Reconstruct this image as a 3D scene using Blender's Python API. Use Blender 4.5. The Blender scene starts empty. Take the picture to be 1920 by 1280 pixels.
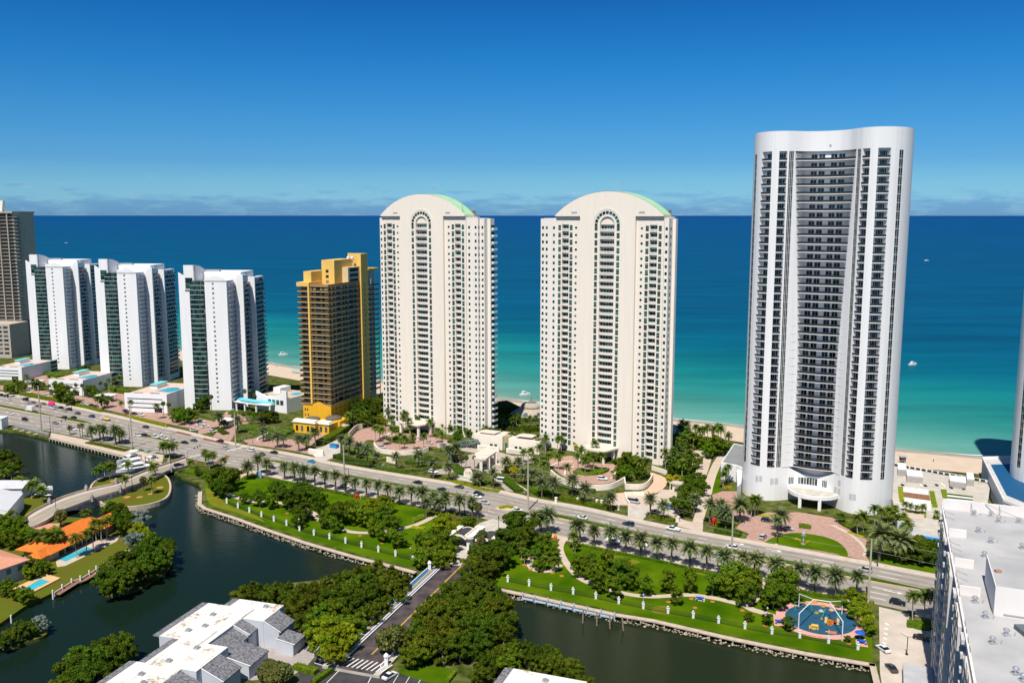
import bpy, bmesh, math, random
from mathutils import Vector, Matrix, geometry, noise
R = math.radians
sc = bpy.context.scene
COL = sc.collection
rnd = random.Random(7)

# ------------------------------------------------------------------ camera
FPX, CAM_H = 1683.0, 125.0
PITCH = math.atan(236 / FPX)
cam_data = bpy.data.cameras.new("camera")
cam = bpy.data.objects.new("camera", cam_data)
COL.objects.link(cam)
cam.location = (0, 0, CAM_H)
cam.rotation_euler = (math.pi / 2 - PITCH, 0, 0)
cam_data.sensor_width = 36.0
cam_data.lens = FPX / 1920 * 36
cam_data.clip_start = 1.0
cam_data.clip_end = 900000.0
sc.camera = cam
# ------------------------------------------------------------------ sky, sun, exposure
SUN_EL, SUN_AZ = 58.5, 199.0            # azimuth clockwise from +Y
w = bpy.data.worlds.new("World"); sc.world = w; w.use_nodes = True
nt = w.node_tree; nt.nodes.clear()
def WN(t, **k):
    n = nt.nodes.new(t)
    for a, b in k.items(): setattr(n, a, b)
    return n
sky = WN('ShaderNodeTexSky', sky_type='NISHITA', sun_disc=False, sun_elevation=R(SUN_EL), sun_rotation=R(SUN_AZ),
         altitude=0.0, air_density=1.0, dust_density=0.35, ozone_density=4.0)
tc = WN('ShaderNodeTexCoord'); sep = WN('ShaderNodeSeparateXYZ')
nt.links.new(tc.outputs['Generated'], sep.inputs[0])
hsv = WN('ShaderNodeHueSaturation'); hsv.inputs['Saturation'].default_value = 1.22; hsv.inputs['Value'].default_value = 1.0
nt.links.new(sky.outputs[0], hsv.inputs['Color'])
# sky tint: pale horizon, deep blue above; unseen overhead stop neutralised as fill light
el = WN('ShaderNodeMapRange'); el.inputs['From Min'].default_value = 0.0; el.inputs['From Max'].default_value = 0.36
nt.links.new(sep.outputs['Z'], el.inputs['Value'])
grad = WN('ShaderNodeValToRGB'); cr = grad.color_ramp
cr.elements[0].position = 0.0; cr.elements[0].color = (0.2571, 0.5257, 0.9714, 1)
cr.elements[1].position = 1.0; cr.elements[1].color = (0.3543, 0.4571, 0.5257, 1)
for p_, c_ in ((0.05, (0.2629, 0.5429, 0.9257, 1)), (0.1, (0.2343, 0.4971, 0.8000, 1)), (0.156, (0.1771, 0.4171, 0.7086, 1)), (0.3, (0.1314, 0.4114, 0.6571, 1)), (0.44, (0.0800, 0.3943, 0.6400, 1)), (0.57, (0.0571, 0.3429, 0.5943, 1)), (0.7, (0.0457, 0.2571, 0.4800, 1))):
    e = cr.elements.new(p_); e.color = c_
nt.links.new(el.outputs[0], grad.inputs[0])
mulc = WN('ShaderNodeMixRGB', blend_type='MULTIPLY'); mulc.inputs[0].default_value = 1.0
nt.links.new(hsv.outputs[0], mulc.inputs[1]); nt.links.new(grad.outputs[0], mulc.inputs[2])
# thin far cloud bank just above the sea
mp = WN('ShaderNodeMapping'); mp.inputs['Scale'].default_value = (13, 13, 75)
nt.links.new(tc.outputs['Generated'], mp.inputs['Vector'])
nz = WN('ShaderNodeTexNoise'); nz.inputs['Scale'].default_value = 1.7; nz.inputs['Detail'].default_value = 7; nz.inputs['Roughness'].default_value = 0.62
nt.links.new(mp.outputs[0], nz.inputs['Vector'])
band = WN('ShaderNodeValToRGB'); b = band.color_ramp
b.elements[0].position = 0.0; b.elements[0].color = (0.62,) * 3 + (1,)
b.elements[1].position = 0.06; b.elements[1].color = (0, 0, 0, 1)
for p_, v_ in ((0.010, 0.60), (0.018, 0.44), (0.030, 0.30), (0.042, 0.18)):
    e = b.elements.new(p_); e.color = (v_,) * 3 + (1,)
nt.links.new(sep.outputs['Z'], band.inputs[0])
cm = WN('ShaderNodeMath', operation='ADD'); nt.links.new(nz.outputs[0], cm.inputs[0]); nt.links.new(band.outputs[0], cm.inputs[1])
cth = WN('ShaderNodeMapRange'); cth.inputs['From Min'].default_value = 0.90; cth.inputs['From Max'].default_value = 1.12
nt.links.new(cm.outputs[0], cth.inputs['Value'])
mixc = WN('ShaderNodeMixRGB', blend_type='MULTIPLY'); mixc.inputs[2].default_value = (0.66, 0.74, 0.90, 1)
nt.links.new(cth.outputs[0], mixc.inputs[0]); nt.links.new(mulc.outputs[0], mixc.inputs[1])
# a few sun-lit puffs on top of the bank
mp2 = WN('ShaderNodeMapping'); mp2.inputs['Scale'].default_value = (22, 22, 90); mp2.inputs['Location'].default_value = (3, 1, 0)
nt.links.new(tc.outputs['Generated'], mp2.inputs['Vector'])
nz2 = WN('ShaderNodeTexNoise'); nz2.inputs['Scale'].default_value = 1.6; nz2.inputs['Detail'].default_value = 6
nt.links.new(mp2.outputs[0], nz2.inputs['Vector'])
puff = WN('ShaderNodeMapRange'); puff.inputs['From Min'].default_value = 0.60; puff.inputs['From Max'].default_value = 0.75; puff.inputs['To Max'].default_value = 0.6
nt.links.new(nz2.outputs[0], puff.inputs['Value'])
pm = WN('ShaderNodeMath', operation='MULTIPLY'); nt.links.new(puff.outputs[0], pm.inputs[0]); nt.links.new(band.outputs[0], pm.inputs[1])
mixp = WN('ShaderNodeMixRGB', blend_type='MIX'); mixp.inputs[2].default_value = (3.4, 3.9, 4.9, 1)
nt.links.new(pm.outputs[0], mixp.inputs[0]); nt.links.new(mixc.outputs[0], mixp.inputs[1])
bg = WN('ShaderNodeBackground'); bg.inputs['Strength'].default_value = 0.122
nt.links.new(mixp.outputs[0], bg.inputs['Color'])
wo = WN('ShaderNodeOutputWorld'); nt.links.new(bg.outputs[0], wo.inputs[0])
sun_d = bpy.data.lights.new("sun", 'SUN'); sun_d.energy = 5.0; sun_d.angle = R(0.53); sun_d.color = (1.0, 0.945, 0.86)
sun = bpy.data.objects.new("sun", sun_d); COL.objects.link(sun)
sdir = Vector((math.sin(R(SUN_AZ)) * math.cos(R(SUN_EL)), math.cos(R(SUN_AZ)) * math.cos(R(SUN_EL)), math.sin(R(SUN_EL))))
sun.rotation_euler = sdir.to_track_quat('Z', 'Y').to_euler(); sun.location = sdir * 600
vs = sc.view_settings; vs.view_transform = 'Standard'; vs.look = 'None'; vs.gamma = 1.0; vs.exposure = 0.28; vs.use_curve_mapping = False
sc.cycles.max_bounces = 5; sc.cycles.diffuse_bounces = 2; sc.cycles.glossy_bounces = 2; sc.cycles.transmission_bounces = 2; sc.cycles.transparent_max_bounces = 4

# ------------------------------------------------------------------ measuring
def G(px, py, z=0.0):
    """a point read off the photograph, laid on the level z: map coordinates"""
    x = (px - 960) / FPX; y = (640 - py) / FPX
    d = Vector((x, math.cos(PITCH) + y * math.sin(PITCH), -math.sin(PITCH) + y * math.cos(PITCH)))
    return Vector((0, 0, CAM_H)) + d * ((z - CAM_H) / d.z)
def GS(pts, z=0.0): return [G(a, b, z) for a, b in pts]
def ZP(x0, y0, s, pts): return [(x0 + a / s, y0 + b / s) for a, b in pts]
def project(p):
    d = Vector(p) - Vector((0, 0, CAM_H))
    dep = d.y * math.cos(PITCH) - d.z * math.sin(PITCH)
    up = d.y * math.sin(PITCH) + d.z * math.cos(PITCH)
    return 960 + FPX * d.x / dep, 640 - FPX * up / dep
def azv(a): return Vector((math.sin(R(a)), math.cos(R(a)), 0))

# ------------------------------------------------------------------ materials
MATS = {}
def mat(name, col, rough=0.75, var=0.08, scale=0.6, bump=0.0, metal=0.0, spec=0.3, rand=0.0, col2=None, detail=4.0, coord='Object', streak=0):
    if name in MATS: return MATS[name]
    m = bpy.data.materials.new(name); m.use_nodes = True
    t = m.node_tree; bs = t.nodes['Principled BSDF']
    bs.inputs['Roughness'].default_value = rough; bs.inputs['Metallic'].default_value = metal
    bs.inputs['Specular IOR Level'].default_value = spec
    c1 = tuple(max(0, c * (1 - var)) for c in col) + (1,); c2 = tuple(min(1, c * (1 + var)) for c in (col2 or col)) + (1,)
    tcn = t.nodes.new('ShaderNodeTexCoord'); nz = t.nodes.new('ShaderNodeTexNoise')
    nz.inputs['Scale'].default_value = scale; nz.inputs['Detail'].default_value = detail
    if streak:
        mp_ = t.nodes.new('ShaderNodeMapping'); mp_.inputs['Scale'].default_value = (1, 1, streak); t.links.new(tcn.outputs[coord], mp_.inputs['Vector']); t.links.new(mp_.outputs[0], nz.inputs['Vector'])
    else: t.links.new(tcn.outputs[coord], nz.inputs['Vector'])
    rp = t.nodes.new('ShaderNodeValToRGB'); rp.color_ramp.elements[0].position = 0.32; rp.color_ramp.elements[1].position = 0.68
    rp.color_ramp.elements[0].color = c1; rp.color_ramp.elements[1].color = c2
    t.links.new(nz.outputs[0], rp.inputs[0]); out = rp.outputs[0]
    if rand:
        oi = t.nodes.new('ShaderNodeObjectInfo'); geo = t.nodes.new('ShaderNodeNewGeometry')
        ad = t.nodes.new('ShaderNodeMath'); ad.operation = 'ADD'
        t.links.new(oi.outputs['Random'], ad.inputs[0]); t.links.new(geo.outputs['Random Per Island'], ad.inputs[1])
        mr = t.nodes.new('ShaderNodeMapRange'); mr.inputs['From Max'].default_value = 2.0
        mr.inputs['To Min'].default_value = 1 - rand; mr.inputs['To Max'].default_value = 1 + rand
        t.links.new(ad.outputs[0], mr.inputs['Value'])
        h = t.nodes.new('ShaderNodeHueSaturation'); t.links.new(mr.outputs[0], h.inputs['Value']); t.links.new(out, h.inputs['Color'])
        out = h.outputs[0]
    t.links.new(out, bs.inputs['Base Color'])
    if bump:
        bp = t.nodes.new('ShaderNodeBump'); bp.inputs['Strength'].default_value = bump; bp.inputs['Distance'].default_value = 0.2
        n2 = t.nodes.new('ShaderNodeTexNoise'); n2.inputs['Scale'].default_value = scale * 5; n2.inputs['Detail'].default_value = 3
        t.links.new(tcn.outputs[coord], n2.inputs['Vector']); t.links.new(n2.outputs[0], bp.inputs['Height'])
        t.links.new(bp.outputs[0], bs.inputs['Normal'])
    MATS[name] = m; return m

def foliage(name, dark, light, hue=0.02, trans=0.0):
    """leaves: each leaf of the crown its own shade, each tree its own tone"""
    if name in MATS: return MATS[name]
    m = bpy.data.materials.new(name); m.use_nodes = True; t = m.node_tree; bs = t.nodes['Principled BSDF']
    bs.inputs['Roughness'].default_value = 0.7; bs.inputs['Specular IOR Level'].default_value = 0.06
    geo = t.nodes.new('ShaderNodeNewGeometry'); oi = t.nodes.new('ShaderNodeObjectInfo')
    tcn = t.nodes.new('ShaderNodeTexCoord'); nz = t.nodes.new('ShaderNodeTexNoise'); nz.inputs['Scale'].default_value = 0.45; nz.inputs['Detail'].default_value = 2
    t.links.new(tcn.outputs['Object'], nz.inputs['Vector'])
    ad = t.nodes.new('ShaderNodeMath'); ad.operation = 'MULTIPLY_ADD'; ad.inputs[1].default_value = 0.55
    t.links.new(geo.outputs['Random Per Island'], ad.inputs[0]); t.links.new(nz.outputs[0], ad.inputs[2])
    mr = t.nodes.new('ShaderNodeMapRange'); mr.inputs['From Min'].default_value = 0.35; mr.inputs['From Max'].default_value = 1.15
    t.links.new(ad.outputs[0], mr.inputs['Value'])
    mx = t.nodes.new('ShaderNodeMixRGB'); mx.inputs[1].default_value = dark + (1,); mx.inputs[2].default_value = light + (1,)
    t.links.new(mr.outputs[0], mx.inputs[0])
    hs = t.nodes.new('ShaderNodeHueSaturation')
    hr = t.nodes.new('ShaderNodeMapRange'); hr.inputs['To Min'].default_value = 0.5 - hue; hr.inputs['To Max'].default_value = 0.5 + hue
    vr = t.nodes.new('ShaderNodeMapRange'); vr.inputs['To Min'].default_value = 0.78; vr.inputs['To Max'].default_value = 1.22
    wn = t.nodes.new('ShaderNodeTexWhiteNoise'); wn.noise_dimensions = '1D'
    t.links.new(oi.outputs['Random'], hr.inputs['Value']); t.links.new(oi.outputs['Random'], wn.inputs['W']); t.links.new(wn.outputs['Value'], vr.inputs['Value'])
    t.links.new(hr.outputs[0], hs.inputs['Hue']); t.links.new(vr.outputs[0], hs.inputs['Value']); t.links.new(mx.outputs[0], hs.inputs['Color'])
    t.links.new(hs.outputs[0], bs.inputs['Base Color'])
    tr = t.nodes.new('ShaderNodeBsdfTranslucent'); t.links.new(hs.outputs[0], tr.inputs['Color'])
    ms = t.nodes.new('ShaderNodeMixShader'); ms.inputs[0].default_value = 0.25
    t.links.new(bs.outputs[0], ms.inputs[1]); t.links.new(tr.outputs[0], ms.inputs[2])
    t.links.new(ms.outputs[0], t.nodes['Material Output'].inputs['Surface'])
    MATS[name] = m; return m

def glass(name, dark, light, rough=0.08, blinds=0.93):
    """window glass: each pane takes a tone of its own (blinds, reflections)"""
    if name in MATS: return MATS[name]
    m = bpy.data.materials.new(name); m.use_nodes = True; t = m.node_tree; bs = t.nodes['Principled BSDF']
    bs.inputs['Roughness'].default_value = rough; bs.inputs['Specular IOR Level'].default_value = 0.5
    geo = t.nodes.new('ShaderNodeNewGeometry'); oi = t.nodes.new('ShaderNodeObjectInfo')
    ad = t.nodes.new('ShaderNodeMath'); ad.operation = 'ADD'; wn = t.nodes.new('ShaderNodeTexWhiteNoise'); wn.noise_dimensions = '1D'
    t.links.new(geo.outputs['Random Per Island'], ad.inputs[0]); t.links.new(oi.outputs['Random'], ad.inputs[1]); t.links.new(ad.outputs[0], wn.inputs['W'])
    pw = t.nodes.new('ShaderNodeMath'); pw.operation = 'POWER'; pw.inputs[1].default_value = 1.8; t.links.new(wn.outputs['Value'], pw.inputs[0])
    mx = t.nodes.new('ShaderNodeMixRGB'); mx.inputs[1].default_value = dark + (1,); mx.inputs[2].default_value = light + (1,)
    t.links.new(pw.outputs[0], mx.inputs[0])
    gt = t.nodes.new('ShaderNodeMath'); gt.operation = 'GREATER_THAN'; gt.inputs[1].default_value = blinds; t.links.new(wn.outputs['Value'], gt.inputs[0])
    m2 = t.nodes.new('ShaderNodeMixRGB'); m2.inputs[2].default_value = (.20, .20, .19, 1); t.links.new(gt.outputs[0], m2.inputs[0]); t.links.new(mx.outputs[0], m2.inputs[1]); t.links.new(m2.outputs[0], bs.inputs['Base Color'])
    MATS[name] = m; return m

# ------------------------------------------------------------------ mesh builder
class MB:
    def __init__(self): self.v = []; self.f = []; self.m = []
    def quad(self, *p, mi=0):
        n = len(self.v); self.v += [tuple(q) for q in p]; self.f.append(tuple(range(n, n + len(p)))); self.m.append(mi)
    def box(self, x0, x1, y0, y1, z0, z1, mi=0):
        n = len(self.v)
        self.v += [(x0, y0, z0), (x1, y0, z0), (x1, y1, z0), (x0, y1, z0), (x0, y0, z1), (x1, y0, z1), (x1, y1, z1), (x0, y1, z1)]
        for q in ((3, 2, 1, 0), (4, 5, 6, 7), (0, 1, 5, 4), (1, 2, 6, 5), (2, 3, 7, 6), (3, 0, 4, 7)):
            self.f.append(tuple(n + i for i in q)); self.m.append(mi)
        return self
    def prism(self, poly, z0, z1, mi=0, top=True, bottom=True, mi_top=None):
        poly = [(p[0], p[1]) for p in poly]
        a = sum(poly[i - 1][0] * poly[i][1] - poly[i][0] * poly[i - 1][1] for i in range(len(poly)))
        if a < 0: poly = poly[::-1]
        n = len(self.v); k = len(poly)
        zz0 = z0 if callable(z0) else (lambda x, y: z0); zz1 = z1 if callable(z1) else (lambda x, y: z1)
        self.v += [(x, y, zz0(x, y)) for x, y in poly] + [(x, y, zz1(x, y)) for x, y in poly]
        for i in range(k):
            j = (i + 1) % k; self.f.append((n + i, n + j, n + k + j, n + k + i)); self.m.append(mi)
        tris = geometry.tessellate_polygon([[Vector((x, y, 0)) for x, y in poly]])
        def up(t):
            a_, b_, c_ = (poly[i] for i in t)
            return t if (b_[0] - a_[0]) * (c_[1] - a_[1]) - (b_[1] - a_[1]) * (c_[0] - a_[0]) > 0 else (t[0], t[2], t[1])
        for t in tris:
            t = up(t)
            if top: self.f.append(tuple(n + k + i for i in t)); self.m.append(mi if mi_top is None else mi_top)
            if bottom: self.f.append(tuple(n + i for i in reversed(t))); self.m.append(mi)
        return self
    def xz(self, poly, y0, y1, mi=0):
        """outline in the x-z plane (a facade) given thickness from y0 (front) to y1"""
        t = MB(); t.prism([(p[0], p[1]) for p in poly], 0, 1)
        n = len(self.v)
        self.v += [(x, y1 if z < 0.5 else y0, y) for x, y, z in t.v]
        self.f += [tuple(n + i for i in f) for f in t.f]; self.m += [mi] * len(t.f)
        return self
    def tube(self, p0, p1, r0, r1=None, n=8, mi=0, cap=True):
        p0 = Vector(p0); p1 = Vector(p1); r1 = r0 if r1 is None else r1
        d = (p1 - p0).normalized(); a = d.orthogonal().normalized(); c = d.cross(a); s = len(self.v)
        for p, r in ((p0, r0), (p1, r1)):
            for i in range(n):
                t = 2 * math.pi * i / n; self.v.append(tuple(p + a * (r * math.cos(t)) + c * (r * math.sin(t))))
        for i in range(n):
            j = (i + 1) % n; self.f.append((s + i, s + j, s + n + j, s + n + i)); self.m.append(mi)
        if cap:
            self.f.append(tuple(s + n + i for i in range(n))); self.m.append(mi)
            self.f.append(tuple(s + i for i in reversed(range(n)))); self.m.append(mi)
        return self
    def path(self, pts, r, n=6, mi=0):
        for i in range(len(pts) - 1): self.tube(pts[i], pts[i + 1], r, r, n, mi)
        return self
    def lathe(self, prof, c=(0, 0), n=16, mi=0):
        s = len(self.v)
        for r, z in prof:
            for i in range(n):
                t = 2 * math.pi * i / n; self.v.append((c[0] + r * math.cos(t), c[1] + r * math.sin(t), z))
        for k in range(len(prof) - 1):
            for i in range(n):
                j = (i + 1) % n; self.f.append((s + k * n + i, s + k * n + j, s + (k + 1) * n + j, s + (k + 1) * n + i)); self.m.append(mi)
        self.f.append(tuple(s + (len(prof) - 1) * n + i for i in range(n))); self.m.append(mi)
        return self
    def add(self, o, mx=None, mi=None):
        n = len(self.v)
        self.v += [tuple(mx @ Vector(p)) for p in o.v] if mx is not None else list(o.v)
        self.f += [tuple(n + i for i in f) for f in o.f]; self.m += o.m if mi is None else [mi] * len(o.f)
        return self
    def mesh(self, name, mats, smooth=False):
        me = bpy.data.meshes.new(name); me.from_pydata(self.v, [], self.f)
        for m_ in (mats if isinstance(mats, (list, tuple)) else [mats]): me.materials.append(m_)
        if len(me.materials) > 1: me.polygons.foreach_set('material_index', self.m)
        if smooth: me.polygons.foreach_set('use_smooth', [True] * len(me.polygons))
        me.update(); return me
    def build(self, name, mats, parent=None, loc=None, rz=0.0, smooth=False, **props):
        return link(name, self.mesh(name, mats, smooth), parent, loc, rz, **props)

def link(name, data, parent=None, loc=None, rz=0.0, **props):
    o = bpy.data.objects.new(name, data); COL.objects.link(o)
    if parent is not None: o.parent = parent
    if loc is not None: o.location = loc
    if rz: o.rotation_euler = (0, 0, rz)
    for k, v_ in props.items(): o[k] = v_
    return o
THINGS = []
def thing(name, label, cat, loc=(0, 0, 0), rz=0.0, group=None, data=None):
    o = link(name, data, None, loc, rz)
    o['label'] = label; o['category'] = cat
    if group: o['group'] = group
    THINGS.append(o); return o
def struct(name, mb, m, loc=None, kind='structure'): return mb.build(name, m, None, loc, kind=kind)
def copy_tree(o, loc, rz=0.0, label=None, group=None, scale=None):
    def cp(s, parent):
        c = s.copy(); COL.objects.link(c)
        if parent is not None: c.parent = parent
        for ch in list(s.children): cp(ch, c)
        return c
    r = cp(o, None); r.location = loc; r.rotation_euler = (0, 0, rz)
    if scale: r.scale = scale if isinstance(scale, tuple) else (scale,) * 3
    if label: r['label'] = label
    if group: r['group'] = group
    THINGS.append(r); return r
def many(parent, name, items, m, limit=100):
    """repeated parts: the hundred that show largest each an object of its own, the rest one object"""
    mw = Matrix.Translation(parent.location) @ Matrix.Rotation(parent.rotation_euler.z, 4, 'Z')
    cp_ = Vector((0, 0, CAM_H)); sc_ = []
    for it in items:
        xs = [Vector(p) for p in it.v]; lo = Vector([min(p[i] for p in xs) for i in range(3)]); hi = Vector([max(p[i] for p in xs) for i in range(3)])
        sc_.append((hi - lo).length / (mw @ ((lo + hi) / 2) - cp_).length)
    order = sorted(range(len(items)), key=lambda i: -sc_[i])
    for i in order[:limit]: items[i].build(name, m, parent)
    if len(items) > limit:
        a = MB()
        for i in order[limit:]: a.add(items[i])
        a.build(name, m, parent, kind='stuff')
# ------------------------------------------------------------------ palette
M_conc = mat('concrete', (0.46, 0.42, 0.36), 0.85, 0.12, 0.35, 0.1)
M_cap = mat('seawall_concrete', (0.47, 0.385, 0.29), 0.85, 0.14, 0.5)
M_white = mat('white_paint', (0.74, 0.74, 0.73), 0.55, 0.03, 0.5, streak=.15)
M_cream = mat('cream_stucco', (0.80, 0.722, 0.615), 0.7, 0.03, 0.5, streak=.06, detail=8)
M_road = mat('road_asphalt', (0.30, 0.265, 0.225), 0.85, 0.10, 0.12, 0.05, coord='Object')
M_dark_asph = mat('dark_asphalt', (0.045, 0.043, 0.046), 0.8, 0.25, 0.25)
M_walk = mat('sidewalk_concrete', (0.50, 0.42, 0.34), 0.85, 0.10, 0.35)
M_paver = mat('pink_pavers', (0.38, 0.235, 0.185), 0.85, 0.16, 0.6)
M_plaza = mat('pale_plaza', (0.50, 0.405, 0.32), 0.85, 0.08, 0.3)
M_grass = mat('lawn_grass', (0.036, 0.100, 0.002), 0.95, 0.22, 0.07, 0.3, col2=(0.075, 0.125, 0.003), spec=0.0, detail=12.0)
M_drygrass = mat('dry_grass', (0.15, 0.125, 0.022), 0.9, 0.25, 0.15, 0.3, col2=(0.07, 0.10, 0.008), spec=0.0)
M_bed = mat('planting_bed', (0.040, 0.070, 0.006), 0.95, 0.35, 0.25, 0.4, col2=(0.095, 0.100, 0.030), spec=0.0)
M_sand = mat('beach_sand', (0.54, 0.43, 0.325), 0.95, 0.06, 0.15, 0.2, spec=0.1)
M_wetsand = mat('wet_sand', (0.36, 0.29, 0.22), 0.6, 0.12, 0.12)
M_foam = mat('surf_foam', (0.75, 0.78, 0.76), 0.8, 0.05, 0.4)
M_mark = mat('road_paint', (0.75, 0.74, 0.70), 0.7, 0.08, 0.6)
M_yellow = mat('yellow_paint', (0.66, 0.44, 0.06), 0.7, 0.1, 0.6)
M_rock = mat('riprap_rock', (0.24, 0.20, 0.15), 0.9, 0.3, 0.8, 0.3, col2=(0.36, 0.31, 0.24), rand=0.35)
M_mulch = mat('orange_mulch', (0.45, 0.16, 0.04), 0.95, 0.15, 0.8)
M_pole = mat('pole_concrete', (0.42, 0.37, 0.30), 0.85, 0.1, 0.5)
M_black = mat('black_metal', (0.02, 0.02, 0.022), 0.5, 0.1, 1)
M_grey = mat('grey_metal', (0.35, 0.36, 0.37), 0.5, 0.1, 1)
M_trunk = mat('tree_bark', (0.16, 0.12, 0.085), 0.9, 0.25, 2.0, 0.3)
M_ptrunk = mat('palm_bark', (0.15, 0.115, 0.085), 0.9, 0.25, 3.0, 0.3)
M_gtrunk = mat('grey_palm_bark', (0.36, 0.33, 0.29), 0.9, 0.15, 3.0)
M_dates = mat('date_stalks', (0.50, 0.20, 0.03), 0.8, 0.25, 4, rand=0.3)
M_pool = mat('pool_water', (0.05, 0.42, 0.52), 0.08, 0.10, 0.4, spec=0.5)
M_gls = glass('window_glass', (0.006, 0.010, 0.012), (0.10, 0.15, 0.17))
M_gteal = glass('teal_glass', (0.004, 0.010, 0.010), (0.02, 0.16, 0.14), blinds=.97)
M_gblue = glass('blue_glass', (0.005, 0.009, 0.014), (0.06, 0.10, 0.135), blinds=.95)
M_gdark = glass('dark_glass', (0.003, 0.005, 0.006), (0.035, 0.055, 0.06), blinds=2)
F_dark = foliage('dark_leaves', (0.022, 0.052, 0.003), (0.110, 0.170, 0.010))
F_mid = foliage('green_leaves', (0.038, 0.085, 0.004), (0.165, 0.245, 0.012))
F_lime = foliage('lime_leaves', (0.090, 0.140, 0.004), (0.28, 0.33, 0.012))
F_olive = foliage('olive_leaves', (0.024, 0.048, 0.003), (0.125, 0.165, 0.010), hue=0.03)
F_date = foliage('date_fronds', (0.055, 0.085, 0.028), (0.22, 0.26, 0.105))
F_palm = foliage('palm_fronds', (0.032, 0.068, 0.006), (0.16, 0.225, 0.025))
F_fan = foliage('fan_fronds', (0.055, 0.075, 0.016), (0.19, 0.20, 0.055))
F_silver = foliage('silver_fronds', (0.12, 0.16, 0.14), (0.30, 0.36, 0.31))
F_yel = foliage('yellow_leaves', (0.22, 0.22, 0.01), (0.46, 0.42, 0.02))

U = azv(122); V = azv(32)
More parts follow.
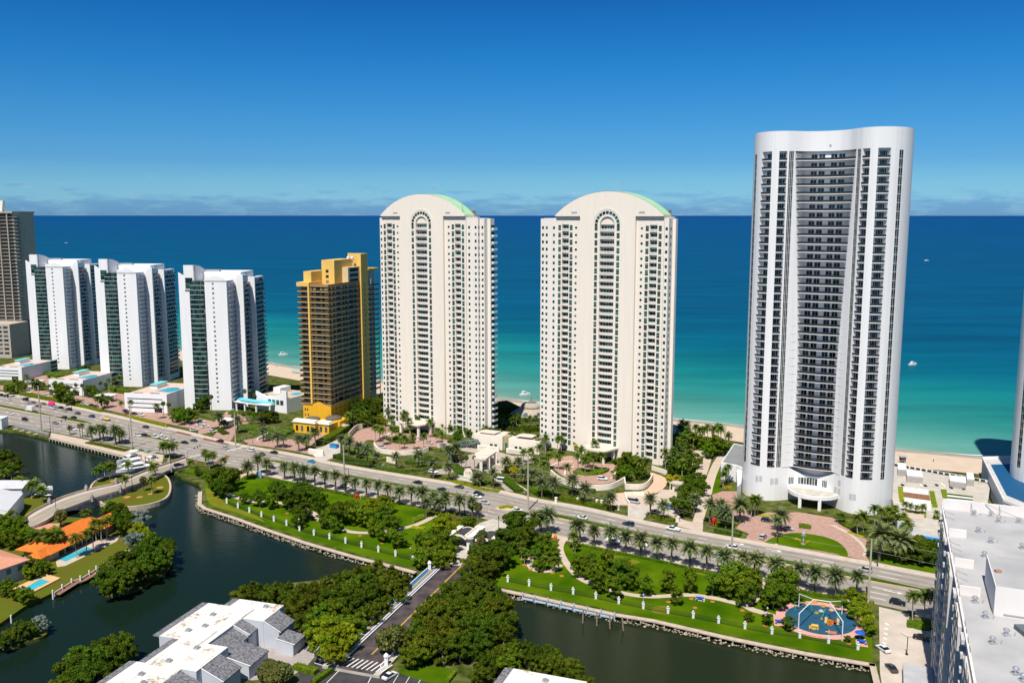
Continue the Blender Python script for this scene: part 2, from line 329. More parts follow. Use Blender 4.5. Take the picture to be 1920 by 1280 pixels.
# ------------------------------------------------------------------ water
SH = [Vector((-1100, 1385, 0)), Vector((-650, 1085, 0)), Vector((-209.7, 765.8, 0)), Vector((-110, 686, 0)), Vector((-7.4, 610.9, 0)), Vector((18, 596.6, 0)),
      Vector((103, 547, 0)), Vector((136, 532.5, 0)), Vector((209, 476, 0)), Vector((248, 460.7, 0)), Vector((420, 345, 0)), Vector((800, 90, 0))]
def offs(pts, d):
    out = []
    for i, p in enumerate(pts):
        a = pts[max(0, i - 1)]; b = pts[min(len(pts) - 1, i + 1)]
        t = (b - a); t.z = 0; t.normalize(); out.append(Vector((p.x - t.y * d, p.y + t.x * d, p.z)))
    return out
def water_mat(name, sea):
    m = bpy.data.materials.new(name); m.use_nodes = True; t = m.node_tree; bs = t.nodes['Principled BSDF']
    N = t.nodes.new; L = t.links.new
    bs.inputs['Roughness'].default_value = 0.42 if sea else 0.12; bs.inputs['IOR'].default_value = 1.333
    bs.inputs['Specular IOR Level'].default_value = 0.05 if sea else 0.11
    geo = N('ShaderNodeNewGeometry')
    if sea:
        # depth of the sea bed: metres out from the beach, with bars and patches
        dv = N('ShaderNodeVectorMath'); dv.operation = 'DOT_PRODUCT'; n_ = azv(33); dv.inputs[1].default_value = n_
        L(geo.outputs['Position'], dv.inputs[0])
        sb = N('ShaderNodeMath'); sb.operation = 'SUBTRACT'; sb.inputs[1].default_value = n_.dot(Vector((60, 571, 0))); L(dv.outputs['Value'], sb.inputs[0])
        mp_ = N('ShaderNodeMapping'); mp_.inputs['Rotation'].default_value = (0, 0, R(33)); mp_.inputs['Scale'].default_value = (0.0022, 0.011, 1)
        L(geo.outputs['Position'], mp_.inputs['Vector'])
        nz_ = N('ShaderNodeTexNoise'); nz_.inputs['Scale'].default_value = 1; nz_.inputs['Detail'].default_value = 6; L(mp_.outputs[0], nz_.inputs['Vector'])
        nm = N('ShaderNodeMapRange'); nm.inputs['To Min'].default_value = 0.72; nm.inputs['To Max'].default_value = 1.3; L(nz_.outputs[0], nm.inputs['Value'])
        mu = N('ShaderNodeMath'); mu.operation = 'MULTIPLY'; L(sb.outputs[0], mu.inputs[0]); L(nm.outputs[0], mu.inputs[1])
        ad = N('ShaderNodeMath'); ad.operation = 'MAXIMUM'; ad.inputs[1].default_value = 1.0; L(mu.outputs[0], ad.inputs[0])
        lg = N('ShaderNodeMath'); lg.operation = 'LOGARITHM'; lg.inputs[1].default_value = 10; L(ad.outputs[0], lg.inputs[0])
        mr = N('ShaderNodeMapRange'); mr.inputs['From Min'].default_value = 0.0; mr.inputs['From Max'].default_value = 5.0; L(lg.outputs[0], mr.inputs['Value'])
        rp = N('ShaderNodeValToRGB'); L(mr.outputs[0], rp.inputs[0]); c = rp.color_ramp
        stops = [(0.0, (0.26, 0.34, 0.26)), (0.20, (0.12, 0.265, 0.215)), (0.32, (0.075, 0.255, 0.21)), (0.40, (0.022, 0.205, 0.18)), (0.455, (0.006, 0.165, 0.165)),
                 (0.495, (0.001, 0.098, 0.150)), (0.55, (0.0006, 0.070, 0.138)), (0.66, (0.0005, 0.060, 0.140)), (0.80, (0.0005, 0.052, 0.155)), (1.0, (0.0005, 0.042, 0.16))]
        c.elements[0].position, c.elements[0].color = stops[0][0], stops[0][1] + (1,)
        c.elements[1].position, c.elements[1].color = stops[-1][0], stops[-1][1] + (1,)
        for p_, k in stops[1:-1]: e_ = c.elements.new(p_); e_.color = k + (1,)
        # wind lanes and reef patches
        m3 = N('ShaderNodeMapping'); m3.inputs['Rotation'].default_value = (0, 0, R(20)); m3.inputs['Scale'].default_value = (0.004, 0.022, 1); L(geo.outputs['Position'], m3.inputs['Vector'])
        n3 = N('ShaderNodeTexNoise'); n3.inputs['Scale'].default_value = 1.0; n3.inputs['Detail'].default_value = 8; n3.inputs['Roughness'].default_value = 0.65; L(m3.outputs[0], n3.inputs['Vector'])
        r3 = N('ShaderNodeMapRange'); r3.inputs['From Min'].default_value = 0.3; r3.inputs['From Max'].default_value = 0.7; r3.inputs['To Min'].default_value = 0.74; r3.inputs['To Max'].default_value = 1.2; L(n3.outputs[0], r3.inputs['Value'])
        hv = N('ShaderNodeHueSaturation'); L(r3.outputs[0], hv.inputs['Value']); L(rp.outputs[0], hv.inputs['Color']); L(hv.outputs[0], bs.inputs['Base Color'])
    else:
        nz_ = N('ShaderNodeTexNoise'); nz_.inputs['Scale'].default_value = 0.018; nz_.inputs['Detail'].default_value = 4; L(geo.outputs['Position'], nz_.inputs['Vector'])
        sx = N('ShaderNodeSeparateXYZ'); L(geo.outputs['Position'], sx.inputs[0])
        mr = N('ShaderNodeMapRange'); mr.inputs['From Min'].default_value = -90; mr.inputs['From Max'].default_value = 90; L(sx.outputs[0], mr.inputs['Value'])
        ad = N('ShaderNodeMath'); ad.operation = 'MULTIPLY_ADD'; ad.inputs[1].default_value = 0.5; L(nz_.outputs[0], ad.inputs[0]); L(mr.outputs[0], ad.inputs[2])
        rp = N('ShaderNodeValToRGB'); rp.color_ramp.elements[0].position = 0.15; rp.color_ramp.elements[1].position = 1.2
        rp.color_ramp.elements[0].color = (0.0050, 0.0150, 0.0105, 1); rp.color_ramp.elements[1].color = (0.015, 0.0215, 0.008, 1)
        L(ad.outputs[0], rp.inputs[0]); L(rp.outputs[0], bs.inputs['Base Color'])
    wv = N('ShaderNodeTexNoise'); wv.inputs['Scale'].default_value = 0.10 if sea else 0.55; wv.inputs['Detail'].default_value = 6
    mw_ = N('ShaderNodeMapping'); mw_.inputs['Scale'].default_value = (0.5, 1.4, 1); mw_.inputs['Rotation'].default_value = (0, 0, R(30 if sea else -25)); L(geo.outputs['Position'], mw_.inputs['Vector']); L(mw_.outputs[0], wv.inputs['Vector'])
    bp = N('ShaderNodeBump'); bp.inputs['Strength'].default_value = 0.45 if sea else 0.12; bp.inputs['Distance'].default_value = 1.2 if sea else 0.25
    L(wv.outputs[0], bp.inputs['Height']); L(bp.outputs[0], bs.inputs['Normal'])
    return m
inl = offs(SH, -30)
mb = MB()
dd, nn_ = azv(122), azv(32)
def sea_row(k, dist): return [Vector((0, 0, -0.6)) + dd * (p.dot(dd) * k) + nn_ * (p.dot(nn_) * 0 + dist) for p in SH]
row = [[Vector((p.x, p.y, -0.6)) for p in inl], sea_row(3.0, 1500), sea_row(18, 9000), sea_row(115, 60000), sea_row(760, 400000)]
for a, b_ in zip(row, row[1:]):
    for i in range(len(SH) - 1): mb.quad(a[i], a[i + 1], b_[i + 1], b_[i])
struct('ocean', mb, water_mat('ocean_water', True))
mb = MB(); mb.quad((-900, -60, -1.2), (700, -60, -1.2), (700, 260, -1.2), (-60, 470, -1.2), (-900, 900, -1.2))
struct('canal_water', mb, water_mat('canal_water_surface', False))

# ------------------------------------------------------------------ land
NEAR = [(-300, 765), (0, 806), (28, 808), (94, 822), (232, 857), (262, 862), (300, 868), (318, 880), (338, 893), (372, 906), (379, 922), (378, 946), (387, 953),
        (443, 971), (506, 994), (581, 1019), (672, 1045), (760, 1067), (785, 1074), (835, 1074), (868, 1084), (900, 1097), (985, 1114), (1154, 1151), (1228, 1163),
        (1376, 1197), (1511, 1224), (1641, 1246), (1652, 1290), (1668, 1400)]
near_w = GS(NEAR)
land = near_w + [Vector((85, 120, 0)), Vector((420, 60, 0)), Vector((700, 100, 0))] + list(reversed(offs(SH, -18)[:-1])) + [Vector((-1200, 900, 0))]
mb = MB(); mb.prism(land, -4, 0, bottom=False); struct('barrier_ground', mb, M_bed)
# beach: dry sand sloping to the waterline, a wet strip, thin foam
b0, b1, b2, b3 = offs(SH, -42), offs(SH, -9), offs(SH, -2.5), offs(SH, 9)
def strip(a, b_, za, zb, m, name, fn=None):
    q = MB()
    for i in range(len(a) - 1):
        n = max(1, int((a[i + 1] - a[i]).length / 12))
        for k in range(n):
            p = [a[i].lerp(a[i + 1], k / n), a[i].lerp(a[i + 1], (k + 1) / n), b_[i].lerp(b_[i + 1], (k + 1) / n), b_[i].lerp(b_[i + 1], k / n)]
            q.quad((p[0].x, p[0].y, za), (p[1].x, p[1].y, za), (p[2].x, p[2].y, zb), (p[3].x, p[3].y, zb))
    struct(name, q, m)
strip(b0, b1, 0.35, 0.02, M_sand, 'beach_sand')
strip(b1, b2, 0.02, -0.42, M_wetsand, 'wet_sand')
strip(b2, b3, -0.42, -1.6, M_wetsand, 'sea_bed')
mb = MB()
def rough_line(pts, step):
    out = []
    for i in range(len(pts) - 1):
        n = max(1, int((pts[i + 1] - pts[i]).length / step))
        out += [pts[i].lerp(pts[i + 1], k / n) for k in range(n)]
    return out
fl = rough_line(SH[1:-1], 6); nn = offs(fl, 1.0)
for i in range(len(fl) - 1):
    wv = max(0, noise.noise(fl[i] * 0.03) + 0.2) * 2.2; wv2 = max(0, noise.noise(fl[i + 1] * 0.03) + 0.2) * 2.2
    if wv < 0.05 and wv2 < 0.05: continue
    d = [(nn[k] - fl[k]) for k in (i, i + 1)]; j = [noise.noise(fl[k] * 0.11) * 1.6 + 0.6 for k in (i, i + 1)]
    a, b_ = fl[i] + d[0] * j[0], fl[i + 1] + d[1] * j[1]
    mb.quad((a.x, a.y, -0.57), (b_.x, b_.y, -0.57), (b_.x + d[1].x * wv2, b_.y + d[1].y * wv2, -0.57), (a.x + d[0].x * wv, a.y + d[0].y * wv, -0.57))
struct('surf_foam', mb, M_foam, kind='stuff')

def sheet(name, pts, z, m, h=0.0):
    q = MB()
    if h: q.prism(pts, z - h, z, bottom=False)
    else:
        pl = [(p[0], p[1]) for p in pts]
        q.prism(pl, z, z + 0.001, bottom=False); q.f = [f for f in q.f if len(f) == 3]; q.m = [0] * len(q.f)
    return struct(name, q, m)
def smooth(pts, n=6, closed=True):
    """round an outline read as a few points"""
    P_ = [Vector((p[0], p[1], 0)) for p in pts]; out = []; k = len(P_)
    for i in range(k if closed else k - 1):
        p0, p1, p2, p3 = (P_[(i + j) % k] if closed else P_[min(max(i + j, 0), k - 1)] for j in (-1, 0, 1, 2))
        for s in range(n):
            t = s / n
            out.append(0.5 * ((2 * p1) + (p2 - p0) * t + (2 * p0 - 5 * p1 + 4 * p2 - p3) * t * t + (3 * p1 - p0 - 3 * p2 + p3) * t ** 3))
    if not closed: out.append(P_[-1])
    return out
def ribbon(pts, d0, d1): return offs(pts, d0) + list(reversed(offs(pts, d1)))

# west side lands
house_land = GS([(-260, 905), (0, 912), (28, 914), (60, 925), (98, 936), (112, 948), (120, 968), (180, 972), (240, 968), (278, 985), (283, 1010), (252, 1032), (190, 1066), (153, 1088), (118, 1101), (46, 1136), (0, 1168), (-120, 1235)])
mb = MB(); mb.prism(house_land, -4, 0, bottom=False); struct('house_ground', mb, M_drygrass)
isl = smooth(GS([(192, 946), (196, 934), (240, 920), (270, 905), (300, 893), (314, 897), (320, 915), (312, 935), (280, 947), (235, 952)]), 4)
mb = MB(); mb.prism(isl, -4, 0.35, bottom=False); struct('bridge_island_ground', mb, M_drygrass)
isl2 = smooth(GS([(170, 918), (185, 900), (225, 892), (252, 894), (262, 902), (235, 912), (200, 918)]), 4)
mb = MB(); mb.prism(isl2, -4, 0.3, bottom=False); struct('bridge_island_ground', mb, M_drygrass)
for i_, nm in ((isl, 'south'), (isl2, 'north')):
    q = MB(); ii = i_ + [i_[0], i_[1]]
    a, b_ = offs(ii, -0.5), offs(ii, 0.35)
    for k in range(len(i_)):
        q.quad(*[(p.x, p.y, 0.75) for p in (a[k], a[k + 1], b_[k + 1], b_[k])])
        for l_ in (a, b_): q.quad((l_[k].x, l_[k].y, -1.6), (l_[k + 1].x, l_[k + 1].y, -1.6), (l_[k + 1].x, l_[k + 1].y, 0.75), (l_[k].x, l_[k].y, 0.75))
    t = thing('seawall', 'curved concrete seawall rimming the teardrop island %s of the stone bridge' % ('in front' if nm == 'south' else 'behind, on the far side'), 'seawall', data=q.mesh('seawall', M_cap))
spit = smooth(GS([(-30, 1225), (0, 1216), (40, 1205), (82, 1190), (90, 1178), (80, 1166), (60, 1172), (30, 1190), (0, 1200), (-40, 1210)]), 4)
mb = MB(); mb.prism(spit, -4, -0.2, bottom=False); struct('spit_ground', mb, M_bed)
condo_land = GS([(165, 1400), (225, 1290), (300, 1222), (395, 1165), (450, 1145), (480, 1112), (545, 1092), (640, 1082), (700, 1075), (765, 1085), (790, 1105), (840, 1095), (935, 1108), (960, 1150), (958, 1200), (1010, 1215), (1090, 1255), (1105, 1300), (1090, 1400), (100, 1400)])
mb = MB(); mb.prism(condo_land, -4, 0, bottom=False); struct('condo_ground', mb, M_bed)
clumpA = smooth(GS([(185, 1095), (205, 1065), (250, 1040), (290, 1015), (318, 1030), (322, 1055), (290, 1085), (240, 1108), (200, 1112)]), 3)
mb = MB(); mb.prism(clumpA, -4, -0.6, bottom=False); struct('mangrove_mud', mb, M_bed)
clumpB = smooth(GS([(120, 1300), (125, 1260), (165, 1230), (215, 1218), (240, 1225), (225, 1260), (190, 1310)]), 3)
mb = MB(); mb.prism(clumpB, -4, -0.6, bottom=False); struct('mangrove_mud', mb, M_bed)
clumpC = smooth(GS([(-60, 905), (-20, 860), (10, 858), (34, 878), (30, 900), (-10, 912)]), 3)
mb = MB(); mb.prism(clumpC, -4, -0.4, bottom=False); struct('mangrove_mud', mb, M_bed)

# ------------------------------------------------------------------ avenue
E_FAR = [(-250, 690), (-120, 712), (0, 737), (109, 759), (197, 777), (324, 806), (380, 820), (456, 837.5), (556, 855), (640, 874), (820, 904), (925, 921), (1000, 938), (1100, 956), (1240, 988), (1428, 1022), (1590, 1051), (1756, 1083), (1900, 1112), (2100, 1152)]
E_NEAR = [(-250, 750), (-120, 772), (0, 793), (28, 799), (94, 808), (210, 831), (295, 847), (350, 858), (402, 869), (480, 883), (540, 896), (616, 911), (740, 935), (831, 952), (950, 982), (1053, 1005), (1240, 1045), (1371, 1070), (1500, 1099), (1623, 1127), (1751, 1154), (1900, 1184), (2100, 1225)]
far_w = rough_line(smooth(GS(E_FAR), 4, False), 3); near_r = rough_line(smooth(GS(E_NEAR), 4, False), 3)
def nearest(p, line):
    return min(line, key=lambda q: (q.x - p.x) ** 2 + (q.y - p.y) ** 2)
PAIR = []
for p in near_r:
    q = nearest(p, far_w)
    PAIR.append((p, q))
def RD(i, t): return PAIR[i][0].lerp(PAIR[i][1], t)
def road_at(px, t):
    """point on the avenue at picture column px, fraction t across"""
    i = min(range(len(PAIR)), key=lambda k: abs(project(RD(k, t))[0] - px)); return i
def band_poly(i0, i1, t0, t1): return [RD(i, t0) for i in range(i0, i1 + 1)] + [RD(i, t1) for i in range(i1, i0 - 1, -1)]
NP = len(PAIR)
mb = MB()
for i in range(NP - 1): mb.quad(*[(p.x, p.y, 0.03) for p in (RD(i, -0.01), RD(i + 1, -0.01), RD(i + 1, 1.01), RD(i, 1.01))])
def road_mat():
    """asphalt with the darker wheel tracks traffic wears along the lanes"""
    return M_road
struct('avenue_road', mb, road_mat())
# darker oil tracks: thin sheets worn into the lanes
M_track = mat('worn_asphalt', (0.235, 0.207, 0.18), 0.85, 0.16, 0.15)
mb = MB()
for t in (0.07, 0.205, 0.34, 0.47, 0.68, 0.80, 0.93):
    for i in range(NP - 1):
        w_ = 0.018 + 0.010 * noise.noise(Vector((i * 0.06, t * 40, 0)))
        w2 = 0.018 + 0.010 * noise.noise(Vector(((i + 1) * 0.06, t * 40, 0)))
        mb.quad(*[(p.x, p.y, 0.036) for p in (RD(i, t - w_), RD(i + 1, t - w2), RD(i + 1, t + w2), RD(i, t + w_))])
struct('avenue_wear', mb, M_track)
mb = MB()
for t in (0.135, 0.27, 0.405, 0.74, 0.87):
    for i in range(0, NP - 2, 4):
        d = 0.0042
        mb.quad(*[(p.x, p.y, 0.045) for p in (RD(i, t - d), RD(i + 1, t - d), RD(i + 1, t + d), RD(i, t + d))])
i0 = road_at(850, .3)
for i in range(NP - 1):
    for t in (0.995,):
        mb.quad(*[(p.x, p.y, 0.045) for p in (RD(i, t - .006), RD(i + 1, t - .006), RD(i + 1, t), RD(i, t))])
# stop bars, arrows
for px, t0, t1 in ((352, 0.03, 0.5), (478, 0.03, 0.5), (420, 0.66, 0.98), (890, 0.5, 0.56)):
    i = road_at(px, t0); mb.quad(*[(p.x, p.y, 0.05) for p in (RD(i, t0), RD(i, t1), RD(i, t1) + U * 0.7, RD(i, t0) + U * 0.7)])
for px, t in ((1657, 0.38), (1455, 0.92), (1393, 0.92), (150, 0.25)):
    c = RD(road_at(px, t), t); a = U * 2.2; n_ = V * 0.18
    mb.quad(*[(p.x, p.y, 0.05) for p in (c - a - n_, c + a - n_, c + a + n_, c - a + n_)])
    mb.quad(*[(p.x, p.y, 0.05) for p in (c + a - V * 0.9, c + a + U * 1.6, c + a + V * 0.9)])
struct('lane_markings', mb, M_mark)
M_brick = mat('brick_crossing', (0.20, 0.085, 0.06), 0.85, 0.15, 0.8)
for poly in ([(400, 868), (425, 853), (432, 855), (408, 871)], [(383, 820), (431, 829), (428, 834), (380, 824)], [(333, 808), (360, 814), (356, 817), (329, 811)], [(348, 860), (372, 866), (368, 869), (346, 864)]):
    sheet('brick_crossing', GS(poly), 0.05, M_brick)
# sidewalks with kerbs
q = MB(); q.prism(ribbon(smooth(GS(E_FAR), 4, False), 0.0, 3.4), 0.0, 0.15, bottom=False); struct('sidewalk', q, M_walk)
i1, i2 = road_at(480, 0), road_at(838, 0)
near_s = [RD(i, 0) for i in range(NP)]
q = MB(); q.prism(ribbon(near_s[road_at(455, 0):road_at(862, 0)], -3.2, 0.0), 0.0, 0.15, bottom=False)
q.prism(ribbon(near_s[road_at(985, 0):road_at(1640, 0)], -3.2, 0.0), 0.0, 0.15, bottom=False)
q.prism(ribbon(near_s[road_at(1705, 0):road_at(2000, 0)], -3.0, 0.0), 0.0, 0.15, bottom=False)
struct('sidewalk', q, M_walk)
q = MB(); q.prism(GS([(96, 811), (150, 822), (206, 833), (262, 846), (308, 853), (304, 866), (262, 860), (232, 854.5), (94, 820)]), 0.0, 0.12, bottom=False); struct('canal_walkway', q, M_plaza)
# medians
def median(px0, px1, t0, t1, taper=3):
    a, b_ = road_at(px0, t0), road_at(px1, t0)
    tm = (t0 + t1) / 2
    L_ = [RD(a, tm)] + [RD(i, t0) for i in range(a + taper, b_ - taper)] + [RD(b_, tm)] + [RD(i, t1) for i in range(b_ - taper - 1, a + taper - 1, -1)]
    return L_
kerb = MB(); grass = MB()
MEDIANS = [(-120, 92, .54, .60), (98, 168, .52, .60), (250, 340, .50, .58), (496, 884, .53, .61), (985, 1736, .545, .63), (1760, 2000, .545, .63)]
for px0, px1, t0, t1 in MEDIANS:
    kerb.prism(median(px0, px1, t0 - .008, t1 + .006), 0.0, 0.16, bottom=False)
    grass.prism(median(px0 + 1, px1 - 1, t0 + .004, t1 - .004), 0.1, 0.55, bottom=False)
kerb.prism(smooth(GS([(931, 952), (936, 948), (952, 947), (970, 950), (974, 954), (960, 957), (940, 955)]), 3), 0.0, 0.16, bottom=False)
struct('median_kerb', kerb, mat('median_curb', (0.58, 0.44, 0.28), 0.85, 0.1, 0.5)); struct('median_grass', grass, mat('median_hedge', (0.030, 0.070, 0.004), 0.95, 0.3, 1.2, 0.5, col2=(0.06, 0.10, 0.008), spec=0.0))
mb = MB()
for px0, px1 in ((985, 1735), (500, 880)):
    for i in range(road_at(px0, .5), road_at(px1, .5) - 1):
        mb.quad(*[(p.x, p.y, 0.045) for p in (RD(i, .515), RD(i + 1, .515), RD(i + 1, .521), RD(i, .521))])
struct('lane_markings', mb, M_yellow)

# ------------------------------------------------------------------ lawns, drives, paths
sheet('lawn', GS([(384, 906), (390, 946), (443, 964), (506, 987), (581, 1012), (672, 1038), (760, 1060), (800, 1068), (845, 1030), (870, 975), (830, 962), (740, 943), (640, 924), (540, 904), (460, 892), (400, 885)]), 0.02, M_grass)
sheet('lawn', GS([(897, 1091), (985, 1108), (1154, 1145), (1376, 1191), (1511, 1218), (1637, 1240), (1632, 1142), (1500, 1110), (1371, 1079), (1240, 1055), (1100, 1026), (1000, 1008), (950, 1020)]), 0.02, M_grass)
M_dry2 = mat('worn_lawn', (0.19, 0.165, 0.02), 0.95, 0.25, 0.2, 0.2, spec=0.0, col2=(.12, .15, .01))
for poly in ([(386, 915), (394, 944), (443, 960), (480, 973), (497, 978), (470, 962), (425, 945), (405, 925)], [(1128, 1036), (1165, 1044), (1200, 1052), (1180, 1058), (1135, 1050)], [(1270, 1060), (1300, 1064), (1334, 1078), (1310, 1076)], [(1225, 1138), (1255, 1136), (1252, 1150), (1225, 1148)]):
    sheet('worn_lawn', smooth(GS(poly), 4), 0.03, M_dry2)
def path(name, pts, w_, z, m): return sheet(name, ribbon(smooth(GS(pts), 5, False), -w_ / 2, w_ / 2), z, m)
path('park_path', [(425, 925), (445, 933), (470, 940), (520, 942), (560, 950), (588, 962), (600, 975), (630, 988), (660, 997), (700, 998), (740, 993), (775, 985), (800, 975), (815, 965)], 2.6, 0.06, M_plaza)
path('park_path', [(443, 898), (452, 892), (468, 886)], 3, 0.07, M_plaza)
path('park_path', [(1058, 1008), (1050, 1028), (1062, 1055), (1090, 1085), (1130, 1100), (1170, 1112), (1220, 1118), (1290, 1115), (1340, 1121), (1395, 1132), (1420, 1118), (1428, 1100), (1436, 1090)], 2.6, 0.06, M_plaza)
path('park_path', [(1000, 1042), (992, 1055), (1003, 1068), (1030, 1070), (1052, 1058)], 2.4, 0.065, M_plaza)
path('park_path', [(1395, 1132), (1410, 1142), (1430, 1148), (1450, 1155)], 3.0, 0.07, M_plaza)
Z2 = lambda pts: ZP(640, 760, 9.145, pts)
Z3 = lambda pts: ZP(820, 780, 9.145, pts)
Z4 = lambda pts: ZP(1000, 820, 9.145, pts)
Z5 = lambda pts: ZP(1180, 820, 7.109, pts)
Z6 = lambda pts: ZP(1340, 740, 4.267, pts)
Z1 = lambda pts: ZP(380, 690, 7.385, pts)
sheet('driveway', smooth(GS(Z2([(140, 640), (280, 440), (560, 360), (800, 345), (900, 470), (1310, 480), (1500, 460), (1640, 560), (1829, 590), (1900, 620), (1900, 720), (1700, 720), (1450, 700), (1300, 760), (1100, 800), (760, 770), (600, 720), (560, 600), (420, 600), (330, 690)])), 3), 0.04, M_paver)
sheet('resort_road', GS(Z3([(0, 420), (370, 480), (800, 560), (1000, 600), (1300, 680), (1640, 690), (1720, 760), (1640, 800), (1300, 810), (1100, 770), (700, 640), (370, 580), (0, 540)])), 0.05, mat('resort_asphalt', (0.40, 0.34, 0.29), 0.85, 0.1, 0.3))
sheet('driveway', GS(Z3([(-60, 930), (60, 905), (370, 800), (430, 700), (620, 640), (900, 690), (1160, 760), (1160, 900), (1080, 940), (1100, 1060), (1260, 1170), (1520, 1310), (1180, 1280), (1040, 1140), (900, 1010), (830, 940), (560, 900), (330, 930), (200, 990), (-60, 1000)])), 0.06, mat('gate_drive', (0.36, 0.30, 0.25), 0.85, 0.1, 0.3))
sheet('driveway', smooth(GS(Z4([(280, 370), (480, 330), (700, 320), (900, 420), (1250, 450), (1420, 470), (1540, 620), (1450, 720), (1250, 790), (1000, 800), (800, 780), (540, 680), (330, 500)])), 3), 0.04, M_paver)
M_ring = mat('pale_paver_band', (0.66, 0.52, 0.42), 0.85, 0.08, 0.4)
for zf, ps in ((Z4, [(290, 480), (460, 420), (680, 400)]), (Z4, [(540, 640), (560, 560), (700, 480)]), (Z4, [(1340, 540), (1410, 600), (1330, 700)]), (Z2, [(640, 540), (800, 500), (830, 420)])):
    path('driveway_band', zf(ps), 0.9, 0.05, M_ring)
sheet('driveway', smooth(GS(Z5([(280, 465), (470, 530), (500, 610), (440, 690), (330, 750), (180, 770), (0, 775), (-180, 790), (-200, 750), (0, 725), (200, 705), (300, 620), (320, 560)])), 3), 0.05, mat('terracotta_ramp', (0.60, 0.40, 0.28), 0.85, 0.08, 0.5))
sheet('service_yard', GS(Z5([(-250, 800), (0, 770), (360, 760), (440, 690), (690, 700), (660, 1130), (560, 1120), (240, 1030), (180, 1095), (-20, 1062), (-20, 900), (-250, 900)])), 0.03, M_plaza)
sheet('service_yard', GS(Z5([(-20, 930), (250, 900), (240, 1020), (170, 1100), (-20, 1070)])), 0.04, M_conc)
path('beach_path', Z5([(1290, 150), (1250, 230), (1180, 330), (1110, 480), (1060, 640), (1030, 760), (990, 880), (950, 1000), (920, 1100), (880, 1230)]), 4.2, 0.08, M_plaza)
sheet('entry_plaza', GS(Z5([(680, 1080), (760, 1110), (890, 1130), (985, 1150), (975, 1262), (640, 1180)])), 0.09, M_plaza)
sheet('lawn', GS(Z5([(1130, 330), (1250, 260), (1210, 400), (1205, 640), (1240, 730), (1380, 700), (1420, 690), (1200, 790), (1090, 740), (1060, 1000), (1020, 1000), (1060, 700)])), 0.03, M_grass)
sheet('garden_court', GS(Z5([(830, 80), (970, 100), (1100, 270), (1030, 500), (900, 620), (860, 560), (900, 380), (800, 360)])), 0.04, M_plaza)
ring = GS(Z6([(-20, 800), (60, 770), (180, 770), (300, 990), (470, 985), (640, 1000), (820, 1010), (960, 1040), (1090, 1100), (1215, 1175), (1190, 1262), (1240, 1330), (1060, 1290), (700, 1230), (420, 1190), (240, 1160), (290, 1090), (340, 1030), (180, 1000), (100, 880), (0, 900)]))
sheet('driveway', ring, 0.04, M_paver)
sheet('driveway', GS([(1378, 990), (1400, 972), (1440, 960), (1500, 960), (1560, 970), (1598, 990), (1628, 1014), (1600, 1017), (1560, 996), (1500, 986), (1440, 986), (1410, 1002)]), 0.035, M_paver)
sheet('driveway_kerb', GS(Z6([(905, 1035), (960, 1060), (1080, 1120), (1160, 1190), (1195, 1240), (1180, 1290), (1205, 1292), (1220, 1240), (1180, 1180), (1090, 1105), (970, 1045)])), 0.1, M_walk)
LAWN_OVAL = smooth(GS(Z6([(405, 1190), (470, 1140), (560, 1112), (680, 1105), (790, 1118), (900, 1142), (990, 1180), (1045, 1230), (1062, 1290), (960, 1268), (800, 1240), (600, 1215)])), 4)
q = MB(); q.prism(LAWN_OVAL, 0, 0.12, bottom=False); struct('lawn', q, M_grass)
sheet('lawn', GS([(1630, 1048), (1690, 1030), (1757, 1060), (1762, 1078), (1700, 1068)]), 0.03, M_grass)
sheet('lawn', GS(Z6([(0, 1010), (180, 1030), (230, 1090), (220, 1140), (160, 1140), (0, 1100)])), 0.03, M_grass)
sheet('pool_deck', GS([(1695, 1018), (1720, 985), (1800, 1000), (1800, 1050), (1757, 1043)]), 0.05, M_plaza)
# forecourts along the avenue, left
sheet('forecourt', GS([(0, 722), (100, 735), (210, 752), (330, 775), (400, 790), (400, 812), (320, 795), (200, 768), (110, 750), (0, 730)]), 0.04, M_paver)
sheet('forecourt', GS([(60, 700), (110, 702), (115, 725), (60, 722)]), 0.05, M_paver)
sheet('forecourt', GS([(200, 735), (250, 740), (240, 760), (190, 752)]), 0.05, M_paver)
sheet('driveway', GS(Z1([(-60, 860), (60, 820), (240, 680), (330, 600), (420, 640), (590, 590), (580, 680), (640, 760), (480, 790), (420, 960), (380, 1010), (140, 950), (210, 870), (150, 830), (60, 900), (-60, 920)])), 0.05, M_paver)
sheet('forecourt', GS(Z1([(560, 1000), (760, 960), (960, 990), (1220, 985), (1300, 1000), (1480, 1120), (1460, 1190), (1300, 1150), (1000, 1100), (640, 1060)])), 0.05, M_paver)
sheet('service_drive', GS(Z1([(1480, 1140), (1680, 1080), (1860, 990), (1920, 1000), (1920, 1150), (1840, 1230), (1700, 1280), (1560, 1240)])), 0.06, M_conc)
sheet('forecourt', GS(Z1([(1640, 850), (1800, 820), (1860, 860), (1700, 920), (1560, 1020), (1480, 1080), (1480, 1000)])), 0.05, M_paver)
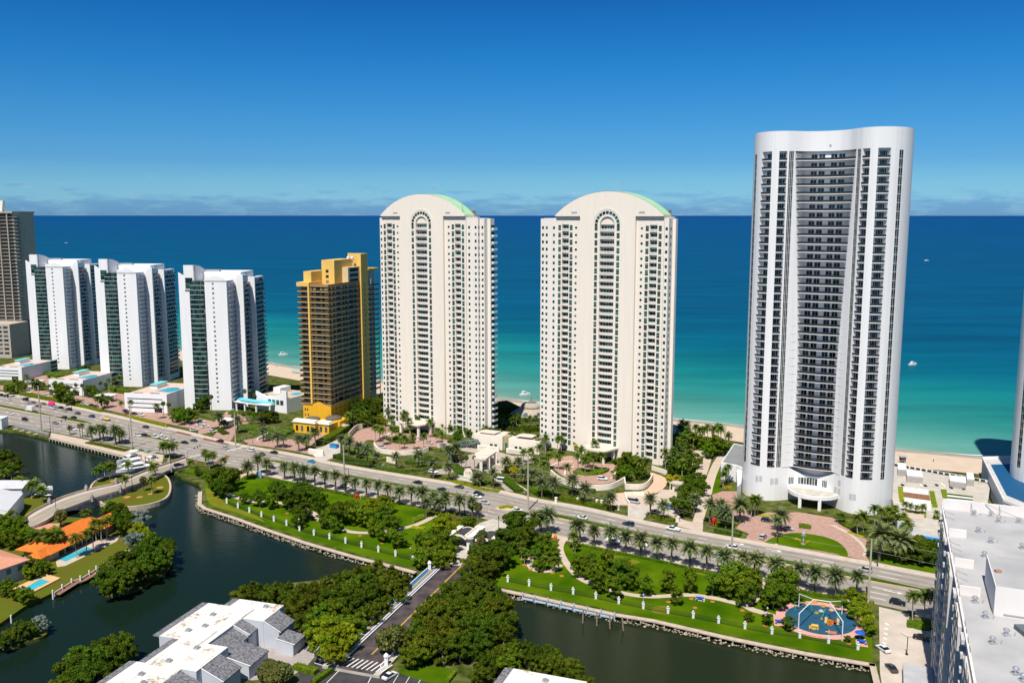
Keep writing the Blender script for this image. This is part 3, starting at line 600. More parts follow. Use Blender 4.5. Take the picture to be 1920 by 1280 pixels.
# gatehouse drive and car parks by the canal
sheet('gate_drive', GS([(843, 1057), (862, 1062), (882, 1035), (905, 1022), (938, 1000), (962, 985), (925, 972), (900, 980), (870, 1000), (851, 1027)]), 0.05, M_conc)
sheet('car_park', GS([(1648, 1137), (1705, 1150), (1702, 1172), (1720, 1180), (1760, 1185), (1770, 1400), (1672, 1400), (1650, 1260)]), 0.05, mat('carpark_concrete', (0.50, 0.43, 0.36), 0.85, 0.14, 0.15))
sheet('car_park', GS([(520, 1198), (560, 1180), (640, 1225), (700, 1250), (740, 1262), (870, 1290), (830, 1340), (560, 1340), (560, 1260), (600, 1230)]), 0.03, M_dark_asph)
sheet('condo_court', GS([(478, 1222), (500, 1204), (560, 1212), (592, 1228), (572, 1252), (540, 1270), (470, 1275), (455, 1250)]), 0.05, mat('grey_pavers', (0.34, 0.30, 0.28), 0.85, 0.12, 0.8))
sheet('lawn', smooth(GS([(745, 1256), (800, 1250), (812, 1247), (850, 1256), (846, 1275), (800, 1278)]), 3), 0.05, M_grass)
mb = MB()
for i in range(4):
    a, b_ = G(586 + i * 14, 1203 + i * 7), G(572 + i * 14, 1220 + i * 7)
    d = (b_ - a).normalized(); n_ = Vector((-d.y, d.x, 0)) * 0.07
    mb.quad(*[(p.x, p.y, 0.06) for p in (a - n_, b_ - n_, b_ + n_, a + n_)])
for i in range(3):
    a, b_ = G(748 + i * 20, 1262 + i * 6), G(736 + i * 20, 1282 + i * 6)
    d = (b_ - a).normalized(); n_ = Vector((-d.y, d.x, 0)) * 0.08
    mb.quad(*[(p.x, p.y, 0.06) for p in (a - n_, b_ - n_, b_ + n_, a + n_)])
for a, b_ in (((700, 1260), (690, 1280)), ((589, 1242), (615, 1250)), ((640, 1252), (612, 1280))):
    a, b_ = G(*a), G(*b_); d = (b_ - a).normalized(); n_ = Vector((-d.y, d.x, 0)) * 0.1
    mb.quad(*[(p.x, p.y, 0.06) for p in (a - n_, b_ - n_, b_ + n_, a + n_)])
for i in range(5):
    a, b_ = G(1660 - i * 1.2, 1168 + i * 9), G(1666 - i * 1.2, 1171 + i * 9)
    d = (b_ - a).normalized(); n_ = Vector((-d.y, d.x, 0)) * 0.4
    mb.quad(*[(p.x, p.y, 0.08) for p in (a - n_, b_ - n_, b_ + n_, a + n_)])
struct('parking_lines', mb, M_mark)
# ================================================================== the twin arched towers
M_cwing = mat('cream_wing', (0.78, 0.72, 0.64), 0.7, 0.03, 0.5, streak=.06)
M_green = mat('copper_green_roof', (0.34, 0.56, 0.33), 0.6, 0.06, 0.15)
M_tan = mat('tan_louvre', (0.36, 0.28, 0.18), 0.8, 0.1, 1.0)
M_flat = mat('grey_flat_roof', (0.50, 0.48, 0.46), 0.9, 0.1, 0.2)
M_rail = mat('balcony_rail', (0.72, 0.72, 0.70), 0.5, 0.03, 0.5)
def arc_pts(cx, cz, r, a0, a1, n): return [(cx + r * math.cos(R(a0 + (a1 - a0) * i / n)), cz + r * math.sin(R(a0 + (a1 - a0) * i / n))) for i in range(n + 1)]
def twin_tower(name, label, loc, wide):
    """wide = side (+1/-1) of the broad set-back wing"""
    rz = math.atan2(U123.y, U123.x)
    T = thing(name, label, 'apartment tower', loc, rz)
    zt = 120.4                                    # springing of the middle arch
    floors = []; z = zt - 3.1
    for k in range(34):
        floors.append(z); z -= 3.75 if k < 4 else 3.42
    zb = floors[-1] - 0.6
    # gable + middle bay: one slab, recess channel open in its middle
    w = MB()
    gable = arc_pts(0, 137 - 44.8, 44.8, math.degrees(math.acos(30.5 / 44.8)), 180 - math.degrees(math.acos(30.5 / 44.8)), 28)
    out = [(15.6, 0), (15.6, 124.6), (30.5, 124.6)] + [(30.5, 125)] + gable + [(-30.5, 125), (-30.5, 124.6), (-15.6, 124.6), (-15.6, 0), (-4.1, 0), (-4.1, zt)] + arc_pts(0, zt, 4.1, 180, 0, 14)[1:-1] + [(4.1, zt), (4.1, 0)]
    w.xz(out, 0, 1.6); w.xz(gable + [(-30.5, 124.6), (30.5, 124.6)], 1.61, 9.0)
    w.xz([(-4.1, zt + 0.1)] + arc_pts(0, zt, 4.1, 180, 0, 14) + [(4.1, zt + 0.1)], 0.7, 1.6)
    w.box(-15.6, 15.6, 1.62, 15, 0, 124.55)
    for s in (-1, 1):
        xs = sorted((s * 15.65, s * 30.5)); c0, c1 = sorted((s * 22.9, s * 26.9))
        w.xz([(xs[0], 0), (xs[0], 124.5), (xs[1], 124.5), (xs[1], 0), (c1, 0), (c1, zt), (c0, zt), (c0, 0)], 1.3, 2.7)
        w.box(xs[0], xs[1], 2.72, 14.5, 0, 124.4)
    # mouldings: arch surround and bay arches
    for r0, r1, y in ((7.9, 8.5, -0.12),):
        w.xz(arc_pts(0, zt - 0.2, r1, 0, 180, 26) + arc_pts(0, zt - 0.2, r0, 180, 0, 26), y, 0.05)
    for s in (-1, 1):
        w.xz(arc_pts(s * 24.9, zt + 0.5, 2.3, 0, 180, 12) + arc_pts(s * 24.9, zt + 0.5, 1.9, 180, 0, 12), 1.2, 1.32)
        w.box(s * 8.2 - .3, s * 8.2 + .3, -0.10, 0.03, 2, zt - 0.25)
    w.build('wall', M_cream, T)
    rf = MB()
    g2 = arc_pts(0, 137 - 44.8, 44.55, math.degrees(math.acos(30.3 / 44.55)), 180 - math.degrees(math.acos(30.3 / 44.55)), 28)
    g3 = arc_pts(0, 137 - 44.8, 44.95, math.degrees(math.acos(30.45 / 44.95)), 180 - math.degrees(math.acos(30.45 / 44.95)), 28)
    for i in range(len(g3) - 1):
        a, b_ = g3[i], g3[i + 1]; rf.quad((a[0], 0.4, a[1]), (a[0], 9.6, a[1]), (b_[0], 9.6, b_[1]), (b_[0], 0.4, b_[1]))
    rf.build('roof', M_green, T)
    m = MB(); m.box(-29, 29, 9.02, 13, 124.4, 127.6); m.build('plant_room', M_tan, T)
    # wings, stepped back
    wg = MB(); s = wide
    def bx(x0, x1, y0, y1, z1): a, b_ = sorted((s * x0, s * x1)); wg.box(a, b_, y0, y1, 0, z1)
    bx(30.52, 38.2, 1.9, 12, 123.6); bx(38.22, 41.2, 3.6, 10.8, 123.4); bx(41.22, 43.2, 6.6, 10.4, 123.3)
    s = -wide
    bx(30.52, 32.7, 1.9, 12, 123.6); bx(32.72, 34.3, 6.6, 9.0, 123.3)
    wg.build('wing', M_cwing, T)
    # openings
    bal = []; doors = []; win = []; rnds = []
    def balcony(x, y0, half, bow, z):
        q = MB(); n = 8
        fr = [(x - half + 2 * half * i / n, y0 - bow * math.cos(math.pi * (i / n - .5)) ) for i in range(n + 1)]
        q.prism(fr + [(x + half, y0 + 1.35), (x - half, y0 + 1.35)], z - 0.38, z)
        for i in range(n):
            (xa, ya), (xb, yb) = fr[i], fr[i + 1]
            q.quad((xa, ya + .06, z + .35), (xb, yb + .06, z + .35), (xb, yb + .06, z + 1.02), (xa, ya + .06, z + 1.02), mi=1)
            q.quad((xa, ya, z + .98), (xb, yb, z + .98), (xb, yb, z + 1.1), (xa, ya, z + 1.1))
        return q
    def door(x, y, half, z, n, h=2.35):
        q = MB(); q.quad((x - half, y, z), (x + half, y, z), (x + half, y, z + h + .45), (x - half, y, z + h + .45), mi=0)
        wdt = 2 * half / n
        q2 = MB()
        for i in range(n):
            a = x - half + i * wdt + .09; q2.quad((a, y - .04, z + .1), (a + wdt - .18, y - .04, z + .1), (a + wdt - .18, y - .04, z + h), (a, y - .04, z + h), mi=1)
        q.add(q2); return q
    def stack(x, y, half, z, n=3, hh=2.75):
        q = MB(); ph = hh / n
        for i in range(n): q.box(x - half, x + half, y - .03, y + .05, z + i * ph + .05, z + (i + 1) * ph - .05)
        return q
    for z in floors:
        bal.append(balcony(0, .15, 4.6, 0.75, z)); doors.append(door(0, 1.5, 4.0, z, 5))
        for s in (-1, 1):
            bal.append(balcony(s * 24.9, 1.4, 2.15, 0.45, z)); doors.append(door(s * 24.9, 2.65, 1.98, z, 2))
            win.append(stack(s * 6.25, 0, .82, z)); win.append(stack(s * 21.5, 1.3, .84, z)); win.append(stack(s * 28.4, 1.3, .80, z))
            q = MB(); c = [(s * 18.6 + .68 * math.cos(R(a)), z + 1.4 + .68 * math.sin(R(a))) for a in range(0, 360, 36)]
            q.xz(c, 1.27, 1.36); rnds.append(q)
        for x, y in ((wide * 32.2, 1.9), (wide * 36.6, 1.9), (wide * 40.0, 3.6), (-wide * 31.5, 1.9)):
            q = MB(); q.box(x - .6, x + .6, y - .03, y + .04, z + .5, z + 2.0); win.append(q)
        x = wide * 38.2; 
        q = MB(); q.box(*sorted((x - wide * .02, x + wide * .04)), 2.2, 3.2, z + .55, z + 1.95); win.append(q)
        x = -wide * 32.7
        q = MB(); q.box(*sorted((x - (-wide) * .02, x + (-wide) * .04)), 3.6, 5.2, z + .4, z + 2.0); win.append(q)
        # wrap balconies on the far corner
        if wide > 0:
            q = MB(); q.box(43.22, 44.6, 7.6, 11.4, z - .25, z); q.quad((44.6, 7.6, z), (44.6, 11.4, z), (44.6, 11.4, z + 1), (44.6, 7.6, z + 1), mi=1)
            q.quad((43.25, 7.6, z), (44.6, 7.6, z), (44.6, 7.6, z + 1), (43.25, 7.6, z + 1), mi=1); bal.append(q)
            q = MB(); q.box(43.2, 43.25, 7.2, 10.3, z + .1, z + 2.5); win.append(q)
    for i in range(11):
        a = 180 - i * 18; q = MB()
        ps = []
        for da, r in ((-7.4, 5.5), (7.4, 5.5), (7.4, 7.1), (-7.4, 7.1)): ps.append((r * math.cos(R(a + da)), zt - .2 + r * math.sin(R(a + da))))
        q.xz(ps, -.03, .05); win.append(q)
    M_dwall = M_cream
    many(T, 'balcony', bal, [M_cream, M_rail]); many(T, 'glass_door', doors, [M_cream, M_gteal]); many(T, 'window', win, M_gteal); many(T, 'round_window', rnds, M_gls)
    # vents, masts
    for x in (-19, 19): MB().box(x - 1.6, x + 1.6, -.05, .02, 126.0, 126.9).build('vent', M_grey, T)
    m = MB(); m.tube((6.5, 3, 136.4), (6.5, 3, 141.5), .12); m.tube((6.5, 3, 141.3), (9.5, 3, 141.0), .09); m.build('roof_davit', M_grey, T)
    m = MB(); m.tube((-24, .9, 127.4), (-27, .9, 131.5), .14); m.tube((-23.6, .9, 127.2), (-23.6, .9, 132.2), .12); m.build('roof_davit', M_grey, T)
    if wide > 0: m = MB(); m.tube((28.5, .9, 126), (28.5, .9, 131.8), .12); m.tube((28.5, .9, 131.6), (27, .9, 131.9), .1); m.build('roof_davit', M_grey, T)
    # porte-cochere at the foot
    pc = MB(); pc.prism([(-8.5, -13), (7, -14), (8.5, .1), (-8.5, .1)], lambda x, y: 5.4 - y * .05, lambda x, y: 6.2 - y * .05); pc.build('canopy', mat('canopy_roof', (0.62, 0.54, 0.45), .85, .06, .3), T)
    for x, y in ((-7.3, -12), (6.2, -12.6), (7, -3), (-7.3, -3)): MB().box(x - .6, x + .6, y - .6, y + .6, 0, 5.6).build('column', M_cwing, T)
    return T
U123 = azv(123.2)
twin_tower('arched_tower', 'cream tower with barrel roof and roof davits, beside the yellow tower', (-51.6, 514, 0), 1)
twin_tower('arched_tower', 'cream tower with barrel roof, standing next to the tall white wavy tower', (48, 456.5, 0), -1)

# ================================================================== the wavy white tower
M_twhite = mat('white_render', (0.77, 0.765, 0.755), 0.6, 0.03, 0.45, streak=.05, detail=8)
M_smoke = mat('smoked_rail', (0.034, 0.033, 0.031), 0.25, 0.2, 0.5, spec=0.5)
HALF = [(0, 6.2), (5, 5.4), (9, 3.2), (12, .3), (15, -2.2), (18, -3.4), (21, -3.5), (24, -2.5), (27, -.3), (29.4, 2.8), (31, 6.5), (31.9, 11), (32, 16), (31.2, 21), (29.3, 25), (26, 27.6), (22, 28.6)]
def catmull(P_, n=5):
    out = []
    for i in range(len(P_) - 1):
        p0, p1, p2, p3 = (Vector((*P_[min(max(i + j, 0), len(P_) - 1)], 0)) for j in (-1, 0, 1, 2))
        for s in range(n):
            t = s / n; q = 0.5 * ((2 * p1) + (p2 - p0) * t + (2 * p0 - 5 * p1 + 4 * p2 - p3) * t * t + (3 * p1 - p0 - 3 * p2 + p3) * t ** 3); out.append((q.x, q.y))
    return out + [P_[-1]]
hc = catmull([(-5, 5.4)] + HALF)[5:]
def wavy_tower(name, label, loc, az):
    u = azv(az); rz = math.atan2(u.y, u.x)
    T = thing(name, label, 'apartment tower', loc, rz)
    ZT, Z0, Z1, NF = 160.0, 15.0, 151.2, 39
    fh = (Z1 - Z0) / NF
    half = [p for p in hc]
    full = [(-x, y) for x, y in reversed(half[1:])] + half           # left back corner round the front to the right back corner
    idx = {}
    def curve_y(x):
        xs = abs(x)
        for a, b_ in zip(half, half[1:]):
            if a[0] <= xs <= b_[0] and b_[0] > a[0]: return a[1] + (b_[1] - a[1]) * (xs - a[0]) / (b_[0] - a[0])
            if b_[0] < a[0]: break
        return half[-1][1]
    def nrm(x):
        d = 0.05; dy = (curve_y(x + d) - curve_y(x - d)) / (2 * d); n = Vector((-dy, 1)); n.normalize(); return n   # points inwards
    def P(x, inn=0.0):
        n = nrm(x); return (x + n.x * inn, curve_y(x) + n.y * inn)
    def rec_w(z):                                                     # the middle recess widens towards the crown
        t = max(0, (z - 62) / (Z1 - 62)); return 8.2 + 3.9 * t ** 1.15
    W = MB()
    feats = []
    for s in (-1, 1):
        for kind, a, b_ in (('tall_window', 12.5, 14.2), ('balcony', 14.9, 17.9), ('balcony', 20.9, 25.4)): feats.append((kind,) + tuple(sorted((s * a, s * b_))))
    feats.sort(key=lambda f: f[1])
    rows = [Z0 + k * fh for k in range(NF)]
    zstart = {}
    def wallseg(xa, xb, z0, z1, inn=0.0, n=None):
        n = n or max(1, int(abs(xb - xa) / 1.2))
        for i in range(n):
            p, q = P(xa + (xb - xa) * i / n, inn), P(xa + (xb - xa) * (i + 1) / n, inn)
            W.quad((*p, z0), (*q, z0), (*q, z1), (*p, z1))
    edges = [-29.9] + [e for f in feats for e in f[1:]] + [29.9]
    spans = []
    x = -29.9
    for f in feats[:3]: spans.append((x, f[1])); x = f[2]
    spans.append((x, -12.1)); spans.append((12.1, feats[3][1])); x = feats[3][2]
    for f in feats[4:]: spans.append((x, f[1])); x = f[2]
    spans.append((x, 29.9))
    for a, b_ in spans: wallseg(a, b_, 0, ZT)
    for f in feats:
        wallseg(f[1], f[2], 0, Z0 - .02); wallseg(f[1], f[2], Z1 + .5, ZT)
        d = 1.7 if f[0] == 'balcony' else 0.35
        for e in f[1:]:
            p, q = P(e), P(e, d); W.quad((*p, Z0), (*q, Z0), (*q, Z1 + .5), (*p, Z1 + .5))
        a, b_ = P(f[1]), P(f[2]); c, d_ = P(f[2], d), P(f[1], d)
        for zz in (Z0, Z1 + .5): W.quad((*a, zz), (*b_, zz), (*c, zz), (*d_, zz))
        wallseg(f[1], f[2], Z0, Z1 + .5, d)
    wallseg(-12.1, 12.1, 0, Z0 - 4.0); wallseg(-12.1, 12.1, Z1 + .5, ZT)
    # ends and back of the plan
    end = [p for p in full if abs(p[0]) > 29.0 or p[1] > 10]
    right = [P(29.9)] + [p for p in half if p[0] > 29.95 or p[1] > 8]; left = [(-x, y) for x, y in right]
    for pl in (right, left):
        for a, b_ in zip(pl, pl[1:]): W.quad((*a, 0), (*b_, 0), (*b_, ZT), (*a, ZT))
    bk = [(22, 28.6), (-22, 28.6)]; W.quad((*bk[0], 0), (*bk[1], 0), (*bk[1], ZT), (*bk[0], ZT))
    roofp = [P(-29.9 + 59.8 * i / 50) for i in range(51)] + right[1:] + left[:0:-1]
    W.prism(roofp, ZT - 2.0, ZT - 1.9, bottom=False)
    # recess back wall and tapering cheeks
    YB = 7.2
    W.quad((-12.2, YB, Z0 - 4), (12.2, YB, Z0 - 4), (12.2, YB, Z1 + .5), (-12.2, YB, Z1 + .5))
    for k in range(NF):
        z = rows[k]; w_ = rec_w(z + fh)
        for s in (-1, 1):
            if 12.1 - w_ > .05: 
                n = 3
                for i in range(n):
                    xa, xb = s * (w_ + (12.1 - w_) * i / n), s * (w_ + (12.1 - w_) * (i + 1) / n); p, q = P(xa), P(xb)
                    W.quad((*p, z), (*q, z), (*q, z + fh), (*p, z + fh))
            p = P(s * w_); W.quad((*p, z), (s * (w_ - 1.6), YB, z), (s * (w_ - 1.6), YB, z + fh), (*p, z + fh))
            W.quad((*P(s * w_), z + fh), (s * w_, YB, z + fh), (s * 12.1, YB, z + fh), (*P(s * 12.1), z + fh))
    # soffit under the lowest recess floor
    n = 10
    for i in range(n):
        xa, xb = -12.1 + 24.2 * i / n, -12.1 + 24.2 * (i + 1) / n
        p, q = P(xa), P(xb); da = 3.6 * math.sqrt(max(0, 1 - (xa / 8.2) ** 2)) if abs(xa) < 8.2 else 0; db = 3.6 * math.sqrt(max(0, 1 - (xb / 8.2) ** 2)) if abs(xb) < 8.2 else 0
        W.quad((*p, Z0 - 4.02), (*q, Z0 - 4.02), (*q, Z0 - .2 - db), (*p, Z0 - .2 - da))
    W.build('wall', M_twhite, T)
    bal, win, drs = [], [], []
    for k in range(NF):
        z = rows[k]
        for f in feats:
            a, b_ = f[1], f[2]
            if f[0] == 'balcony':
                q = MB(); n = 3
                fr = [P(a + (b_ - a) * i / n, -.05) for i in range(n + 1)]; bkp = [P(a + (b_ - a) * i / n, 1.65) for i in range(n, -1, -1)]
                q.prism(fr + bkp, z - .06, z + .28)
                for i in range(n):
                    p, r = fr[i], fr[i + 1]; q.quad((*p, z + .28), (*r, z + .28), (*r, z + 1.2), (*p, z + 1.2), mi=1)
                bal.append(q)
                q = MB(); m_ = 4 if b_ - a > 4 else 3; lo = a + (b_ - a) * (.12 if m_ == 4 else .04); hi = a + (b_ - a) * (.88 if m_ == 4 else .96)
                if m_ == 4: lo, hi = (a + (b_ - a) * .28, b_ - .25) if a < 0 else (a + .9, b_ - .5)
                wd = (hi - lo) / m_
                for i in range(m_):
                    p, r = P(lo + i * wd + .08, 1.62), P(lo + (i + 1) * wd - .08, 1.62); q.quad((*p, z + .3), (*r, z + .3), (*r, z + 2.95), (*p, z + 2.95))
                drs.append(q)
            else:
                q = MB(); m_ = 3; wd = (b_ - a) / m_
                for i in range(m_):
                    p, r = P(a + i * wd + .07, .25), P(a + (i + 1) * wd - .07, .25)
                    q.quad((*p, z + .12), (*r, z + .12), (*r, z + .85), (*p, z + .85)); q.quad((*p, z + 1.0), (*r, z + 1.0), (*r, z + 3.35), (*p, z + 3.35))
                win.append(q)
        for s in (-1, 1):
            q = MB()
            for a, b_ in ((28.3, 28.85), (28.95, 29.5)):
                p, r = P(s * a, -.04), P(s * b_, -.04)
                q.quad((*p, z + .15), (*r, z + .15), (*r, z + .85), (*p, z + .85)); q.quad((*p, z + 1.0), (*r, z + 1.0), (*r, z + 3.3), (*p, z + 3.3))
            win.append(q)
        w_ = rec_w(z)
        q = MB(); n = 12; dip = 1.0
        fr = []
        for i in range(n + 1):
            x = -w_ + 2 * w_ * i / n; ye = P(w_)[1]; tt = min(1, (w_ - 8.2) / 3.5); fr.append((x, ye + .3 + tt * .62 * (curve_y(x) - ye) - (1 - tt) * .9 * (1 - (x / w_) ** 2)))
        q.prism(fr + [(w_, YB), (-w_, YB)], z + .02, z + .3)
        for i in range(n):
            p, r = fr[i], fr[i + 1]; q.quad((*p, z + .3), (*r, z + .3), (*r, z + 1.22), (*p, z + 1.22), mi=1)
        bal.insert(0, q)
        for xc in (-5.6, -2.4, 2.4, 5.6):
            q = MB()
            for a, b_ in ((xc - 1.2, xc - .06), (xc + .06, xc + 1.2)): q.quad((a, YB - .06, z + .3), (b_, YB - .06, z + .3), (b_, YB - .06, z + 2.75), (a, YB - .06, z + 2.75))
            drs.append(q)
    many(T, 'balcony', bal, [M_twhite, M_smoke]); many(T, 'window', win, M_gdark); many(T, 'glass_door', drs, M_gdark)
    # lobby windows, louvres
    for a, b_, n in ((-9.6, -7.6, 3), (-6, 2.2, 7), (4.2, 6.4, 3)):
        q = MB(); wd = (b_ - a) / n
        for i in range(n):
            p, r = P(a + i * wd + .1, -.05), P(a + (i + 1) * wd - .1, -.05); q.quad((*p, 7.2), (*r, 7.2), (*r, 10.2), (*p, 10.2))
        q.build('lobby_window', M_gls, T)
    M_louv = mat('louvre_grey', (0.5, 0.51, 0.52), .6, .1, 3)
    for a, z in ((-22, 8), (-20.3, 8.4), (-15.6, 7.6), (-13.9, 7.6), (10.5, 6.5), (12.2, 6.5), (12.2, 10.2), (17.5, 6), (19, 6)):
        q = MB(); p, r = P(a - .65, -.06), P(a + .65, -.06); q.quad((*p, z), (*r, z), (*r, z + 2.6), (*p, z + 2.6)); q.build('louvre', M_louv, T)
    q = MB(); q.box(0.4, 1.3, P(0.8)[1] - .05, P(0.8)[1], 153.4, 154.4); q.build('vent', M_grey, T)
    # porte-cochere: bowed roof on two white piers
    q = MB(); n = 14; fr = [(1.5 + 11 * math.cos(R(a)), 3 - 10.5 * math.sin(R(a))) for a in [180 * i / n for i in range(n + 1)]]
    q.prism(fr + [(-9.5, 5.5), (12.5, 5.5)], 4.6, 6.2); q.build('canopy', M_twhite, T)
    q = MB(); fr2 = [(1.5 + 10.4 * math.cos(R(a)), 3 - 9.9 * math.sin(R(a))) for a in [180 * i / n for i in range(n + 1)]]; q.prism(fr2, 6.2, 6.25, bottom=False); q.build('canopy_roof', mat('stained_roof', (0.46, .43, .37), .9, .2, .3), T)
    for x in (-2.6, 5.6): q = MB(); q.box(x - .65, x + .65, -6.6, -5.3, 0, 4.6); q.build('pier', M_twhite, T)
    return T
wavy_tower('wavy_tower', 'tallest white tower with wavy front and bowed entrance canopy', (129.6, 378.5, 0), 119)
wavy_tower('wavy_tower', 'white wavy tower cut off by the right edge of the photograph', (248, 369, 0), 119)

# ================================================================== three white towers with blades
M_blade = mat('blade_white', (0.77, 0.765, 0.755), 0.6, 0.03, 0.5, streak=.06)
M_ggreen = glass('curtain_glass', (0.006, 0.020, 0.018), (0.03, 0.085, 0.07), blinds=2)
def blade_tower(label, loc, az=95):
    u = azv(az); rz = math.atan2(u.y, u.x)
    T = thing('blade_tower', label, 'apartment tower', loc, rz)
    H = 86.0; NF = 26; fh = 3.05
    w = MB()
    # plan: x=0 is the front right corner, the front runs to x=-32; the side steps out towards the sea
    w.box(-14.5, 0, 0, 11, 0, H - 2)
    w.xz([(-14.5, H - 2), (-14.5, H - 3), (0, H - 3), (0, H - 2), (-2.5, H - .2), (-5.5, H + 1.0), (-9, H + 1.2), (-9.2, H + 1.2), (-9.2, H + .2), (-14.5, H + .2)], 0, .8)
    w.box(-32.5, -25.2, 2.0, 18, 0, H - .5); w.xz([(-32.5, H - .5), (-25.2, H - .5), (-25.2, H + 1.0), (-28.5, H + .6), (-32.5, H + 3)], 2.0, 2.8)
    w.box(-28.5, -21.3, 1.2, 2.4, H - 8, H + 7.6)
    # tall fin with a curved crest running back
    q = MB(); n = 10; prof = [(1.2, H - 12)] + [(1.2 + 19 * i / n, H + 7.6 - 5.2 * (i / n) ** 2) for i in range(n + 1)] + [(20.2, H - 12)]
    q.xz([(a, b_) for a, b_ in prof], 0, .8)
    mx = Matrix(((0, 1, 0, -22.1), (1, 0, 0, 0), (0, 0, 1, 0), (0, 0, 0, 1))); q.v = [tuple(mx @ Vector(v_)) for v_ in q.v]; q.f = [tuple(reversed(f)) for f in q.f]
    w.add(q)
    w.box(-25.2, -14.5, 4.6, 20, 0, H - 3)
    # body and the stepped side
    w.box(-30, -1.2, 11.02, 40, 0, H - 3.2)
    w.box(-1.18, 6.2, 11.6, 13.2, 0, H + 1.0)
    w.box(-1.18, 4.8, 13.22, 40, 0, H - 3)
    w.box(4.82, 9.2, 24, 25.4, 0, H - 1.0); w.box(4.82, 7.8, 25.42, 44, 0, H - 1.6)
    w.box(-24, 4.0, 14, 36, H - 3, H + 2.6)
    w.box(-1.18, 6.2, 13.2, 19, H - 3.2, H + .8)
    w.build('wall', M_blade, T)
    gl, bal, win, dots = [], [], [], []
    for k in range(NF):
        z = 4.5 + k * fh
        # curved curtain wall on the front
        q = MB(); n = 6
        pts = [(-25.2 + 9.4 * i / n, 2.2 - 1.9 * math.sin(math.pi * (0.15 + 0.7 * i / n))) for i in range(n + 1)]
        for i in range(n):
            (xa, ya), (xb, yb) = pts[i], pts[i + 1]; q.quad((xa, ya, z + .17), (xb - .05, yb, z + .17), (xb - .05, yb, z + fh - .02), (xa, ya, z + fh - .02), mi=1)
            q.quad((xa, ya - .1, z), (xb, yb - .1, z), (xb, yb - .1, z + .17), (xa, ya - .1, z + .17))
            q.quad((xa, ya - .1, z + .17), (xb, yb - .1, z + .17), (xb, yb + .1, z + .17), (xa, ya + .1, z + .17))
        gl.append(q)
        q = MB(); q.quad((-15.8, 1.0, z + .5), (-14.55, .5, z + .5), (-14.55, .5, z + fh - .3), (-15.8, 1.0, z + fh - .3)); q.quad((-15.8, .98, z + .1), (-14.5, .48, z + .1), (-14.5, .48, z + .45), (-15.8, .98, z + .45), mi=0); win.append(q)
        q = MB(); q.box(-9.6, -8.4, -.04, .05, z + .7, z + 1.8); dots.append(q)
        # side balconies, three tiers
        for x, y0, y1 in ((-.1, 2.2, 11.3), (4.9, 13.4, 23.8), (7.9, 25.6, 43.8)):
            q = MB(); q.box(x - 1.0, x + 1.3, y0, y1, z - .2, z); q.box(x + 1.2, x + 1.3, y0, y1, z, z + .95, mi=1); bal.append(q)
            q = MB()
            y = y0 + .5
            while y < y1 - 2:
                wd = rnd.choice((1.8, 2.4, 3.0)); q.box(x - .05, x + .06, y, min(y + wd, y1 - .2), z + .1, z + 2.4); y += wd + rnd.choice((.4, .8))
            win.append(q)
    q = MB(); q.box(-27.6, -23.2, 1.1, 1.25, H - 7.6, H - .2); gl.append(q.__class__().box(-27.6, -22.8, 1.12, 1.25, H - 7.4, H - 4.2, mi=1)); gl.append(MB().box(-27.6, -22.8, 1.12, 1.25, H - 4.0, H - .4, mi=1))
    many(T, 'curtain_wall', gl, [M_blade, M_ggreen]); many(T, 'balcony', bal, [M_blade, mat('blue_rail', (.12, .16, .20), .3, .1, 1, spec=.5)]); many(T, 'window', win, M_gblue); many(T, 'small_window', dots, M_gls)
    q = MB()
    q.box(-22, -12, 18, 21, H + 2.6, H + 3.8)
    q.build('roof_plant', M_grey, T)
    return T
blade_tower('white bladed tower nearest the yellow tower, with a turquoise entrance canopy at its foot', (-181.5, 570, 0))
blade_tower('white bladed tower standing between two others like it', (-272.4, 650.7, 0))
blade_tower('white bladed tower right beside the tall brown tower', (-363.5, 727, 0))

# podium buildings with roof pools in front of the bladed towers
def podium(label, c, az, w_, d, h, pool=True):
    u = azv(az); T = thing('podium_building', label, 'building', c, math.atan2(u.y, u.x))
    q = MB(); q.box(-w_, 0, 0, d, 0, h); q.box(-w_, 0, 0, .4, h, h + 1.1); q.box(-.4, 0, .4, d, h, h + 1.1); q.build('wall', M_blade, T)
    q = MB(); q.box(-w_ + .1, -.45, .45, d - .1, h, h + .06); q.build('roof_terrace', mat('terrace_pink', (.62, .44, .37), .85, .1, .5), T)
    if pool:
        q = MB(); q.prism(smooth([(-w_ * .55, d * .32), (-w_ * .16, d * .26), (-w_ * .08, d * .52), (-w_ * .3, d * .66), (-w_ * .5, d * .6)], 1), h + .05, h + .14); q.build('pool', M_pool, T)
        q = MB(); q.box(-w_ * .82, -w_ * .66, d * .5, d * .78, h, h + 2.6); q.build('cabana', M_blade, T)
        q = MB(); q.prism([(-w_ * .83, d * .48), (-w_ * .65, d * .48), (-w_ * .65, d * .8), (-w_ * .83, d * .8)], h + 2.6, h + 3.0); q.build('cabana_roof', mat('aqua_canvas', (.16, .55, .52), .7, .05, 1), T)
    for k in range(3):
        z = 1.6 + k * (h - 2.4) / 3
        q = MB(); q.box(-w_ + 2, -3, -.05, .03, z + .9, z + 1.5); q.build('vent_slot', M_gls, T)
    q = MB(); q.box(-9, -3.5, -.06, .03, .1, 2.6); q.build('garage_opening', M_black, T)
    q = MB()
    for k in range(3): q.box(-.03, .05, d - 8, d - .5, 1 + k * h / 3, .2 + (k + 1) * h / 3)
    q.build('glass_corner', M_ggreen, T)
    for x in (-w_ * .3, -w_ * .7):
        q = MB(); q.box(x - 3, x + 3, .6, 2.0, h, h + 1.3); q.build('planter', F_mid, T)
    return T
podium('white podium with a roof pool, in front of the bladed tower nearest the yellow one', G(314, 774), 101, 30, 42, 11)
podium('white podium with a roof pool, in front of the middle bladed tower', G(157, 742), 101, 27, 40, 10)
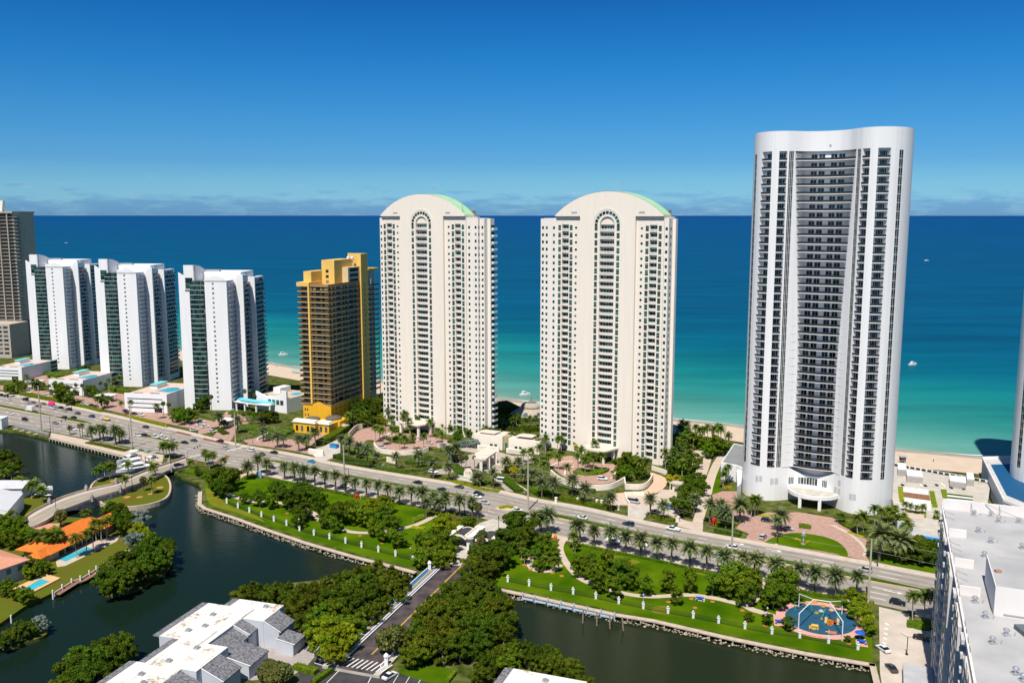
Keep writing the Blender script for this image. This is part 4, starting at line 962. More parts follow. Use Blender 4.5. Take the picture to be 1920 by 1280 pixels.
podium('white podium with a roof pool, beside the brown tower', G(42, 713), 101, 27, 40, 9)

# ================================================================== yellow tower
M_yel = mat('yellow_stucco', (0.74, 0.40, 0.02), 0.75, 0.05, 0.15)
M_yel2 = mat('pale_yellow_stucco', (0.74, 0.47, 0.12), 0.75, 0.05, 0.15)
M_bei = mat('beige_wall', (0.64, 0.50, 0.28), 0.8, 0.06, 0.3)
M_brail = mat('brown_rail', (0.10, 0.055, 0.016), 0.5, 0.2, 1.0)
def yellow_tower():
    u = azv(110); T = thing('yellow_tower', 'yellow and cream stepped tower with dark balconies in rows', 'apartment tower', G(621.7, 799), math.atan2(u.y, u.x)); T.scale = (.66, 1, 1)
    # local: x=0,y=0 is the near corner; front runs to x=-31, the side back to y=44
    NF = 22; Z0 = 13.0; fh = 3.22; ZT = Z0 + NF * fh
    w = MB()
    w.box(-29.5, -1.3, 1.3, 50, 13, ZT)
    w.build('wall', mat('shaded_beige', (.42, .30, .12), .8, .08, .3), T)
    w = MB(); w.box(-29.8, -.4, .4, 50, 0, 12.9)
    w.xz([(-24.5, 0), (-1, 0), (-1, 3)] + arc_pts(-12.5, 3.0, 11.2, 0, 180, 16)[1:], -.25, .38)
    w.build('base', M_yel, T)
    # yellow vertical band on the front, stair tower on the side
    q = MB(); q.box(-20.6, -18.9, -.4, 2, 12.9, ZT + 1.2); q.build('pier', M_yel2, T)
    q = MB(); q.box(-2.5, 1.4, 38, 46.5, 0, ZT + 17.5); q.box(-18, -2.5, 44, 46.5, ZT, ZT + 17.5); q.build('stair_tower', M_yel2, T)
    bal, win, sw = [], [], []
    for k in range(NF):
        z = Z0 + k * fh
        q = MB(); q.prism([(-18.8, .1), (-.2, .1), (.2, .6), (.2, 37.9), (-1.3, 37.9), (-1.3, 1.4), (-18.8, 1.4)], z - .3, z)
        for a, b_ in (((-18.8, .12), (-.2, .12)), ((-.2, .12), (.18, .6)), ((.18, .6), (.18, 37.9))): q.quad((*a, z), (*b_, z), (*b_, z + 1.0), (*a, z + 1.0), mi=1)
        bal.append(q)
        q = MB(); q.box(-31.5, -20.7, -.2, 1.4, z - .3, z); q.box(-31.5, -30.2, 1.4, 12, z - .3, z)
        q.quad((-31.4, -.18, z), (-20.7, -.18, z), (-20.7, -.18, z + .95), (-31.4, -.18, z + .95), mi=1); q.quad((-31.48, -.2, z), (-31.48, 11, z), (-31.48, 11, z + .95), (-31.48, -.2, z + .95), mi=1); bal.append(q)
        q = MB(); q.box(-1.3, 1.9, 46.6, 60, z - .3, z); q.quad((1.88, 46.6, z), (1.88, 60, z), (1.88, 60, z + 1), (1.88, 46.6, z + 1), mi=1); bal.append(q)
        for a, b_ in ((-28.4, -24.5), (-24, -21.2), (-17.6, -16.2), (-13.4, -9), (-7.2, -4.6)):
            q = MB(); q.box(a, b_, 1.24, 1.34, z + .1, z + 2.5); win.append(q)
        for a, b_ in ((2.6, 4.4), (6.6, 9), (10.5, 15.5), (17.5, 20), (21, 23), (25.5, 30.5), (32, 36)):
            q = MB(); q.box(-1.34, -1.24, a, b_, z + .1, z + 2.5); win.append(q)
        q = MB(); q.box(1.36, 1.44, 41.3, 42.4, z + .8, z + 2.0); sw.append(q)
    many(T, 'balcony', bal, [M_bei, M_brail]); many(T, 'window', win, M_gls); many(T, 'stair_window', sw, M_gls)
    q = MB(); q.box(-12, -1.4, 46.6, 58, 0, ZT + 7); q.build('sea_wing', mat('grey_wall', (.42, .44, .42), .8, .05, .3), T)
    q = MB(); q.box(-12, 2.2, 46.6, 60.2, ZT + 7, ZT + 7.8); q.build('sea_wing_roof', M_yel, T)
    q = MB()
    for y in (50, 59.6): q.box(1.2, 1.7, y, y + .4, 4, ZT + 7)
    q.build('sea_post', M_bei, T)
    # stepped crown
    q = MB(); q.box(-31.8, -18.9, -.5, 14, ZT - .4, ZT + 2.0); q.build('crown_band', M_yel2, T)
    q = MB(); q.box(-28, -20, 3.5, 20, ZT, ZT + 8.2); q.build('crown_block', M_yel2, T)
    q = MB(); q.box(-19.8, -6.5, 15, 36, ZT, ZT + 14.5); q.build('crown_block', M_yel2, T)
    q = MB(); q.box(-6.4, -.2, 24, 37.9, ZT, ZT + 9.8); q.build('penthouse', M_bei, T)
    for z in (ZT + .6, ZT + 3.8, ZT + 7.0):
        q = MB(); q.box(-15.5, -12.5, 14.92, 15.02, z, z + 1.8); q.build('window', M_gls, T)
        q = MB(); q.box(-.22, -.12, 26, 36, z, z + 2); q.build('window', M_gls, T)
    q = MB(); q.box(-18.8, 0, .3, .4, ZT, ZT + 1.0); q.box(-.1, 0, .4, 37, ZT, ZT + 1.0); q.build('parapet', mat('rust_rail', (.36, .18, .1), .7, .1, 1), T)
    for x, y, r in ((-10, 40.5, 1.3), (-14, 40, 1.3)):
        q = MB(); q.lathe([(r * .4, ZT + 10.5), (r * .4, ZT + 13.2), (r, ZT + 13.3), (r, ZT + 15), (.2, ZT + 16)], (x, y), 10); q.build('tank', M_white, T)
    for x, z in ((-27.5, 8.4), (-25, 8.4), (-27.5, 5.2), (-24.5, 5.2), (-21, 5.4), (-6.8, 8.6), (-4, 8.8), (-2.5, 6.2)):
        q = MB(); q.box(x - .6, x + .6, .34, .45, z, z + 1.3); q.build('window', M_gls, T)
    for y in range(6, 36, 5):
        for z in (6, 9):
            q = MB(); q.box(-.44, -.34, y, y + 1.1, z, z + 1.2); q.build('window', M_gls, T)
    return T
yellow_tower()
def yellow_lodge():
    u = azv(113); T = thing('entrance_lodge', 'low yellow lodge with white cornices at the yellow tower\'s foot', 'building', G(572, 812), math.atan2(u.y, u.x))
    q = MB(); q.box(-8, 7, 0, 13, 0, 6.2); q.box(7.02, 14.5, 3, 12, 0, 5.6); q.box(9, 16, 12.1, 22, 0, 6.0); q.build('wall', M_yel, T)
    for x0, x1, y0, y1, z in ((-8.6, 7.4, -.6, 4, 6.2), (6.2, 15.1, 2.4, 7.5, 5.6)):
        q = MB(); q.prism([(x0, y0), (x1, y0), (x1, y1), (x0, y1)], z, z + .5); q.prism([(x0 + .7, y0 + .6), (x1 - .5, y0 + .6), (x1 - .5, y1 - .4), (x0 + .5, y1 - .4)], z + .5, z + 1.5); q.build('cornice', mat('cornice_white', (.82, .74, .62), .8, .05, .6), T)
    for x, y, r in ((-1, 9, 4.6), (9, 16, 4.8)):
        q = MB(); q.lathe([(r, 6.0), (r, 6.9), (r * .7, 7.6), (.2, 7.9)], (x, y), 18); q.build('dome', mat('dark_dome', (.12, .10, .085), .6, .2, .6), T)
    for x in (-5.5, -2, 2.2, 5): q = MB(); q.box(x - .8, x + .8, -.06, .05, 1.2, 4.4); q.build('window', M_gls, T)
    for x in (9, 12.5): q = MB(); q.box(x - .9, x + .9, 2.94, 3.05, 1.0, 4.2); q.build('window', M_gls, T)
    return T
yellow_lodge()

# ================================================================== tall brown tower, far left
def brown_tower():
    u = azv(97); c = G(60, 672); T = thing('brown_tower', 'tall brown tower with ribbed front and white crown posts on its roof', 'apartment tower', (-447, 810, 0), math.atan2(u.y, u.x))
    M_br = mat('brown_rib', (.40, .35, .28), .8, .06, .3)
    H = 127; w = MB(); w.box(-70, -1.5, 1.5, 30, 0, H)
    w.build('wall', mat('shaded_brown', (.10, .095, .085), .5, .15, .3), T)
    ribs, sl = [], []
    for i in range(9): ribs.append(MB().box(-5.2 - i * 8.2 - .45, -5.2 - i * 8.2 + .45, -.1, 1.6, 30, H + 1))
    many(T, 'rib', ribs, M_br)
    for k in range(30):
        z = 31 + k * 3.2; q = MB(); q.box(-70, -.6, .3, 1.6, z - .12, z + .12); q.box(-5, 4.6, .4, 9, z - .15, z + .12) if k > 16 else q.box(-5, 1.2, .4, 9, z - .15, z + .12); sl.append(q)
    many(T, 'balcony', sl, M_br)
    q = MB(); q.box(-1.4, .2, 1.6, 30, 30, H); q.build('side_wall', M_br, T)
    q = MB(); q.box(-72, .8, -.6, 30.5, H, H + 1.6); q.build('roof_slab', M_br, T)
    q = MB(); q.xz([(-70, H + 1.6), (-36, H + 1.6), (-36, H + 16), (-34, H + 17.2), (-50, H + 16.6), (-70, H + 14)], 4, 22); q.build('crown', M_br, T)
    for x in (-30, -14.5):
        q = MB(); q.xz([(x - 1.5, H + 1.6), (x + 1.5, H + 1.6), (x + 3.2, H + 11.2), (x - 3.6, H + 11.2)], 5, 8); q.build('crown_post', M_cream, T)
    q = MB(); q.box(-30, -14, 5.5, 7.5, H + 8.6, H + 10); q.build('crown_beam', M_cream, T)
    q = MB(); q.box(-75, 7, -24, 1.4, 0, 30); q.build('podium', mat('podium_tan', (.45, .38, .31), .8, .06, .3), T)
    wn = []
    for k in range(7):
        for i in range(13): wn.append(MB().box(-70 + i * 5.9, -70 + i * 5.9 + 4.4, -24.08, -23.95, 3.4 + k * 3.8, 5.4 + k * 3.8))
    many(T, 'window', wn, M_gls)
    return T
brown_tower()

# ================================================================== hotel club house with blue canopy, beside the yellow tower
def club_house():
    u = azv(118); T = thing('club_house', 'white club house with swooping top left of the yellow tower', 'building', G(538, 775), math.atan2(u.y, u.x))
    q = MB(); q.box(-26, 0, .02, 26, 0, 9.2)
    q.xz([(-26, 9.2), (-3.2, 9.2), (0, 9.2), (0, 14.2), (-4.4, 14.2), (-4.4, 12.2)] + [(-4.4 - 21.6 * i / 10, 12.2 - 2.4 * math.sin(math.pi * i / 10)) for i in range(1, 11)], 0, 1.2)
    q.build('wall', M_blade, T)
    q = MB(); q.box(-25.8, -.2, 1.4, 25.8, 9.2, 9.3); q.build('roof_terrace', M_plaza, T)
    q = MB(); q.prism(smooth([(-9, 14), (-4, 13), (-3, 18), (-8, 20)], 2), 9.28, 9.4); q.build('pool', M_pool, T)
    for i in range(4):
        q = MB(); x = -15.5 + i * 3.4; q.box(x, x + 2.6, -.08, .03, 5, 8); q.build('window', M_gteal, T)
    q = MB(); q.box(.0, .06, 16, 21, .2, 3.2); q.build('garage_opening', M_black, T)
    q = MB(); q.box(-22, -16, 12, 22, 9.3, 13); q.build('roof_pavilion', M_blade, T)
    # curved canopy
    q = MB(); n = 12
    a_, b_ = [], []
    for i in range(n + 1):
        t = i / n; x = -44 + 34 * t; y = -5.5 - 4.5 * math.sin(math.pi * t); a_.append((x, y)); b_.append((x + .6, y + 7.5))
    q.prism(a_ + b_[::-1], lambda x, y: 4.9 + .8 * math.sin(math.pi * (x + 44) / 34), lambda x, y: 5.5 + .8 * math.sin(math.pi * (x + 44) / 34)); q.build('canopy', M_blade, T)
    q = MB(); q.prism([(x, y + 3.5) for x, y in a_] + b_[::-1], lambda x, y: 5.5 + .8 * math.sin(math.pi * (x + 44) / 34), lambda x, y: 6.4 + .8 * math.sin(math.pi * (x + 44) / 34)); q.build('canopy_roof', mat('sky_blue_roof', (.14, .52, .58), .5, .06, .5), T)
    for i in (0, 3, 6, 9, 12):
        x, y = a_[i]; q = MB(); q.box(x - .45, x + .45, y + .6, y + 1.5, 0, 5.2); q.build('column', M_blade, T)
    return T
club_house()
# ================================================================== white rooftop building, near right
def rooftop_block():
    K = Vector((122.5, 246, 0)); a = azv(22.6); b_ = azv(112.6)       # a runs away along the left face, b runs right
    H = 42.6; T = thing('slab_block', 'grey slab block with flat white roof dotted with vents, nearest building', 'apartment building', (K.x, K.y, 0))
    def L(s, t, z): p = -a * s + b_ * t; return (p.x, p.y, z)        # s metres towards the camera, t metres right
    M_gw = mat('block_wall', (.52, .50, .49), .8, .06, .3); M_roof = mat('roof_membrane', (.37, .37, .365), .75, .08, .09, .1, col2=(.43, .42, .41))
    M_par = mat('roof_parapet', (.72, .68, .65), .75, .03, .2)
    w = MB()
    poly = [L(0, 0, 0), L(0, 70, 0), L(120, 70, 0), L(120, 0, 0)]
    w.prism([(p[0], p[1]) for p in poly], 0, H - .02); w.build('wall', M_gw, T)
    r = MB(); r.prism([L(.3, .3, 0)[:2], L(.3, 69.8, 0)[:2], L(119.7, 69.8, 0)[:2], L(119.7, .3, 0)[:2]], H - .01, H + .05, bottom=False); r.build('roof', M_roof, T)
    def slab(s0, s1, t0, t1, z0, z1): 
        q = MB(); q.prism([L(s0, t0, 0)[:2], L(s0, t1, 0)[:2], L(s1, t1, 0)[:2], L(s1, t0, 0)[:2]], z0, z1); return q
    p = slab(-.3, .1, -.3, 70, H - .3, H + 2.9); p.build('parapet', M_par, T)
    p = slab(.1, 120, -.35, .05, H - .6, H + .55); p.build('parapet', M_par, T)
    for s0 in (23.5, 45.5, 62.8): slab(s0, s0 + .5, .05, 4.2, H, H + 2.1).build('parapet_screen', M_par, T)
    for s0 in (10, 38, 66, 92):                                         # shallow jogs of the facade
        slab(s0, s0 + 13, -1.1, -.02, 0, H - .7).build('bay', mat('bay_wall', (.56, .54, .52), .8, .06, .3), T)
    win, bal = [], []
    for k in range(14):
        z = 3 + k * 3.0
        for i in range(30):
            s0 = 1.2 + i * 3.9; on = any(j < s0 + 1 < j + 13 for j in (10, 38, 66, 92)); t0 = -1.1 if on else 0
            win.append(slab(s0, s0 + (2.3 if i % 3 else 1.5), t0 - .06, t0 + .02, z, z + 1.7))
            if i % 3 == 0 and not on: bal.append(slab(s0 - .6, s0 + 3.2, -1.0, -.03, z - .5, z + .45))
    many(T, 'window', win, M_gblue); many(T, 'balcony', bal, M_gw)
    # stair penthouse
    c = G(1862.6, 1153.8, H); s_, t_ = -(c - Vector((K.x, K.y, H))).dot(a), (c - Vector((K.x, K.y, H))).dot(b_)
    slab(s_ - 19, s_, t_, t_ + 40, H + .04, H + 6.4).build('penthouse', M_par, T)
    slab(s_ - 18.8, s_ - .2, t_ + .2, t_ + 39, H + 6.4, H + 6.5).build('penthouse_roof', M_roof, T)
    slab(s_ - .05, s_ + .12, t_ + 1.8, t_ + 30, H + .5, H + .8).build('ledge', M_grey, T)
    # vents: mushroom turbines with a curb and a small tag-along pipe
    for i, (px, py) in enumerate(ZP(1720, 920, 3.555, [(377, 162), (490, 168), (540, 208), (675, 212), (405, 275), (488, 345), (445, 440), (697, 385), (383, 742), (452, 845), (592, 960), (500, 1015), (655, 1220), (705, 1265)])):
        p_ = G(px, py, H + .05) - T.location; v_ = MB(); v_.box(p_.x - .65, p_.x + .65, p_.y - .65, p_.y + .65, H + .05, H + .35)
        v_.lathe([(.32, H + .3), (.34, H + .9), (.62, H + 1.0), (.6, H + 1.35), (.2, H + 1.6)], (p_.x, p_.y), 10)
        v_.tube((p_.x + 1.5, p_.y - .4, H + .05), (p_.x + 1.5, p_.y - .4, H + .6), .12); v_.tube((p_.x + 2.3, p_.y + .7, H + .05), (p_.x + 2.3, p_.y + .7, H + .4), .09); v_.build('roof_vent', mat('vent_metal', (.52, .53, .55), .35, .12, 2, metal=.6), T)
    for t in (7, 14, 24, 31, 40, 52):
        q = MB(); q.tube(L(.2, t, H + 2.7), L(2.6, t + .4, H + .1), .07); q.tube(L(.2, t, H + 2.7), L(.2, t, H + .1), .06); q.build('brace', M_grey, T)
    for s0 in (3, 8, 29, 33, 37, 42, 49, 53, 57):
        q = MB(); q.tube(L(s0, .1, H + .5), L(s0 + 1.8, 2.6, H + .1), .06); q.build('brace', M_grey, T)
    q = MB(); q.tube(L(.3, 10.5, H + 2.8), L(4.8, 21, H + .2), .09); q.build('pipe', M_grey, T)
    q = slab(-.34, -.3, 22, 22.2, H, H + 4.4); q.build('mast', M_grey, T)
    q = slab(.1, .18, 32.5, 35, H + .1, H + 2.4); q.build('roof_door', M_grey, T)
    pp = G(1871, 1072, H + 6.5) - T.location; q = MB(); q.box(pp.x - .6, pp.x + .6, pp.y - .5, pp.y + .5, H + 6.5, H + 7.0); q.build('hatch', mat('rust_hatch', (.36, .2, .15), .8, .1, 1), T)
    pp = G(1917, 1190, H) - T.location; q = MB(); q.box(pp.x - .2, pp.x + 3, pp.y - 3.2, pp.y + 2.8, H + .05, H + 1.0); q.build('skylight', M_gblue, T)
    slab(18, 120, -8.5, -1.2, 0, 3.2).build('garage_wing', mat('garage_roof', (.40, .40, .42), .85, .1, .3), T)
rooftop_block()

# ================================================================== condo block with white roof and grey mansards, near left
def stained_roof():
    m = mat('white_roof', (.70, .655, .59), .85, .04, .3)
    if 'stained' in m: return m
    m['stained'] = 1; t = m.node_tree; bs = t.nodes['Principled BSDF']; src = bs.inputs['Base Color'].links[0].from_socket; tcn = t.nodes.new('ShaderNodeTexCoord')
    n1 = t.nodes.new('ShaderNodeTexNoise'); n1.inputs['Scale'].default_value = .16; n1.inputs['Detail'].default_value = 2; n2 = t.nodes.new('ShaderNodeTexNoise'); n2.inputs['Scale'].default_value = .9; n2.inputs['Detail'].default_value = 7; n2.inputs['Roughness'].default_value = .7
    for n in (n1, n2): t.links.new(tcn.outputs['Object'], n.inputs['Vector'])
    ml = t.nodes.new('ShaderNodeMath'); ml.operation = 'MULTIPLY'; t.links.new(n1.outputs[0], ml.inputs[0]); t.links.new(n2.outputs[0], ml.inputs[1])
    mr = t.nodes.new('ShaderNodeMapRange'); mr.inputs['From Min'].default_value = .285; mr.inputs['From Max'].default_value = .40; t.links.new(ml.outputs[0], mr.inputs['Value'])
    mx = t.nodes.new('ShaderNodeMixRGB'); mx.inputs[2].default_value = (.24, .16, .075, 1); t.links.new(mr.outputs[0], mx.inputs[0]); t.links.new(src, mx.inputs[1]); t.links.new(mx.outputs[0], bs.inputs['Base Color']); return m
def condo(label, o, az, mods, sk, hh=8.0):
    y = azv(az); x = Vector((y.y, -y.x, 0)); T = thing('condo_building', label, 'apartment building', o, math.atan2(x.y, x.x))
    M_cw = mat('condo_wall', (.50, .52, .56), .8, .05, .3); M_sh = mat('grey_shingle', (.105, .105, .115), .9, .35, 1.6, .4, col2=(.19, .19, .20))
    M_wr = stained_roof()
    wl, st = MB(), MB()
    for (x0, x1, y0, y1) in mods:
        m = MB(); m.box(x0, x1, y0, y1, 0, hh - .05); m.build('wall', M_cw, T)
        r = MB(); r.prism([(x0 + .1, y0), (x1, y0), (x1, y1), (x0 + .1, y1)], hh - .04, hh + .02, bottom=False); r.build('roof', M_wr, T)
        # shingled slope along the water side
        q = MB(); q.quad((x0 + .1, y0, hh + .05), (x0 - 2.2, y0, hh - .12), (x0 - 2.2, y1, hh - .12), (x0 + .1, y1, hh + .05)); q.quad((x0 + .1, y0, hh + .05), (x0 + .1, y0, hh - .35), (x0 - 2.2, y0, hh - .35)); q.quad((x0 + .1, y1, hh + .05), (x0 - 2.2, y1, hh - .12), (x0 + .1, y1, hh - .35)); q.quad((x0 + .1, y0, hh - .3), (x0 + .1, y1, hh - .3), (x0 - 2.2, y1, hh - .12), (x0 - 2.2, y0, hh - .12)); q.build('mansard', M_sh, T)
    for (x0, x1, y0, y1, zt_, zb_) in sk['slopes']:
        q = MB(); q.quad((x0, y0, zt_), (x1, y0, zb_), (x1, y1, zb_), (x0, y1, zt_)); g_ = MB(); g_.quad((x0, y0 + .1, zt_ - .1), (x0, y0 + .1, 0), (x1 - .4, y0 + .1, 0), (x1 - .4, y0 + .1, zb_)); g_.build('gable_wall', M_cw, T); g_ = MB(); g_.quad((x0, y1 - .1, zt_ - .1), (x1 - .4, y1 - .1, zb_), (x1 - .4, y1 - .1, 0), (x0, y1 - .1, 0)); g_.build('gable_wall', M_cw, T); q.quad((x1, y0, zb_), (x1, y0, zb_ - .3), (x1, y1, zb_ - .3), (x1, y1, zb_))
        q.f = q.f; q.build('shingle_roof', M_sh, T)
        q = MB(); q.box(x0 + .02, x1 - .5, y0 + .15, y1 - .15, 0, zb_ - .35); q.build('wall', M_cw, T)
        q = MB(); q.quad((x0, y0 - .05, zt_ + .06), (x1 + .1, y0 - .05, zb_ + .06), (x1 + .1, y0 + .3, zb_ + .07), (x0, y0 + .3, zt_ + .07)); q.build('verge_board', M_white, T)
    for cx, cy in sk['lights']:
        q = MB(); q.box(cx - .75, cx + .75, cy - .75, cy + .75, hh, hh + .45); q.build('skylight_curb', M_grey, T)
        q = MB(); q.lathe([(.85, hh + .46), (.55, hh + .75), (.1, hh + .85)], (cx, cy), 4); q.build('skylight', mat('skylight_dome', (.20, .23, .23), .2, .2, 1), T)
    return T
condo('long white-roofed condo block with grey shingle slopes and brown roof stains', G(391.7, 1128.8, 0) * 0 + Vector((-92.6, 260.6, 0)), 17,
      [(7.4, 23.0, -.28, 5), (16.02, 23.0, -6.5, -.29), (0, 16, -23, -.3), (6.6, 22.5, -37, -23.02), (4.0, 18, -62, -37.02)],
      dict(slopes=[(23.0, 28.5, -6.5, 1.8, 8.05, 5.3), (15.6, 21.2, -11, -3.5, 8.05, 5.6), (13.6, 20.8, -18.6, -9.2, 8.05, 5.0), (14, 21.6, -25.8, -16, 8.1, 4.9), (21.2, 29.8, -24, -14.5, 5.6, 4.0), (21.8, 29.0, -35, -26.5, 8.05, 5.0), (17.6, 25.5, -45, -37.5, 8.05, 5.2), (28.6, 34.5, -9, -2.5, 4.6, 3.6), (17.6, 26, -56, -47, 8.05, 5.2)],
           lights=[(18.5, 2.2), (6.5, -7.2), (8.8, -14.2), (6.0, -18), (14.8, -26.2), (12.2, -34.5), (10, -42.5), (13.5, -46)]))
condo('white flat-roofed condo cut off by the bottom edge, with a grey shingle side', Vector((*G(962, 1252, 8)[:2], 0)), 20, [(0, 20, -40, 0)],
      dict(slopes=[], lights=[(10, -3.5)]))

# ================================================================== houses by the canal
M_tile = mat('orange_tiles', (.62, .155, .02), .8, .14, 1.2, .3)
M_tile2 = mat('salmon_tiles', (.58, .27, .17), .8, .08, .8)
def hip_roof(T, pts, ridge, z0, z1, m, eave=.25):
    q = MB(); a, b_ = ridge; P4 = [Vector((*p, z0)) for p in pts]; A, B = Vector((*a, z1)), Vector((*b_, z1))
    q.quad(P4[0], P4[1], B, A); q.quad(P4[1], P4[2], B); q.quad(P4[2], P4[3], A, B); q.quad(P4[3], P4[0], A)
    for i in range(4): p, r = P4[i], P4[(i + 1) % 4]; q.quad(p, r, r - Vector((0, 0, eave)), p - Vector((0, 0, eave)))
    return q.build('roof', m, T)
def orange_house():
    y = azv(14); x = Vector((y.y, -y.x, 0)); o = Vector((-174.5, 318, 0)); T = thing('orange_house', 'long low house under bright orange tile roof with pool behind', 'house', o, math.atan2(x.y, x.x))
    q = MB(); q.box(-5.5, 4.8, -2, 31, 0, 3.3); q.build('wall', mat('tan_wall', (.42, .33, .22), .8, .1, .5), T)
    hip_roof(T, [(-8, -3.4), (8.6, -4.4), (8.6, 31), (-8, 32)], ((0, 2), (0, 27)), 3.3, 6.4, M_tile)
    hip_roof(T, [(-10, 8), (-1, 8), (-1, 18), (-10, 18)], ((-8, 13), (-1, 13)), 3.4, 6.2, M_tile)
    hip_roof(T, [(1, -8), (7.5, -8), (7.5, 2), (1, 2)], ((4.2, -6), (4.2, -.5)), 3.0, 5.0, M_tile)
    hip_roof(T, [(-2, 24), (9, 24), (9, 38), (-2, 38)], ((3.5, 28), (3.5, 34.5)), 3.3, 6.0, M_tile)
    q = MB(); q.box(1.6, 7, -7.4, 1.4, 0, 3.0); q.build('wall', MATS['tan_wall'], T); q = MB(); q.box(-1, 8, 25, 37, 0, 3.2); q.build('wall', MATS['tan_wall'], T)
    for i in range(6): q = MB(); q.box(4.78, 4.9, 2 + i * 4.4, 4.6 + i * 4.4, .3, 2.6); q.build('window', M_gls, T)
    for i in range(7): q = MB(); q.box(5.9, 6.3, .5 + i * 4.6, .9 + i * 4.6, 0, 3.2); q.build('column', M_cream, T)
    q = MB(); q.box(-12, -7.5, 19, 23, 0, .5); q.build('step', M_plaza, T)
orange_house()
sheet('pool_deck', GS(ZP(0, 820, 4.5725, [(470, 1030), (740, 890), (900, 860), (1040, 830), (1000, 890), (800, 985), (560, 1100), (490, 1110)])), 0.06, M_plaza)
sheet('swimming_pool', GS(ZP(0, 820, 4.5725, [(505, 1045), (735, 938), (795, 950), (565, 1062)])), 0.09, M_pool)
q = MB(); q.prism(GS(ZP(0, 1000, 4.5725, [(110, 480), (390, 352), (520, 390), (285, 512)])), 0, .5, bottom=False); struct('pool_deck', q, mat('tan_deck', (.62, .40, .19), .8, .08, .5))
sheet('swimming_pool', GS(ZP(0, 1000, 4.5725, [(150, 498), (350, 386), (425, 408), (235, 505)]), .5), .53, M_pool)
def salmon_house():
    T = thing('salmon_house', 'two storey grey house with salmon tile roof, left edge of the frame', 'house', (-180, 298, 0), math.atan2(-.5, .87))
    q = MB(); q.box(-12, 9, -9, 6, 0, 6.6); q.build('wall', mat('grey_house_wall', (.42, .44, .48), .8, .05, .4), T)
    hip_roof(T, [(-13, -7), (10.2, -7), (10.2, 7), (-13, 7)], ((-6, 0), (4, 0)), 6.6, 9.0, M_tile2); hip_roof(T, [(-13, -15), (5, -15), (5, -5), (-13, -5)], ((-8, -10), (0, -10)), 6.3, 8.6, M_tile2)
    q = MB(); q.box(-12, 4, -14, -9.02, 0, 6.2); q.build('wall', MATS['grey_house_wall'], T)
    for x_ in (-2, 1.5): q = MB(); q.box(x_ - .8, x_ + .8, -14.06, -13.95, 3.4, 5.6); q.build('window', M_gls, T)
    for y_ in (-6, -1, 3): q = MB(); q.box(8.95, 9.06, y_, y_ + 1.6, 3.4, 5.4); q.build('window', M_gls, T)
    q = MB(); q.xz(arc_pts(6.4, 3.6, 1.3, 0, 180, 10) + [(5.1, 2.0), (7.7, 2.0)], -9.06, -8.95); q.build('arched_window', M_gls, T)
    q = MB(); q.box(-2, 11, -17.5, -14.02, 3.0, 3.3); q.build('porch_roof', M_cream, T)
    for x_ in (-1.5, 4, 10): q = MB(); q.box(x_ - .35, x_ + .35, -17.3, -16.6, 0, 3.0); q.build('column', M_cream, T)
salmon_house()
def white_house():
    T = thing('white_house', 'plain white two storey house beside the canal dock', 'house', (-203.9, 350, 0))
    P_ = [(-.0, 0), (-6.5, 23.5), (-28, 34), (-34, 14)]
    q = MB(); q.prism(P_, 0, 6.4); q.build('wall', M_white, T)
    q = MB(); q.prism([(p[0] * 1.01, p[1] * 1.01) for p in P_], 6.42, 6.7); q.build('roof', mat('pale_roof', (.5, .5, .52), .8, .05, .4), T)
    d = Vector((-6.5, 23.5, 0)).normalized(); n_ = Vector((d.y, -d.x, 0))
    for s, z in ((3, 4.2), (5.5, 4.6), (12, 1)): 
        c = d * s; q = MB(); q.prism([(c.x, c.y), ((c + d).x, (c + d).y), ((c + d + n_ * .06).x, (c + d + n_ * .06).y), ((c + n_ * .06).x, (c + n_ * .06).y)], z, z + 1.1); q.build('window', M_gls, T)
    T = thing('white_house', 'small white house roof peeking in behind the plain white house', 'house', (-224, 392, 0))
    q = MB(); q.box(-14, 6, -6, 6, 0, 5); q.build('wall', M_white, T); q = MB(); q.quad((-14, -6.6, 5), (6.6, -6.6, 5), (6.6, 0, 7), (-14, 0, 7)); q.quad((-14, 0, 7), (6.6, 0, 7), (6.6, 6.6, 5), (-14, 6.6, 5)); q.quad((6.6, -6.6, 5), (6.6, 6.6, 5), (6.6, 0, 7)); q.build('roof', MATS['pale_roof'], T)
    T = thing('white_kiosk', 'white flat-roofed pump house beside the avenue at the left edge', 'building', G(0, 802))
    q = MB(); q.box(-16, 3.5, -4, 3, 0, 6.2); q.build('wall', M_white, T); q = MB(); q.box(-16.3, 3.8, -4.3, 3.3, 6.22, 6.6); q.build('roof', M_white, T)
white_house()
sheet('house_drive', GS([(14, 962), (20, 968), (48, 975), (30, 978), (10, 968)]), .05, mat('pale_drive', (.55, .58, .62), .8, .08, .4))
sheet('house_drive', GS(ZP(0, 890, 11.64, [(700, 1150), (900, 1040), (1110, 1060), (1440, 1060), (1130, 1210), (880, 1210)])), .05, mat('salmon_drive', (.58, .26, .19), .85, .08, .4))

